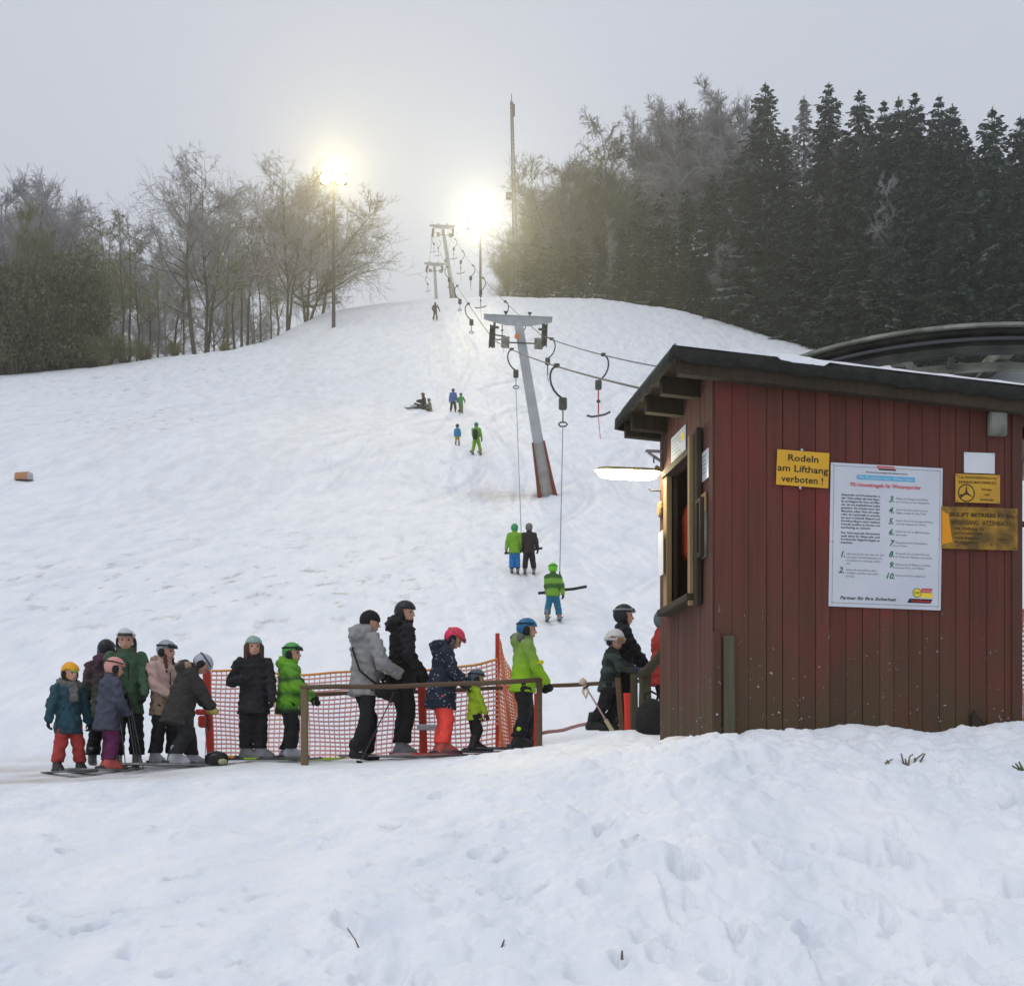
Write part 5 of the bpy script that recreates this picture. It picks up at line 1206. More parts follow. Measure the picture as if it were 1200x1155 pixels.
# ------------------------------------------------------------------ people: smooth bodies and clothes grown from blended limbs
def iso(prims, vox, k=.03, cuts=None, noise=None):
    """prims: ('c', a, b, ra, rb[, flat axis, factor]) tapered limb, ('e', centre, axes, radii) ellipsoid -> verts, quads of the blended surface"""
    lo = np.full(3, 1e9); hi = -lo.copy()
    for p in prims:
        if p[0] == 'c':
            r = max(p[3], p[4]); a, b = np.array(p[1]), np.array(p[2]); lo = np.minimum(lo, np.minimum(a, b)-r); hi = np.maximum(hi, np.maximum(a, b)+r)
        else:
            r = max(p[3]); c = np.array(p[1]); lo = np.minimum(lo, c-r); hi = np.maximum(hi, c+r)
    lo -= k + 3*vox; hi += k + 3*vox; n = np.ceil((hi-lo)/vox).astype(int) + 1
    D = np.full(n, .5, dtype=np.float32); ax = [lo[i] + vox*np.arange(n[i]) for i in range(3)]
    for p in prims:
        if p[0] == 'c': r = max(p[3], p[4]); a, b = np.array(p[1], float), np.array(p[2], float); l2, h2 = np.minimum(a, b)-r, np.maximum(a, b)+r
        else: r = max(p[3]); c = np.array(p[1], float); l2, h2 = c-r, c+r
        i0 = np.maximum(((l2-k*1.5-2*vox-lo)/vox).astype(int), 0); i1 = np.minimum(((h2+k*1.5+2*vox-lo)/vox).astype(int)+2, n)
        X, Y, Z = np.meshgrid(ax[0][i0[0]:i1[0]], ax[1][i0[1]:i1[1]], ax[2][i0[2]:i1[2]], indexing='ij')
        P = np.stack([X, Y, Z], -1)
        if p[0] == 'c':
            if len(p) > 5:
                f = np.array(p[5]); s = p[6]; P = P + (1/s-1)*((P-a) @ f)[..., None]*f; b = b + (1/s-1)*((b-a) @ f)*f
            ab = b-a; t = np.clip(((P-a) @ ab)/max(ab @ ab, 1e-9), 0, 1)
            d = np.linalg.norm(P-a-t[..., None]*ab, axis=-1) - (p[3]+(p[4]-p[3])*t)
            if len(p) > 5: d = d*(.5+.5*p[6])
        else:
            q = (P-c) @ np.array(p[2]).T; rr = np.array(p[3]); k0 = np.linalg.norm(q/rr, axis=-1); k1 = np.linalg.norm(q/(rr*rr), axis=-1)
            d = k0*(k0-1)/np.maximum(k1, 1e-6)
        s = D[i0[0]:i1[0], i0[1]:i1[1], i0[2]:i1[2]]
        h = np.clip(.5+.5*(s-d)/k, 0, 1); s[...] = (s+(d-s)*h) - k*h*(1-h)
    if cuts or noise:
        X, Y, Z = np.meshgrid(*ax, indexing='ij')
        if noise: D += noise(X, Y, Z).astype(np.float32)
        for c in (cuts or []): np.maximum(D, c(X, Y, Z).astype(np.float32), out=D)
    S = D < 0; c8 = [S[i:n[0]-1+i, j:n[1]-1+j, l:n[2]-1+l] for i in (0,1) for j in (0,1) for l in (0,1)]
    cnt = sum(c.astype(np.int8) for c in c8); act = (cnt > 0) & (cnt < 8); I = np.argwhere(act); idx = np.full(act.shape, -1, dtype=np.int64); idx[act] = np.arange(len(I))
    acc = np.zeros((len(I), 3)); num = np.zeros(len(I)); cor = [(i,j,l) for i in (0,1) for j in (0,1) for l in (0,1)]
    val = {c: D[I[:,0]+c[0], I[:,1]+c[1], I[:,2]+c[2]] for c in cor}
    for c in cor:
        for axn in range(3):
            if c[axn]: continue
            e = list(c); e[axn] = 1; a, b = val[c], val[tuple(e)]; m = (a < 0) != (b < 0); t = np.where(m, a/np.where(m, a-b, 1), 0)
            pt = np.array(c, float)[None, :].repeat(len(I), 0); pt[:, axn] += t; acc[m] += pt[m]; num[m] += 1
    V = lo + vox*(I + acc/np.maximum(num, 1)[:, None]); Q = []
    for axn in range(3):
        u, w = (axn+1) % 3, (axn+2) % 3
        sl0 = [slice(1, -1)]*3; sl0[axn] = slice(0, -1); sl1 = list(sl0); sl1[axn] = slice(1, None)
        a, b = S[tuple(sl0)], S[tuple(sl1)]; E = np.argwhere(a != b)
        if not len(E): continue
        off = np.ones(3, int); off[axn] = 0; E = E + off; sgn = S[E[:,0], E[:,1], E[:,2]]
        def cell(du, dw):
            q = E.copy(); q[:, u] -= du; q[:, w] -= dw; return idx[q[:,0], q[:,1], q[:,2]]
        q = np.stack([cell(1,1), cell(0,1), cell(0,0), cell(1,0)], 1); q[~sgn] = q[~sgn][:, ::-1]; Q.append(q)
    return V, np.concatenate(Q)
_nr = np.random.default_rng(5)
def wrinkle(amp, wl, seed=0, aniso=(1,1,1)):
    rg = np.random.default_rng(seed); W = []
    for _ in range(7):
        d = rg.normal(0,1,3)*np.array(aniso); d /= np.linalg.norm(d); W.append((d*2*math.pi/(wl*rg.uniform(.6,1.7)), rg.uniform(0,6.28)))
    return lambda X, Y, Z: sum(amp/2.4*np.sin(w[0]*X+w[1]*Y+w[2]*Z+f + .8*np.sin(w[1]*X-w[0]*Z)) for w, f in W)

# cloth materials
def cloth(name, c, c2=None, sc=9, rough=.8, bump=.35): return mat(name, c, rough, c2 or tuple(x*.8 for x in c), sc, bump, 55)
def banded(name, stops, axis_scale=1., noise=.02, rough=.75):
    """colours by height above the wearer's feet: stops = [(height m, colour), ...] with sharp-ish borders"""
    m = bpy.data.materials.new(name); m.use_nodes = True; nt = m.node_tree; b = nt.nodes['Principled BSDF']; b.inputs['Roughness'].default_value = rough; b.inputs['Specular IOR Level'].default_value = .25
    tc = nt.nodes.new('ShaderNodeTexCoord'); sp = nt.nodes.new('ShaderNodeSeparateXYZ'); nt.links.new(tc.outputs['Object'], sp.inputs[0])
    n = nt.nodes.new('ShaderNodeTexNoise'); n.inputs['Scale'].default_value = 11; nt.links.new(tc.outputs['Object'], n.inputs['Vector'])
    a = nt.nodes.new('ShaderNodeMath'); a.operation = 'MULTIPLY_ADD'; a.inputs[1].default_value = noise*2; nt.links.new(n.outputs['Fac'], a.inputs[0]); nt.links.new(sp.outputs['Z'], a.inputs[2])
    r = nt.nodes.new('ShaderNodeMapRange'); r.inputs[1].default_value = 0; r.inputs[2].default_value = 2.0; nt.links.new(a.outputs[0], r.inputs[0])
    cr = nt.nodes.new('ShaderNodeValToRGB'); el = cr.color_ramp.elements
    for i, (h, c) in enumerate(stops):
        e = el[i] if i < 2 else el.new(.5)
        e.position = min(max((h+noise)/2.0, 0), 1); e.color = (*c, 1)
    nt.links.new(r.outputs[0], cr.inputs[0]); nt.links.new(cr.outputs[0], b.inputs['Base Color'])
    bp = nt.nodes.new('ShaderNodeBump'); bp.inputs['Strength'].default_value = .3; bp.inputs['Distance'].default_value = .01
    n2 = nt.nodes.new('ShaderNodeTexNoise'); n2.inputs['Scale'].default_value = 50; nt.links.new(tc.outputs['Object'], n2.inputs['Vector']); nt.links.new(n2.outputs['Fac'], bp.inputs['Height']); nt.links.new(bp.outputs[0], b.inputs['Normal'])
    return m
def dotted(name, base, dot, sc=26., th=.19):
    m = mat(name, base, .8, tuple(x*1.4 for x in base), 8, .3, 50); nt = m.node_tree; b = nt.nodes['Principled BSDF']; src = b.inputs['Base Color'].links[0].from_socket
    tc = nt.nodes.new('ShaderNodeTexCoord'); v = nt.nodes.new('ShaderNodeTexVoronoi'); v.inputs['Scale'].default_value = sc; nt.links.new(tc.outputs['Object'], v.inputs['Vector'])
    l = nt.nodes.new('ShaderNodeMath'); l.operation = 'LESS_THAN'; l.inputs[1].default_value = th; nt.links.new(v.outputs['Distance'], l.inputs[0])
    x = nt.nodes.new('ShaderNodeMix'); x.data_type = 'RGBA'; x.inputs['B'].default_value = (*dot, 1); nt.links.new(l.outputs[0], x.inputs['Factor']); nt.links.new(src, x.inputs['A']); nt.links.new(x.outputs['Result'], b.inputs['Base Color']); return m
def plaid(name, base, line, sc=14.):
    m = mat(name, base, .85); nt = m.node_tree; b = nt.nodes['Principled BSDF']; tc = nt.nodes.new('ShaderNodeTexCoord'); prev = None
    for i, dr in enumerate(('Z', 'Y')):
        w = nt.nodes.new('ShaderNodeTexWave'); w.bands_direction = dr; w.inputs['Scale'].default_value = sc/6.28*(1+.2*i); w.inputs['Distortion'].default_value = .6; nt.links.new(tc.outputs['Object'], w.inputs['Vector'])
        p = nt.nodes.new('ShaderNodeMapRange'); p.inputs[1].default_value = .55; p.inputs[2].default_value = .8; nt.links.new(w.outputs['Fac'], p.inputs[0])
        x = nt.nodes.new('ShaderNodeMix'); x.data_type = 'RGBA'; x.inputs['A'].default_value = (*base, 1); x.inputs['B'].default_value = (*line[i], 1); nt.links.new(p.outputs[0], x.inputs['Factor'])
        if prev is not None: nt.links.new(prev, x.inputs['A'])
        prev = x.outputs['Result']
    nt.links.new(prev, b.inputs['Base Color']); return m
SKIN = mat('skin', (.52,.30,.215), .55, (.56,.29,.20), 14); LIPS = mat('lips', (.33,.11,.095), .5); EYE = mat('eyes', (.02,.015,.012), .3)
HAIR_BR = mat('brown_hair', (.055,.028,.018), .6, (.09,.045,.03), 30, .4, 70); HAIR_RED = mat('auburn_hair', (.12,.035,.025), .6, (.08,.03,.02), 30, .4, 70); HAIR_GR = mat('dark_grey_hair', (.09,.08,.085), .6, (.16,.14,.14), 30, .4, 70)
BLK = cloth('black_cloth', (.011,.011,.013)); BLK2 = cloth('soft_black_cloth', (.014,.015,.017), (.021,.021,.024)); GLOVE = cloth('black_glove', (.012,.012,.013)); LENS = mat('dark_lens', (.01,.011,.014), .12, spec=.6)
GOLD = mat('gold_lens', (.30,.17,.045), .15, spec=.6); STRAPW = mat('pale_strap', (.45,.44,.44), .6); STRAPB = mat('black_strap', (.012,.012,.014), .7)
BOOT_G = mat('grey_ski_boot', (.22,.225,.235), .45, (.12,.12,.125), 9); BOOT_B = mat('black_boot', (.018,.018,.019), .5); BOOT_W = mat('pale_ski_boot', (.42,.43,.46), .45, (.28,.29,.31), 10); BOOT_R = mat('red_ski_boot', (.50,.10,.08), .45); BOOT_T = mat('tan_boot', (.30,.2,.12), .6)
SKI_B = mat('dark_ski', (.03,.03,.035), .35, (.10,.10,.11), 6); SKI_G = mat('green_ski', (.30,.48,.04), .4); SKI_R = mat('red_ski', (.50,.06,.05), .35, (.3,.28,.28), 5); SKI_W = mat('pale_ski', (.30,.31,.30), .35, (.12,.13,.13), 5); BIND = mat('binding', (.05,.05,.055), .4)

def ik(a, b, l1, l2, hint):
    a, b, hint = np.array(a, float), np.array(b, float), np.array(hint, float); d = b-a; L = np.linalg.norm(d); m = l1+l2
    if L > m*.995: b = a + d/L*m*.995; d = b-a; L = np.linalg.norm(d)
    u = d/L; x = (l1*l1-l2*l2+L*L)/(2*L); h = math.sqrt(max(l1*l1-x*x, 0)); w = hint - (hint @ u)*u; w /= np.linalg.norm(w)+1e-9
    return a + u*x + w*h, b
def bootmesh(vox=.013):
    E = np.eye(3)
    return iso([('c', (-.02,0,.10), (.0,0,.22), .058, .058), ('c', (-.05,0,.055), (.15,0,.042), .052, .045), ('c', (-.05,0,.03), (.17,0,.025), .04, .036), ('c', (.02,0,.13), (.11,0,.07), .05, .04)], vox, .03, [lambda X,Y,Z: .002-Z, lambda X,Y,Z: Z-.25])
def shoemesh(vox=.013): return iso([('c', (-.03,0,.09), (-.03,0,.22), .05, .055), ('c', (-.05,0,.05), (.13,0,.04), .045, .04)], vox, .03, [lambda X,Y,Z: .002-Z, lambda X,Y,Z: Z-.24])
def handmesh(vox=.007, curl=1.):
    P = [('c', (0,0,0), (.07,0,0), .034, .040, (0,0,1), .62), ('c', (-.05,0,0), (.01,0,0), .036, .034)]
    for i, (y, L) in enumerate(((-.030,.062),(-.010,.072),(.010,.068),(.029,.052))):
        a = np.array((.075,y,0)); b = a + np.array((L*.5,y*.12,-.012*curl)); c = b + np.array((L*.28,0,-.030*curl)); d = c + np.array((L*.05,0,-.028*curl))
        P += [('c', a, b, .0125,.0115), ('c', b, c, .0115,.0105), ('c', c, d, .0105,.009)]
    P += [('c', (.02,.03,-.004), (.055,.058,-.014), .016,.013), ('c', (.055,.058,-.014), (.085,.056,-.03), .013,.0105)]
    return iso(P, vox, .007)
BOOT = bootmesh(); SHOE = shoemesh(); HAND = handmesh()
BOOT_F = bootmesh(.022); HAND_F = handmesh(.013); SHOE_F = shoemesh(.022)
def xf(VQ, M, s=1., mirror=False):
    V = np.array(VQ[0])*s; Q = VQ[1]
    if mirror: V = V*np.array([1,-1,1]); Q = Q[:, ::-1]
    A = np.array(M); return V @ A[:3,:3].T + A[:3,3], Q
def frame(x, up):
    x = np.array(x, float); x /= np.linalg.norm(x); up = np.array(up, float); y = np.cross(up, x); y /= np.linalg.norm(y)+1e-9; z = np.cross(x, y); M = np.eye(4); M[:3,0] = x; M[:3,1] = y; M[:3,2] = z; return M
def ski_mesh(L=1.35, w=.085, col=None):
    b = MB(); n = 16; V = []
    for i in range(n+1):
        u = i/n; x = -L*.46 + L*u; ww = w*(.5 if u < .03 else .42+.12*(2*u-1)**2)*(1 if u < .93 else max(.15, (1-u)/.07)**.6); z = .012 + .13*max(0, u-.86)**2*35*.14 + .004
        for (sy, dz) in ((-1,0),(1,0),(1,.018),(-1,.018)): V.append((x, sy*ww, z+dz))
    b.add(V, [(4*i+j, 4*i+4+j, 4*i+4+(j+1)%4, 4*i+(j+1)%4) for i in range(n) for j in range(4)] + [(0,1,2,3),(4*n+3,4*n+2,4*n+1,4*n)]); return b
def person(px, top, foot, Y, yaw, label, jacket, pants, hat=('helmet', None), goggles=None, lean=0., roll=0., twist=0., hyaw=0., hpitch=0., feet=((.02,.075),(-.02,.075)), hands=((.05,.17,.47),(.05,.17,.47)), pelvis=(0,0), crouch=0.,
           boots=('ski', None), skis=None, ski_len=1.3, ski_yaw=(0,0), bulk=1.1, hem=.10, hood=False, collar=True, gloves=None, puff=0., name='person', group=None, pbulk=1.05, vox=.0145, far=False, cuff=1., hoodmat=None, ground_z=None):
    x = (px-600)/F*Y; g = ground(x, Y) if ground_z is None else ground_z
    Ht = (foot-top)/F*Y; ext = .035 if boots[0] == 'ski' else .01
    hatex = {'helmet': .035, 'beanie': .02, None: 0}[hat[0]]
    H = Ht - ext - hatex
    t = thing(name, (x, Y, g), label, 'person', R(yaw), group)
    if far: vox *= 1.7
    hh = .135 + .055*H; bk = bulk*(1.13 if H < 1.3 else (1.06 if H < 1.55 else 1.0)); pbk = pbulk*(1.14 if H < 1.3 else (1.06 if H < 1.55 else 1.0))
    zb = ext
    pel = np.array([pelvis[0]*H, pelvis[1]*H, zb + (.50-crouch)*H])
    for k in (0, 1):                                  # sink the hips until both feet reach the ground
        dx = math.hypot(feet[k][0]*H-pel[0], feet[k][1]*H-.046*H); pel[2] = min(pel[2], zb + .07*H + .015*H + math.sqrt(max((.414*H)**2-dx*dx, (.1*H)**2)))
    U = np.array([math.sin(lean), math.sin(roll), math.cos(lean)]); U /= np.linalg.norm(U); left = np.array([-math.sin(twist), math.cos(twist), 0.]); left -= (left @ U)*U; left /= np.linalg.norm(left); fw_ = np.cross(left, U)
    shc = pel + U*.305*H; neck = pel + U*.345*H
    hl_ = lean + hpitch; hy = twist + hyaw
    hu = np.array([math.sin(hl_)*math.cos(hy), math.sin(hl_)*math.sin(hy), math.cos(hl_)]); hd = neck + hu*hh*.60 + np.array([.02*H*math.cos(hy), .02*H*math.sin(hy), 0])
    hf = np.array([math.cos(hl_)*math.cos(hy), math.cos(hl_)*math.sin(hy), -math.sin(hl_)]); hs = np.cross(hu, hf); HM = np.eye(4); HM[:3,0] = hf; HM[:3,1] = hs; HM[:3,2] = hu; HM[:3,3] = hd
    ax3 = np.stack([hf, hs, hu])
    hp = lambda a, b, c: hd + (hf*a + hs*b + hu*c)*hh
    legs = []; arms = []
    for k, sg in ((0, 1), (1, -1)):
        hip = pel + np.array([0, sg*.046*H, -.015*H]); an = np.array([feet[k][0]*H, sg*feet[k][1]*H, zb + .07*H + (feet[k][2]*H if len(feet[k]) > 2 else 0)])
        kn, an = ik(hip, an, .213*H, .206*H, (1, sg*.12, 0)); legs.append((hip, kn, an))
        sh = shc + left*sg*.098*H*min(bk, 1.15); hn = np.array([hands[k][0]*H, sg*hands[k][1]*H, zb + hands[k][2]*H])
        el, hn = ik(sh, hn, .172*H, .155*H, (-.55, sg*.45, -.5)); arms.append((sh, el, hn))
    # one continuous body
    B = [('c', pel-U*.02*H, shc-U*.02*H, .058*H, .066*H, fw_, .7), ('c', shc, neck+U*.02*H, .05*H, .034*H), ('c', neck, hd-hu*hh*.25, .036*H, .036*H),
         ('e', hp(-.03,0,.04), ax3, (.43*hh,.36*hh,.46*hh)), ('e', hp(.13,0,-.22), ax3, (.25*hh,.25*hh,.27*hh)),
         ('c', hp(.36,0,.04), hp(.47,0,-.11), .045*hh, .062*hh), ('e', hp(-.04,.36,-.02), ax3, (.09*hh,.05*hh,.13*hh)), ('e', hp(-.04,-.36,-.02), ax3, (.09*hh,.05*hh,.13*hh)), ('c', hp(.34,-.09,-.27), hp(.34,.09,-.27), .05*hh, .05*hh)]
    for (a, b, c) in legs: B += [('c', a, b, .042*H, .030*H), ('c', b, c, .030*H, .022*H)]
    for (a, b, c) in arms: B += [('c', a, b, .03*H, .026*H), ('c', b, c, .026*H, .02*H)]
    V, Q = iso(B, vox*.93, .018); ob('body', mesh_from('body', V, Q, SKIN, None, True), t)
    if not far:
        for sg in (1, -1):
            e = MB(); e.lathe([(0,-.062*hh),(.05*hh,-.03*hh),(.062*hh,0),(.05*hh,.03*hh),(0,.062*hh)], 8, Matrix.Translation(Vector(hp(.335, sg*.15, .04)))); e.build('eye', EYE, t, True)
        e = MB(); e.tube([hp(.385,-.10,-.265), hp(.405,0,-.275), hp(.385,.10,-.265)], .022*hh, 6); e.build('mouth', LIPS, t, True)
    # jacket
    wr = wrinkle(.0085*(1 if not far else .6), .075, int(px), (1,1,1.6))
    nz_ = wr
    if puff: nz_ = lambda X, Y_, Z: wr(X, Y_, Z) - puff*np.abs(np.sin((Z + .25*X)*math.pi/.085))
    Jp = [('c', pel-U*(hem+.03)*H, pel+U*.12*H, (.112 if hem > .1 else .104)*H*bk, .088*H*bk, fw_, (.97 if hem > .1 else .88)), ('c', pel+U*.12*H, shc-U*.045*H, .088*H*bk, .092*H*bk, fw_, .80), ('c', shc+left*.072*H-U*.01*H, shc-left*.072*H-U*.01*H, .044*H*bk, .044*H*bk)]
    if collar: Jp.append(('c', neck-U*.02*H, neck+U*.018*H+hf*.006*H, .060*H*min(bk,1.1), .056*H*min(bk,1.1)))
    if hood: Jp.append(('c', neck-fw_*.055*H+left*.03*H+U*.005*H, neck-fw_*.055*H-left*.03*H+U*.005*H, .048*H*bk, .048*H*bk))
    for (a, b, c) in arms:
        cc = b + (c-b)*.95; Jp += [('c', a, b, .043*H*bk, .038*H*bk), ('c', b, cc, .038*H*bk, .031*H*bk*cuff)]
    hem_z = lambda X, Y_, Z: -((X-pel[0])*U[0] + (Y_-pel[1])*U[1] + (Z-pel[2])*U[2]) - hem*H
    hem_c = lambda X, Y_, Z: np.where(np.abs(Y_-pel[1]) < .13*H*bk, hem_z(X, Y_, Z), -1)
    V, Q = iso(Jp, vox, .020, [hem_c], nz_); jo = ob('jacket', mesh_from('jacket', V, Q, jacket, None, True), t)
    if hood and hoodmat:
        V, Q = iso([('c', neck-fw_*.045*H+left*.055*H+U*.016*H, neck-fw_*.07*H+U*.02*H, .035*H*bk, .035*H*bk), ('c', neck-fw_*.045*H-left*.055*H+U*.016*H, neck-fw_*.07*H+U*.02*H, .035*H*bk, .035*H*bk)], vox, .02, None, wrinkle(.006,.03,3)); ob('hood', mesh_from('hood', V, Q, hoodmat, None, True), t)
    if not far:
        zb_ = MB(); rad = lambda q: (.108+(.088-.108)*min(1, (q+hem)/(hem+.12)))*H*bk*(.88 if hem > .1 else .82)
        zp = [pel + U*q*H + fw_*(rad(q)+.001) for q in np.linspace(-hem+.01, .25, 9)] + [neck + hf*.052*H]
        zb_.tube(zp, .0065, 5); zb_.build('zip', STRAPB if jacket not in (BLK,) else M_STEEL, jo)
        for sg in (1, -1):
            q = .03; c = pel + U*q*H + fw_*rad(q)*.80 + left*sg*.055*H; pk = MB(); pk.tube([c-U*.035*H+left*sg*.008*H, c+U*.035*H], .0075, 5); pk.build('pocket_seam', STRAPB, jo)
    # trousers
    wr2 = wrinkle(.0070*(1 if not far else .6), .11, int(px)+7, (1,1,1.2)); Tp = [('c', pel+left*.03*H+U*.01*H, pel-left*.03*H+U*.01*H, .064*H*pbk, .064*H*pbk, fw_, .85)]
    for (a, b, c) in legs: Tp += [('c', a, b, .062*H*pbk, .049*H*pbk), ('c', b, c+np.array([0,0,.012*H]), .049*H*pbk, .050*H*pbk*cuff)]
    low_ = zb + (.085*H if boots[0] == 'ski' else .05*H)
    V, Q = iso(Tp, vox, .020, [lambda X, Y_, Z: low_ - Z] if not any(len(f) > 2 for f in feet) else None, wr2); ob('trousers', mesh_from('trousers', V, Q, pants, None, True), t)
    # boots, skis
    for k, sg in ((0, 1), (1, -1)):
        hip, kn, an = legs[k]; fy = R(ski_yaw[k]); M = Matrix.Translation((an[0], an[1], an[2]-.07*H)) @ Matrix.Rotation(fy, 4, 'Z')
        src = (BOOT if not far else BOOT_F) if boots[0] == 'ski' else (SHOE if not far else SHOE_F); s = (.62+.25*H)*.86
        V, Q = xf(src, M, s); ob('boot', mesh_from('boot', V, Q, boots[1] or BOOT_B, None, True), t)
        if skis:
            b = ski_mesh(ski_len, .085); b.v = [tuple(M @ (Vector(v) + Vector((0,0,-ext+.004)))) for v in b.v]; so_ = b.build('ski', skis, t)
            if not far:
                b = MB(); b.cham((-.13,-.03,-.012), (-.07,.03,.035), .008, 0, M); b.box((-.071,-.02,-.012), (.161,.02,-.004), 0, M); b.cham((.16,-.03,-.012), (.21,.03,.03), .008, 0, M); tag(b.build('binding', BIND, so_), kind='stuff')
    # gloves
    for k, sg in ((0, 1), (1, -1)):
        sh, el, hn = arms[k]; d = hn-el; d /= np.linalg.norm(d); M = frame(d, (-.3, sg*.8, .45)); M[:3,3] = hn; s = .72*H/1.75*1.28 + .12
        V, Q = xf(HAND if not far else HAND_F, M, s, sg < 0); ob('glove' if gloves is not SKIN else 'hand', mesh_from('glove', V, Q, gloves or GLOVE, None, True), t)
    # headgear
    if hat[0]:
        kind, hm = hat; hvox = .009 if not far else .018
        inv = np.linalg.inv(HM)
        def hc(X, Y_, Z):                             # head frame: open face
            P = np.stack([X-hd[0], Y_-hd[1], Z-hd[2]], -1) @ ax3.T/hh; a, b, c = P[...,0], P[...,1], P[...,2]
            face = np.maximum(.19 - c - .10*np.maximum(-a, 0), a*0 - 9) if kind == 'helmet' else (.10-c)
            side = np.maximum(a - .10 + .35*(c+.1), -.30 - c) if kind == 'helmet' else np.maximum(a+.05, -.12-c)
            return np.minimum(face, side)*hh
        rr = (.56*hh,.47*hh,.55*hh) if kind == 'helmet' else (.51*hh,.44*hh,.52*hh)
        V, Q = iso([('e', hp(-.035,0,.10), ax3, rr)], hvox, .01, [hc], (wrinkle(.004,.025,2,(1,1,.1)) if kind == 'beanie' else None)); he = ob('helmet' if kind == 'helmet' else 'beanie', mesh_from('helmet', V, Q, hm, None, True), t)
        if kind == 'helmet' and not far:
            b = MB(); b.tube([hp(.08,.40,-.1), hp(.13,.33,-.34), hp(.16,.12,-.50), hp(.16,-.12,-.50), hp(.13,-.33,-.34), hp(.08,-.40,-.1)], .022*hh, 5); b.build('chin_strap', STRAPB, he)
            for sg in (1, -1):
                b = MB(); e_ = np.stack([hf, hs, hu]); V, Q = iso([('e', hp(-.06, sg*.42, -.08), ax3, (.20*hh,.09*hh,.26*hh))], .011, .01); ob('ear_pad', mesh_from('ear_pad', V, Q, STRAPB, None, True), he)
        if goggles:
            pos, sm, lm = goggles; zc, h2 = {'brow': (.30,.10), 'face': (.03,.15), 'strap': (.30,.07)}[pos]
            def band(f0, f1, zc, h2, ro, n=22, tilt=0.):
                b = MB(); V = []
                for i in range(n+1):
                    f = f0 + (f1-f0)*i/n
                    for (z, o) in ((zc-h2, .0), (zc-h2, .05), (zc+h2, .05), (zc+h2, .0)):
                        zz = z + tilt*math.cos(f); q = math.sqrt(max(.05, 1-((zz-.10)/.56)**2)); V.append(hp(-.035 + (rr[0]/hh*q+ro+o)*math.cos(f), (rr[1]/hh*q+ro+o)*math.sin(f), zz))
                b.add(V, [(4*i+j, 4*i+4+j, 4*i+4+(j+1)%4, 4*i+(j+1)%4) for i in range(n) for j in range(4)]); return b
            gg = band(R(50), R(310), zc, h2*.45, .0).build('goggle_strap', sm, he, True)
            if pos != 'strap':
                band(R(-52), R(52), zc, h2, .01).build('goggle_frame', sm if sm is not STRAPW else STRAPW, he, True); band(R(-44), R(44), zc, h2*.78, .035).build('goggle_lens', lm, he, True)
    t['_arms'] = [list(map(float, a[2])) for a in arms]
    return t, dict(H=H, hd=hd, hp=hp, neck=neck, pel=pel, U=U, shc=shc, left=left, fw=fw_, arms=arms, legs=legs, hh=hh, hf=hf, hu=hu, hs=hs)
def part_iso(name, prims, m, t, vox=.012, k=.02, noise=None, cuts=None):
    V, Q = iso(prims, vox, k, cuts, noise); return ob(name, mesh_from(name, V, Q, m, None, True), t)
def pole_thing(p_top, p_tip, label, m=None, basket=True, r=.0075, name='ski_pole', grip=None):
    a, b_ = Vector(p_top), Vector(p_tip); t = thing(name, b_, label, 'ski pole'); d = a-b_; L = d.length; u = d/L
    b = MB(); b.tube([(0,0,0), tuple(u*L)], [r*.7, r], 7); b.build('shaft', m or M_DARKSTEEL, t)
    b = MB(); b.tube([tuple(u*(L-.12)), tuple(u*(L-.02)), tuple(u*(L+.01))], [r*2, r*2.1, r*2.4], 8); b.build('grip', grip or M_BLACK, t)
    if basket:
        q = u.to_track_quat('Z', 'Y').to_matrix().to_4x4(); b = MB(); b.lathe([(r,.002),(.042,-.004),(.045,.004),(r,.010)], 12, Matrix.Translation(u*.06) @ q); b.build('basket', M_BLACK, t)
    b = MB(); b.tube([tuple(u*(L-.01)), tuple(u*(L-.07)+Vector((.035,0,-.02))), tuple(u*(L-.15)+Vector((.02,0,-.02))), tuple(u*(L-.02))], .005, 4); b.build('wrist_strap', M_BLACK, t); return t

# ---- the queue
YG = SKI_W
p, d = person(80, 778, 907, 15.3, -55, 'child with yellow helmet, teal jacket, grey scarf and red trousers', cloth('teal_jacket', (.020,.060,.080), (.026,.075,.095)), cloth('brick_red_trousers', (.46,.065,.05), (.38,.05,.045)), ('helmet', mat('yellow_helmet', (.80,.37,.01), .35)), hyaw=.35, lean=.05, feet=((.02,.11),(-.02,.10)), hands=((.02,.20,.45),(.04,.21,.44)), boots=('ski', BOOT_B), skis=SKI_B, ski_len=1.0, bulk=1.12, hem=.13)
E3 = [d['neck']+d['hf']*.07*math.cos(a)+d['left']*.085*math.sin(a)+np.array([0,0,.005-.02*math.cos(a)]) for a in np.linspace(0, 2*math.pi, 9)]
part_iso('scarf', [('c', E3[i], E3[i+1], .042, .042) for i in range(8)] + [('c', E3[0], E3[0]+d['fw']*.05-d['U']*.13, .05, .055)], cloth('grey_scarf', (.10,.10,.095), (.15,.15,.14), 20), p, .012, .02, wrinkle(.008,.05,3))
part_iso('cap_brim', [('c', d['hp'](.38,-.16,.16), d['hp'](.38,.16,.16), .02, .02)], mat('lime_band', (.45,.55,.10), .7), p, .008, .01)
p, d = person(124, 747, 899, 15.75, 100, 'person with black helmet and green jacket standing behind the child with pink helmet', banded('green_violet_jacket', [(.0,(.06,.16,.05)), (1.0,(.075,.22,.06)), (1.08,(.085,.035,.06)), (1.2,(.07,.03,.05))]), BLK, ('helmet', mat('black_helmet', (.012,.013,.016), .35)), hyaw=-.4, feet=((-.04,.10),(-.05,.10)), hood=True, hoodmat=cloth('plum_hood', (.10,.035,.055)), boots=('ski', BOOT_G), bulk=1.15)
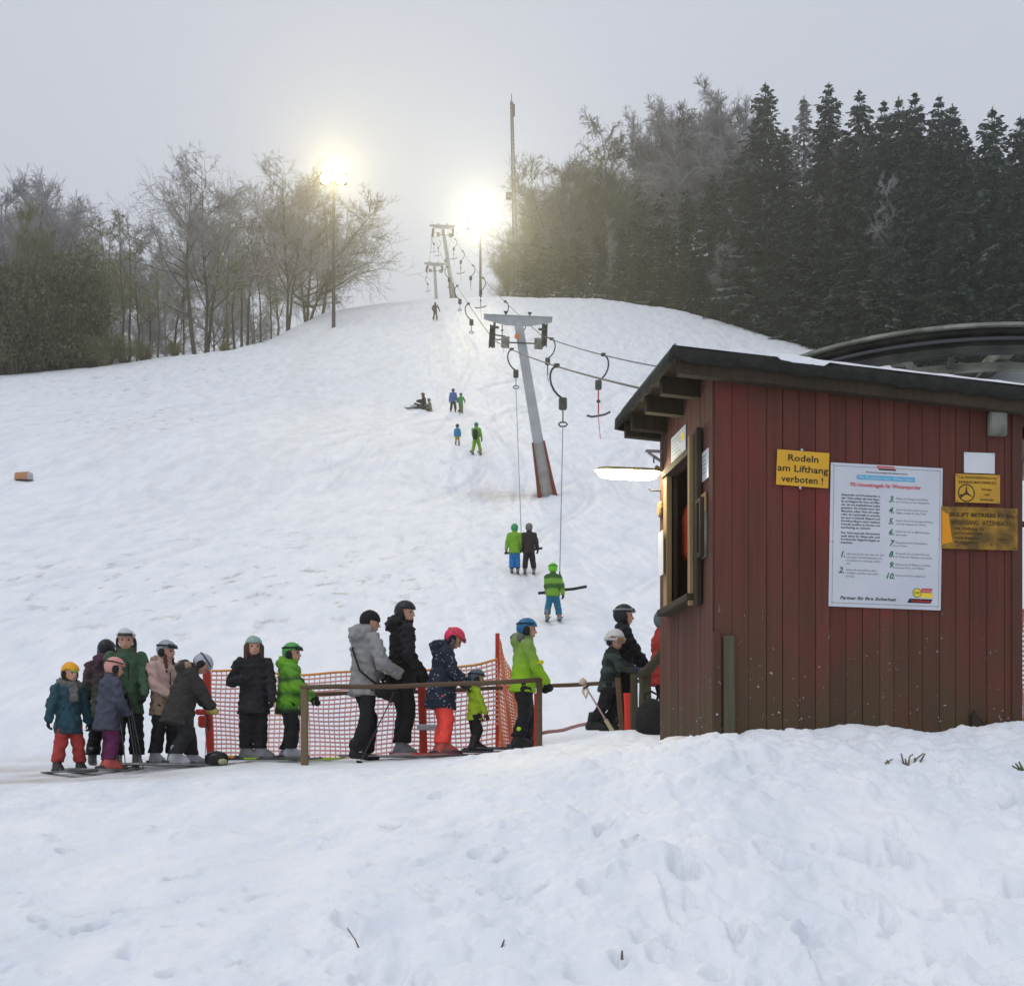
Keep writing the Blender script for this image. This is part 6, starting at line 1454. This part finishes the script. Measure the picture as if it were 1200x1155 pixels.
p, d = person(127, 773, 906, 15.2, 40, 'child with pink helmet, blue grey jacket and magenta trousers', cloth('blue_grey_jacket', (.075,.080,.115), (.055,.06,.085), 7), cloth('magenta_trousers', (.135,.022,.085), (.10,.018,.065)), ('helmet', mat('pink_helmet', (.66,.30,.26), .4)), ('strap', STRAPB, LENS), hpitch=.15, hyaw=-.2, lean=.06, hands=((.16,.10,.55),(.14,.12,.52)), boots=('ski', BOOT_R), skis=SKI_W, ski_len=1.0, hem=.14, bulk=1.15)
p, d = person(148, 738, 903, 15.55, -65, 'woman with white helmet, green jacket and ski poles in hand', banded('moss_green_jacket', [(0,(.055,.115,.06)), (1.1,(.075,.15,.075)), (1.25,(.095,.17,.10)), (1.4,(.05,.10,.055))]), BLK2, ('helmet', mat('white_helmet', (.55,.56,.57), .35)), ('brow', STRAPW, LENS), hands=((.17,.10,.52),(.16,.08,.54)), hpitch=.12, hyaw=-.25, boots=('ski', BOOT_G), hem=.11)
WOM = Vector(((148-600)/F*15.55, 15.55, 0))
part_iso('hair', [('c', d['hp'](-.2,.3,-.1), d['hp'](-.1,.36,-.62), .05, .035), ('c', d['hp'](-.2,-.3,-.1), d['hp'](-.1,-.36,-.62), .05, .035)], HAIR_BR, p, .011, .02)
p, d = person(192, 752, 899, 15.6, -40, 'girl with braids, grey helmet and pale pink fur trimmed jacket', banded('pink_beige_jacket', [(0,(.27,.20,.12)), (.74,(.33,.24,.16)), (.80,(.48,.32,.28)), (1.2,(.50,.35,.31))]), BLK2, ('helmet', mat('silver_helmet', (.30,.33,.36), .3)), ('brow', STRAPB, LENS), hands=((.14,.10,.60),(.16,.05,.56)), hyaw=.35, hpitch=.1, hood=True, hoodmat=cloth('fur_trim', (.42,.30,.22), (.25,.17,.12), 40), boots=('ski', BOOT_W), skis=SKI_W, ski_len=1.1, bulk=1.15, hem=.10)
for sg in (1, -1): part_iso('braid', [('c', d['hp'](.12,sg*.34,-.25), d['hp'](.28,sg*.34,-.85), .022, .02), ('c', d['hp'](.28,sg*.34,-.85), d['hp'](.30,sg*.34,-1.2), .02, .012)], HAIR_RED, p, .009, .01, wrinkle(.004,.03,1))
p, d = person(219, 755, 898, 15.25, 25, 'person in dark tweed jacket bending over with bowed pale helmet', mat('dark_tweed', (.028,.025,.022), .9, (.055,.05,.045), 60, .4, 80), BLK2, ('helmet', mat('lilac_white_helmet', (.44,.44,.52), .35, (.3,.3,.36), 7)), ('strap', STRAPB, LENS), lean=.24, hpitch=.80, hyaw=-.1, pelvis=(-.06,0), feet=((.06,.09),(-.12,.10)), hands=((.24,.12,.46),(.22,.13,.45)), hood=True, hoodmat=cloth('tan_collar', (.38,.27,.18), (.3,.2,.13), 20), boots=('ski', BOOT_W), skis=SKI_W, ski_len=1.2, hem=.15, bulk=1.2, gloves=cloth('yellow_glove', (.50,.42,.12)))
p, d = person(297, 746, 892, 15.45, -78, 'girl with pale green helmet all in black facing the camera', cloth('black_ski_jacket', (.014,.014,.017), (.022,.022,.026)), BLK, ('helmet', mat('sage_helmet', (.27,.37,.33), .3)), hyaw=.12, hands=((.10,.15,.49),(.10,.10,.665)), feet=((.03,.055),(-.01,.06)), boots=('ski', BOOT_G), skis=SKI_B, ski_len=1.3, ski_yaw=(70,68), gloves=None, hem=.12, bulk=1.1)
b = MB(); b.tube([d['neck']+d['fw']*.075-d['U']*.03, d['pel']+d['fw']*.105+d['U']*.12*d['H'], d['pel']+d['fw']*.105-d['U']*.02*d['H']], .006, 5); b.build('zip', M_TRODRED, p)
part_iso('neck_warmer', [('c', d['neck']+d['hf']*.01, d['neck']+d['U']*.03+d['hf']*.02, .068, .066)], cloth('maroon_buff', (.12,.015,.02)), p, .011)
part_iso('hair', [('c', d['hp'](.05,.33,.0), d['hp'](.0,.40,-.55), .045, .03), ('c', d['hp'](.05,-.33,.0), d['hp'](.0,-.40,-.55), .045, .03)], HAIR_BR, p, .011)
GRN = [(0,(.02,.03,.02)), (.56,(.02,.035,.02)), (.62,(.12,.33,.025)), (.69,(.16,.40,.03)), (.74,(.05,.14,.03)), (.79,(.17,.42,.03)), (.86,(.16,.38,.03)), (.90,(.035,.09,.03)), (.95,(.12,.31,.03)), (1.05,(.14,.36,.03))]
p, d = person(338, 755, 893, 15.6, 8, 'child in green gradient jacket and green helmet at the fence post', banded('green_gradient_jacket', GRN), BLK, ('helmet', mat('green_helmet', (.07,.36,.05), .35, (.05,.25,.10), 6)), ('brow', STRAPB, LENS), hyaw=-.35, lean=.04, hands=((.24,.10,.52),(.20,.12,.56)), feet=((-.02,.09),(.02,.10)), boots=('ski', BOOT_W), skis=SKI_G, ski_len=1.1, hood=True, bulk=1.12, puff=.010, hem=.10)
b = MB()
for k in range(4): b.tube([d['pel']+d['fw']*.11-d['left']*(.05+.015*k)-np.array([0,0,.03]), d['pel']+d['fw']*.115-d['left']*(.05+.015*k)-np.array([0,0,.085])], .004, 4)
tag(b.build('white_print', M_PAPER, p), kind='stuff')
p, d = person(430, 713, 894, 15.55, 38, 'woman in grey quilted jacket and black beanie with shoulder bag', cloth('grey_quilted_jacket', (.30,.295,.29), (.24,.235,.235), 6), cloth('black_leggings', (.013,.014,.016)), ('beanie', cloth('black_beanie', (.009,.010,.014), None, 30)), lean=.03, hyaw=-.45, hpitch=.1, pelvis=(-.02,0), feet=((.05,.07),(-.14,.09)), hands=((.18,.12,.58),(.15,.15,.57)), boots=('shoe', BOOT_B), hood=True, puff=.013, bulk=1.05, pbulk=.90, hem=.06)
b = MB(); s0 = d['shc']+d['left']*.07*d['H']+np.array([0,0,.09]); 
b.tube([s0+d['fw']*.02, d['shc']-d['fw']*.155+d['left']*.02-d['U']*.10, d['pel']-d['fw']*.15-d['left']*.14+d['U']*.16, d['pel']+d['fw']*.0-d['left']*.24+d['U']*.02], .012, 5); bagstrap = b.build('bag_strap', STRAPB, p, True)
part_iso('shoulder_bag', [('c', d['pel']+d['fw']*.06-d['left']*.25-d['U']*.06, d['pel']+d['fw']*.24-d['left']*.25-d['U']*.10, .075, .07, tuple(d['left']), .55), ('c', d['pel']+d['fw']*.05-d['left']*.25+d['U']*.0, d['pel']+d['fw']*.2-d['left']*.25-d['U']*.02, .05, .05, tuple(d['left']), .55)], M_BLACKBAG, p, .012, .02, wrinkle(.006,.07,9))
p, d = person(470, 703, 891, 15.75, 20, 'tall man in black jacket, black trousers and black helmet', cloth('deep_black_jacket', (.012,.012,.014)), BLK, ('helmet', mat('matt_black_helmet', (.012,.014,.019), .4)), hyaw=-.75, lean=.03, feet=((.02,.06),(-.02,.07)), hands=((.13,.14,.53),(.10,.16,.52)), boots=('ski', BOOT_G), skis=SKI_W, ski_len=1.5, ski_yaw=(-12,-12), hood=True, hem=.07, bulk=1.12, pbulk=1.12)
p, d = person(517, 735, 890, 15.45, 12, 'girl with pink helmet, dotted navy jacket and neon coral trousers', dotted('navy_dotted', (.013,.019,.034), (.30,.36,.42), 24., .20), mat('neon_coral_trousers', (.95,.085,.065), .7, (.85,.07,.055), 6, .4, 30), ('helmet', mat('hot_pink_helmet', (.72,.03,.10), .3)), ('brow', mat('coral_strap', (.55,.10,.11), .5), mat('pink_lens', (.35,.06,.06), .2)), lean=.07, hpitch=.62, hyaw=-.15, hands=((.22,.08,.56),(.20,.10,.55)), feet=((.0,.05),(.01,.06)), boots=('ski', BOOT_R), skis=SKI_R, ski_len=1.2, hood=True, hem=.14, bulk=1.15, pbulk=1.06)
part_iso('hair', [('c', d['hp'](.06,-.36,-.15), d['hp'](.36,-.30,-.78), .035, .022), ('c', d['hp'](.06,.34,-.15), d['hp'](.34,.28,-.72), .035, .022)], HAIR_GR, p, .010, .015, wrinkle(.005,.03,2))
p, d = person(556, 791, 885, 15.45, 22, 'small child in lime jacket with grey helmet at the rail', mat('lime_jacket', (.36,.50,.02), .75, (.30,.42,.025), 8, .4, 40), BLK, ('helmet', mat('slate_helmet', (.085,.11,.14), .35)), ('strap', STRAPB, LENS), hyaw=-.2, hpitch=.1, hands=((.14,.15,.45),(.14,.14,.42)), hood=True, boots=('ski', BOOT_B), skis=SKI_B, ski_len=.8, bulk=1.02, hem=.08, gloves=cloth('maroon_glove', (.13,.02,.025)))
LG = [(0,(.27,.50,.02)), (.86,(.28,.52,.02)), (1.00,(.30,.52,.03)), (1.03,(.13,.13,.13)), (1.5,(.15,.15,.15))]
p, d = person(614, 725, 881, 15.45, 10, 'boy with blue helmet, lime and grey jacket and black trousers', banded('lime_grey_jacket', LG, noise=.03), cloth('black_ski_trousers', (.013,.013,.015)), ('helmet', mat('blue_helmet', (.012,.20,.42), .3, (.02,.12,.25), 4)), ('strap', STRAPB, LENS), hyaw=-.15, lean=.04, pelvis=(-.01,0), feet=((.02,.06),(-.06,.08)), hands=((.17,.13,.50),(.16,.12,.50)), hood=True, hoodmat=cloth('grey_hood', (.14,.14,.14)), boots=('ski', BOOT_B), skis=SKI_B, ski_len=1.0, hem=.06, bulk=1.08)
b = MB(); b.cham((-.02,-.165,.80), (.09,-.150,.86), .008); 
part_iso('sleeve_patch', [('c', d['arms'][1][1]+np.array([0,-.035,.02]), d['arms'][1][1]+np.array([.06,-.03,.03]), .03, .026)], mat('yellow_patch', (.72,.62,.02), .7), p, .011)
part_iso('trouser_patch', [('c', d['legs'][1][2]+np.array([.0,-.045,.10]), d['legs'][1][2]+np.array([.05,-.03,.10]), .028, .026)], mat('lime_patch', (.45,.75,.03), .6), p, .011)
p, d = person(729, 718, 860, 14.5, 8, 'older child in dark navy jacket with black helmet facing the hut', cloth('ink_navy_jacket', (.010,.013,.020)), BLK, ('helmet', mat('ink_helmet', (.013,.016,.022), .35)), ('brow', mat('silver_strap', (.22,.24,.26), .4), LENS), hyaw=-.1, hands=((.22,.12,.50),(.2,.1,.5)), feet=((0,.08),(0,.08)), boots=('ski', BOOT_B), bulk=1.05)
p, d = person(714, 740, 862, 14.25, -12, 'boy in dark plaid jacket with white helmet and gold goggles', plaid('dark_plaid', (.014,.020,.018), ((.05,.07,.06),(.035,.05,.045))), BLK, ('helmet', mat('chalk_white_helmet', (.58,.57,.58), .35)), ('face', STRAPW, GOLD), hyaw=-.5, lean=.10, hands=((.30,.06,.58),(.28,.06,.62)), feet=((-.05,.08),(-.16,.08)), boots=('ski', BOOT_B), bulk=1.12, hem=.08, gloves=cloth('blue_glove', (.03,.07,.22)))
p, d = person(777, 712, 858, 13.9, 10, 'person in red jacket almost hidden behind the hut corner', cloth('dark_red_jacket', (.35,.03,.022)), BLK, ('helmet', mat('teal_grey_helmet', (.08,.13,.13), .4)), hands=((.14,.12,.50),(.14,.12,.50)), boots=('ski', BOOT_B), bulk=1.15)
# attendant's jacket seen through the hatch
jx = hutw(.17, 1.17, 1.72)
t = thing('red_jacket', jx, 'bright red jacket seen inside the dark hut hatch', 'jacket', HA)
part_iso('coat', [('c', (0,0,.22), (0,0,.45), .085, .095, (1,0,0), .8), ('c', (0,-.05,.52), (0,.05,.52), .055, .055), ('c', (0,-.09,.50), (-.02,-.10,.20), .045, .04), ('c', (0,.09,.50), (-.02,.10,.20), .045, .04)], M_REDJACKET, t, .012, .03, wrinkle(.003,.1,4))
b = MB(); b.tube([(0,0,.55),(0,0,.68),(.04,0,.70),(.05,0,.68)], .006, 5); b.build('hanger_hook', M_DARKSTEEL, t)
# ---- riders on the slope
def rider(*a, **k): k.setdefault('far', True); return person(*a, **k)
GB = [(0,(.06,.18,.03)), (.50,(.17,.36,.04)), (.60,(.17,.36,.04)), (.64,(.05,.13,.03)), (.70,(.05,.13,.03)), (.74,(.19,.40,.05)), (.80,(.19,.40,.05)), (.84,(.04,.11,.03)), (1.0,(.05,.13,.03))]
rider(648, 661, 728, 27, 92, 'child riding the tow in green striped jacket and turquoise trousers', banded('green_striped_jacket', GB, noise=.01), cloth('turquoise_trousers', (.025,.19,.29), (.02,.14,.22)), ('helmet', mat('vivid_green_helmet', (.13,.55,.02), .35)), ('strap', STRAPB, LENS), feet=((-.02,.11),(.02,.12)), hands=((.14,.10,.47),(-.02,.19,.47)), boots=('ski', BOOT_T), skis=SKI_W, ski_len=.9, bulk=1.15, vox=.012, hem=.06, crouch=.01)
rider(603, 611, 668, 34.7, 90, 'child in lime vest jacket and bright blue trousers riding beside the dark clad child', cloth('lime_vest_jacket', (.20,.42,.03)), cloth('sky_blue_trousers', (.02,.20,.52)), ('helmet', mat('leaf_green_helmet', (.03,.30,.10), .4)), feet=((0,.06),(0,.07)), hands=((0,.19,.45),(.1,.14,.5)), boots=('ski', BOOT_B), skis=SKI_W, ski_len=.9, vox=.012)
rider(620, 611, 669, 34.7, 90, 'child in dark brown jacket and black trousers riding beside the lime clad child', cloth('dark_brown_jacket', (.032,.026,.024)), BLK2, ('helmet', mat('taupe_helmet', (.18,.15,.16), .5)), feet=((0,.09),(0,.10)), hands=((.1,.14,.5),(0,.19,.45)), boots=('ski', BOOT_B), skis=SKI_W, ski_len=.9, vox=.012)
rider(558, 494, 532, 62, 78, 'skier in light green suit with black backpack riding the tow alone', cloth('light_green_suit', (.14,.40,.04)), cloth('lime_green_trousers', (.20,.42,.02)), ('helmet', mat('dark_green_cap', (.03,.20,.12), .5)), feet=((-.06,.10),(.06,.13)), hands=((.14,.10,.5),(.0,.19,.45)), boots=('ski', BOOT_T), skis=SKI_B, ski_len=1.1, vox=.018)
p = [o for o in bpy.data.objects if o.name.startswith('person') and o.parent is None][-1]
part_iso('backpack', [('c', (-.16,0,.72), (-.16,0,.98), .12, .11, (1,0,0), .6)], BLK, p, .03, .03)
rider(536, 493, 516, 64, 92, 'small child in sky blue jacket and yellow trousers on the tow', cloth('sky_blue_jacket', (.02,.24,.46)), cloth('mustard_trousers', (.42,.36,.02)), ('helmet', mat('navy_helmet', (.02,.06,.12), .5)), boots=('ski', BOOT_W), skis=SKI_W, ski_len=.8, vox=.018, bulk=1.2, feet=((0,.09),(0,.09)))
rider(531, 458, 485, 82, 88, 'skier in blue jacket riding beside a smaller skier in green', cloth('mid_blue_jacket', (.07,.14,.38)), cloth('dark_green_trousers', (.035,.06,.045)), ('helmet', mat('blue_black_helmet', (.05,.06,.12), .5)), boots=('ski', BOOT_B), skis=SKI_B, ski_len=1.1, vox=.02, feet=((0,.10),(0,.11)))
rider(540, 462, 485, 82, 80, 'smaller skier in green jacket riding beside the blue jacket', cloth('mid_green_jacket', (.06,.30,.09)), cloth('khaki_trousers', (.22,.22,.12)), ('helmet', mat('grey_green_helmet', (.10,.14,.12), .5)), boots=('ski', BOOT_B), skis=SKI_B, ski_len=1., vox=.02, feet=((0,.06),(0,.07)), hands=((.1,.14,.55),(.15,.2,.6)))
rider(510, 356, 377.5, 125, 85, 'lone dark clad rider near the hill crest', cloth('charcoal_jacket', (.035,.035,.05)), cloth('olive_trousers', (.10,.095,.045)), ('helmet', mat('charcoal_helmet', (.04,.04,.05), .5)), boots=('ski', BOOT_B), skis=SKI_B, ski_len=1.4, vox=.025, feet=((0,.09),(0,.10)), hands=((.1,.12,.55),(.0,.25,.52)))
# two people resting on the snow with a board
def sitter(px, top, foot, Y, yaw, label, jm, pm, hm):
    return person(px, top, foot - (foot-top)*.0, Y, yaw, label, jm, pm, ('helmet', hm), feet=((.34,.06,.0),(.30,.07,.0)), pelvis=(-.05,0), crouch=.43, lean=.12, hands=((.22,.10,.24),(.20,.10,.24)), boots=('ski', BOOT_B), far=True, vox=.02)
def sit_h(h): return h/.60
rg_ = [(496, 459.5, 478, 83.2, 190, 'dark clad person sitting on the snow beside a friend', cloth('brown_black_jacket', (.045,.04,.035)), BLK, mat('brown_helmet', (.08,.06,.055), .5)), (503, 463.5, 479, 82.6, 175, 'person in beige jacket sitting low on the snow', cloth('beige_jacket', (.27,.25,.20)), cloth('brown_trousers', (.12,.09,.06)), mat('steel_blue_cap', (.10,.16,.22), .5))]
for (px, top, foot, Y, yaw, lab, jm, pm, hm) in rg_: sitter(px, foot-(foot-top)*1.62, foot, Y, yaw, lab, jm, pm, hm)
x = (488-600)/F*82.4; t = thing('snowboard', (x, 82.4, ground(x, 82.4)+.05), 'snowboard with pale bag lying before the sitting pair', 'snowboard')
b = MB(); V = []
for i in range(13):
    u = -1+i/6; w = .13*(1-abs(u)**8)**.5 if abs(u) < 1 else .02; z = .10*max(0, abs(u)-.75)**2*16
    for (yy, zz) in ((-w,0),(w,0),(w,.03),(-w,.03)): V.append((u*.72, yy, z+zz+.05*u))
b.add(V, [(4*i+j, 4*i+4+j, 4*i+4+(j+1)%4, 4*i+(j+1)%4) for i in range(12) for j in range(4)]); b.build('deck', SKI_B, t)
part_iso('binding', [('c', (-.25,0,.06), (-.05,0,.12), .12, .09)], mat('pale_binding', (.40,.46,.47), .6), t, .03)
part_iso('binding', [('c', (.25,0,.08), (.30,0,.2), .10, .07)], BIND, t, .03)

# ---- ski poles
def gp(px, py, Y): return at(px, py, Y)
pole_thing(gp(152,818,15.2), gp(168,901,15.1), 'dark ski pole slanting from the woman with white helmet, nearest the pink jacket')
pole_thing(gp(150,812,15.2), gp(163,902,15.2), 'dark ski pole in the middle of the slanting three', None)
pole_thing(gp(148,820,15.25), gp(160,903,15.0), 'dark ski pole crossing beside the other slanting poles')
pole_thing(gp(140,835,15.1), gp(148,903,15.05), 'steeper thin pole beside the magenta trousers')
pole_thing(gp(462,812,15.35), gp(419,899,15.0), 'dark ski pole slanting down before the woman with the bag')
pole_thing(gp(243,838,15.2), gp(240,893,15.15), 'thin dark cord like pole at the red net post', None, False, .005)
pp = pole_thing(gp(717,855,13.85), gp(683,799,13.9), 'pinkish ski pole stuck grip down in the lit snow mound', mat('pink_pole', (.42,.26,.25), .5), True, .010, grip=mat('wood_grip', (.45,.36,.22), .6))
b = MB(); b.tube([(.02,0,-.02),(.05,-.03,-.09),(.03,-.03,-.16),(0,-.03,-.10),(.02,0,-.03)], .014, 6); b.lathe([(0,.05),(.035,.02),(.045,-.01),(0,-.03)], 9); b.build('pale_strap', mat('cream_strap', (.55,.47,.36), .8), pp, True)
pole_thing(gp(778,800,12.6), gp(768,842,12.55), 'thin pole beside the black bag at the hut', None, False, .007)
# helmet lying by the skis
x, Y = (254-600)/F*15.2, 15.2; t = thing('black_helmet', (x, Y, ground(x, Y)), 'black helmet lying on the snow at the red net post', 'helmet')
part_iso('shell', [('e', (0,0,.075), np.eye(3), (.13,.10,.09))], mat('gloss_black', (.012,.013,.013), .3), t, .010, .01, None, [lambda X,Y_,Z: .02-Z])
part_iso('lining', [('e', (.06,-.03,.05), np.eye(3), (.06,.07,.04))], mat('cream_lining', (.40,.38,.24), .7), t, .010)
# glove on the mound pole
for o in bpy.data.objects:
    if '_arms' in o: del o['_arms']

# ------------------------------------------------------------------ the air: one even box of thin freezing mist
HZ = .0011
hb = MB(); hb.box((-216, -25, -3.2), (216, 232, 118)); hz_ = hb.build('haze', [])
hm = bpy.data.materials.new('mist'); hm.use_nodes = True; nt = hm.node_tree; nt.nodes.clear()
pv = nt.nodes.new('ShaderNodeVolumePrincipled'); pv.inputs['Color'].default_value = (.93,.94,.97,1); pv.inputs['Density'].default_value = HZ; pv.inputs['Anisotropy'].default_value = .78
mo = nt.nodes.new('ShaderNodeOutputMaterial'); nt.links.new(pv.outputs[0], mo.inputs['Volume'])
hz_.data.materials.append(hm); tag(hz_, 'thin freezing mist over the slope', None, None, 'stuff')
SC.cycles.volume_bounces = 0; SC.cycles.max_bounces = 6; SC.cycles.diffuse_bounces = 3
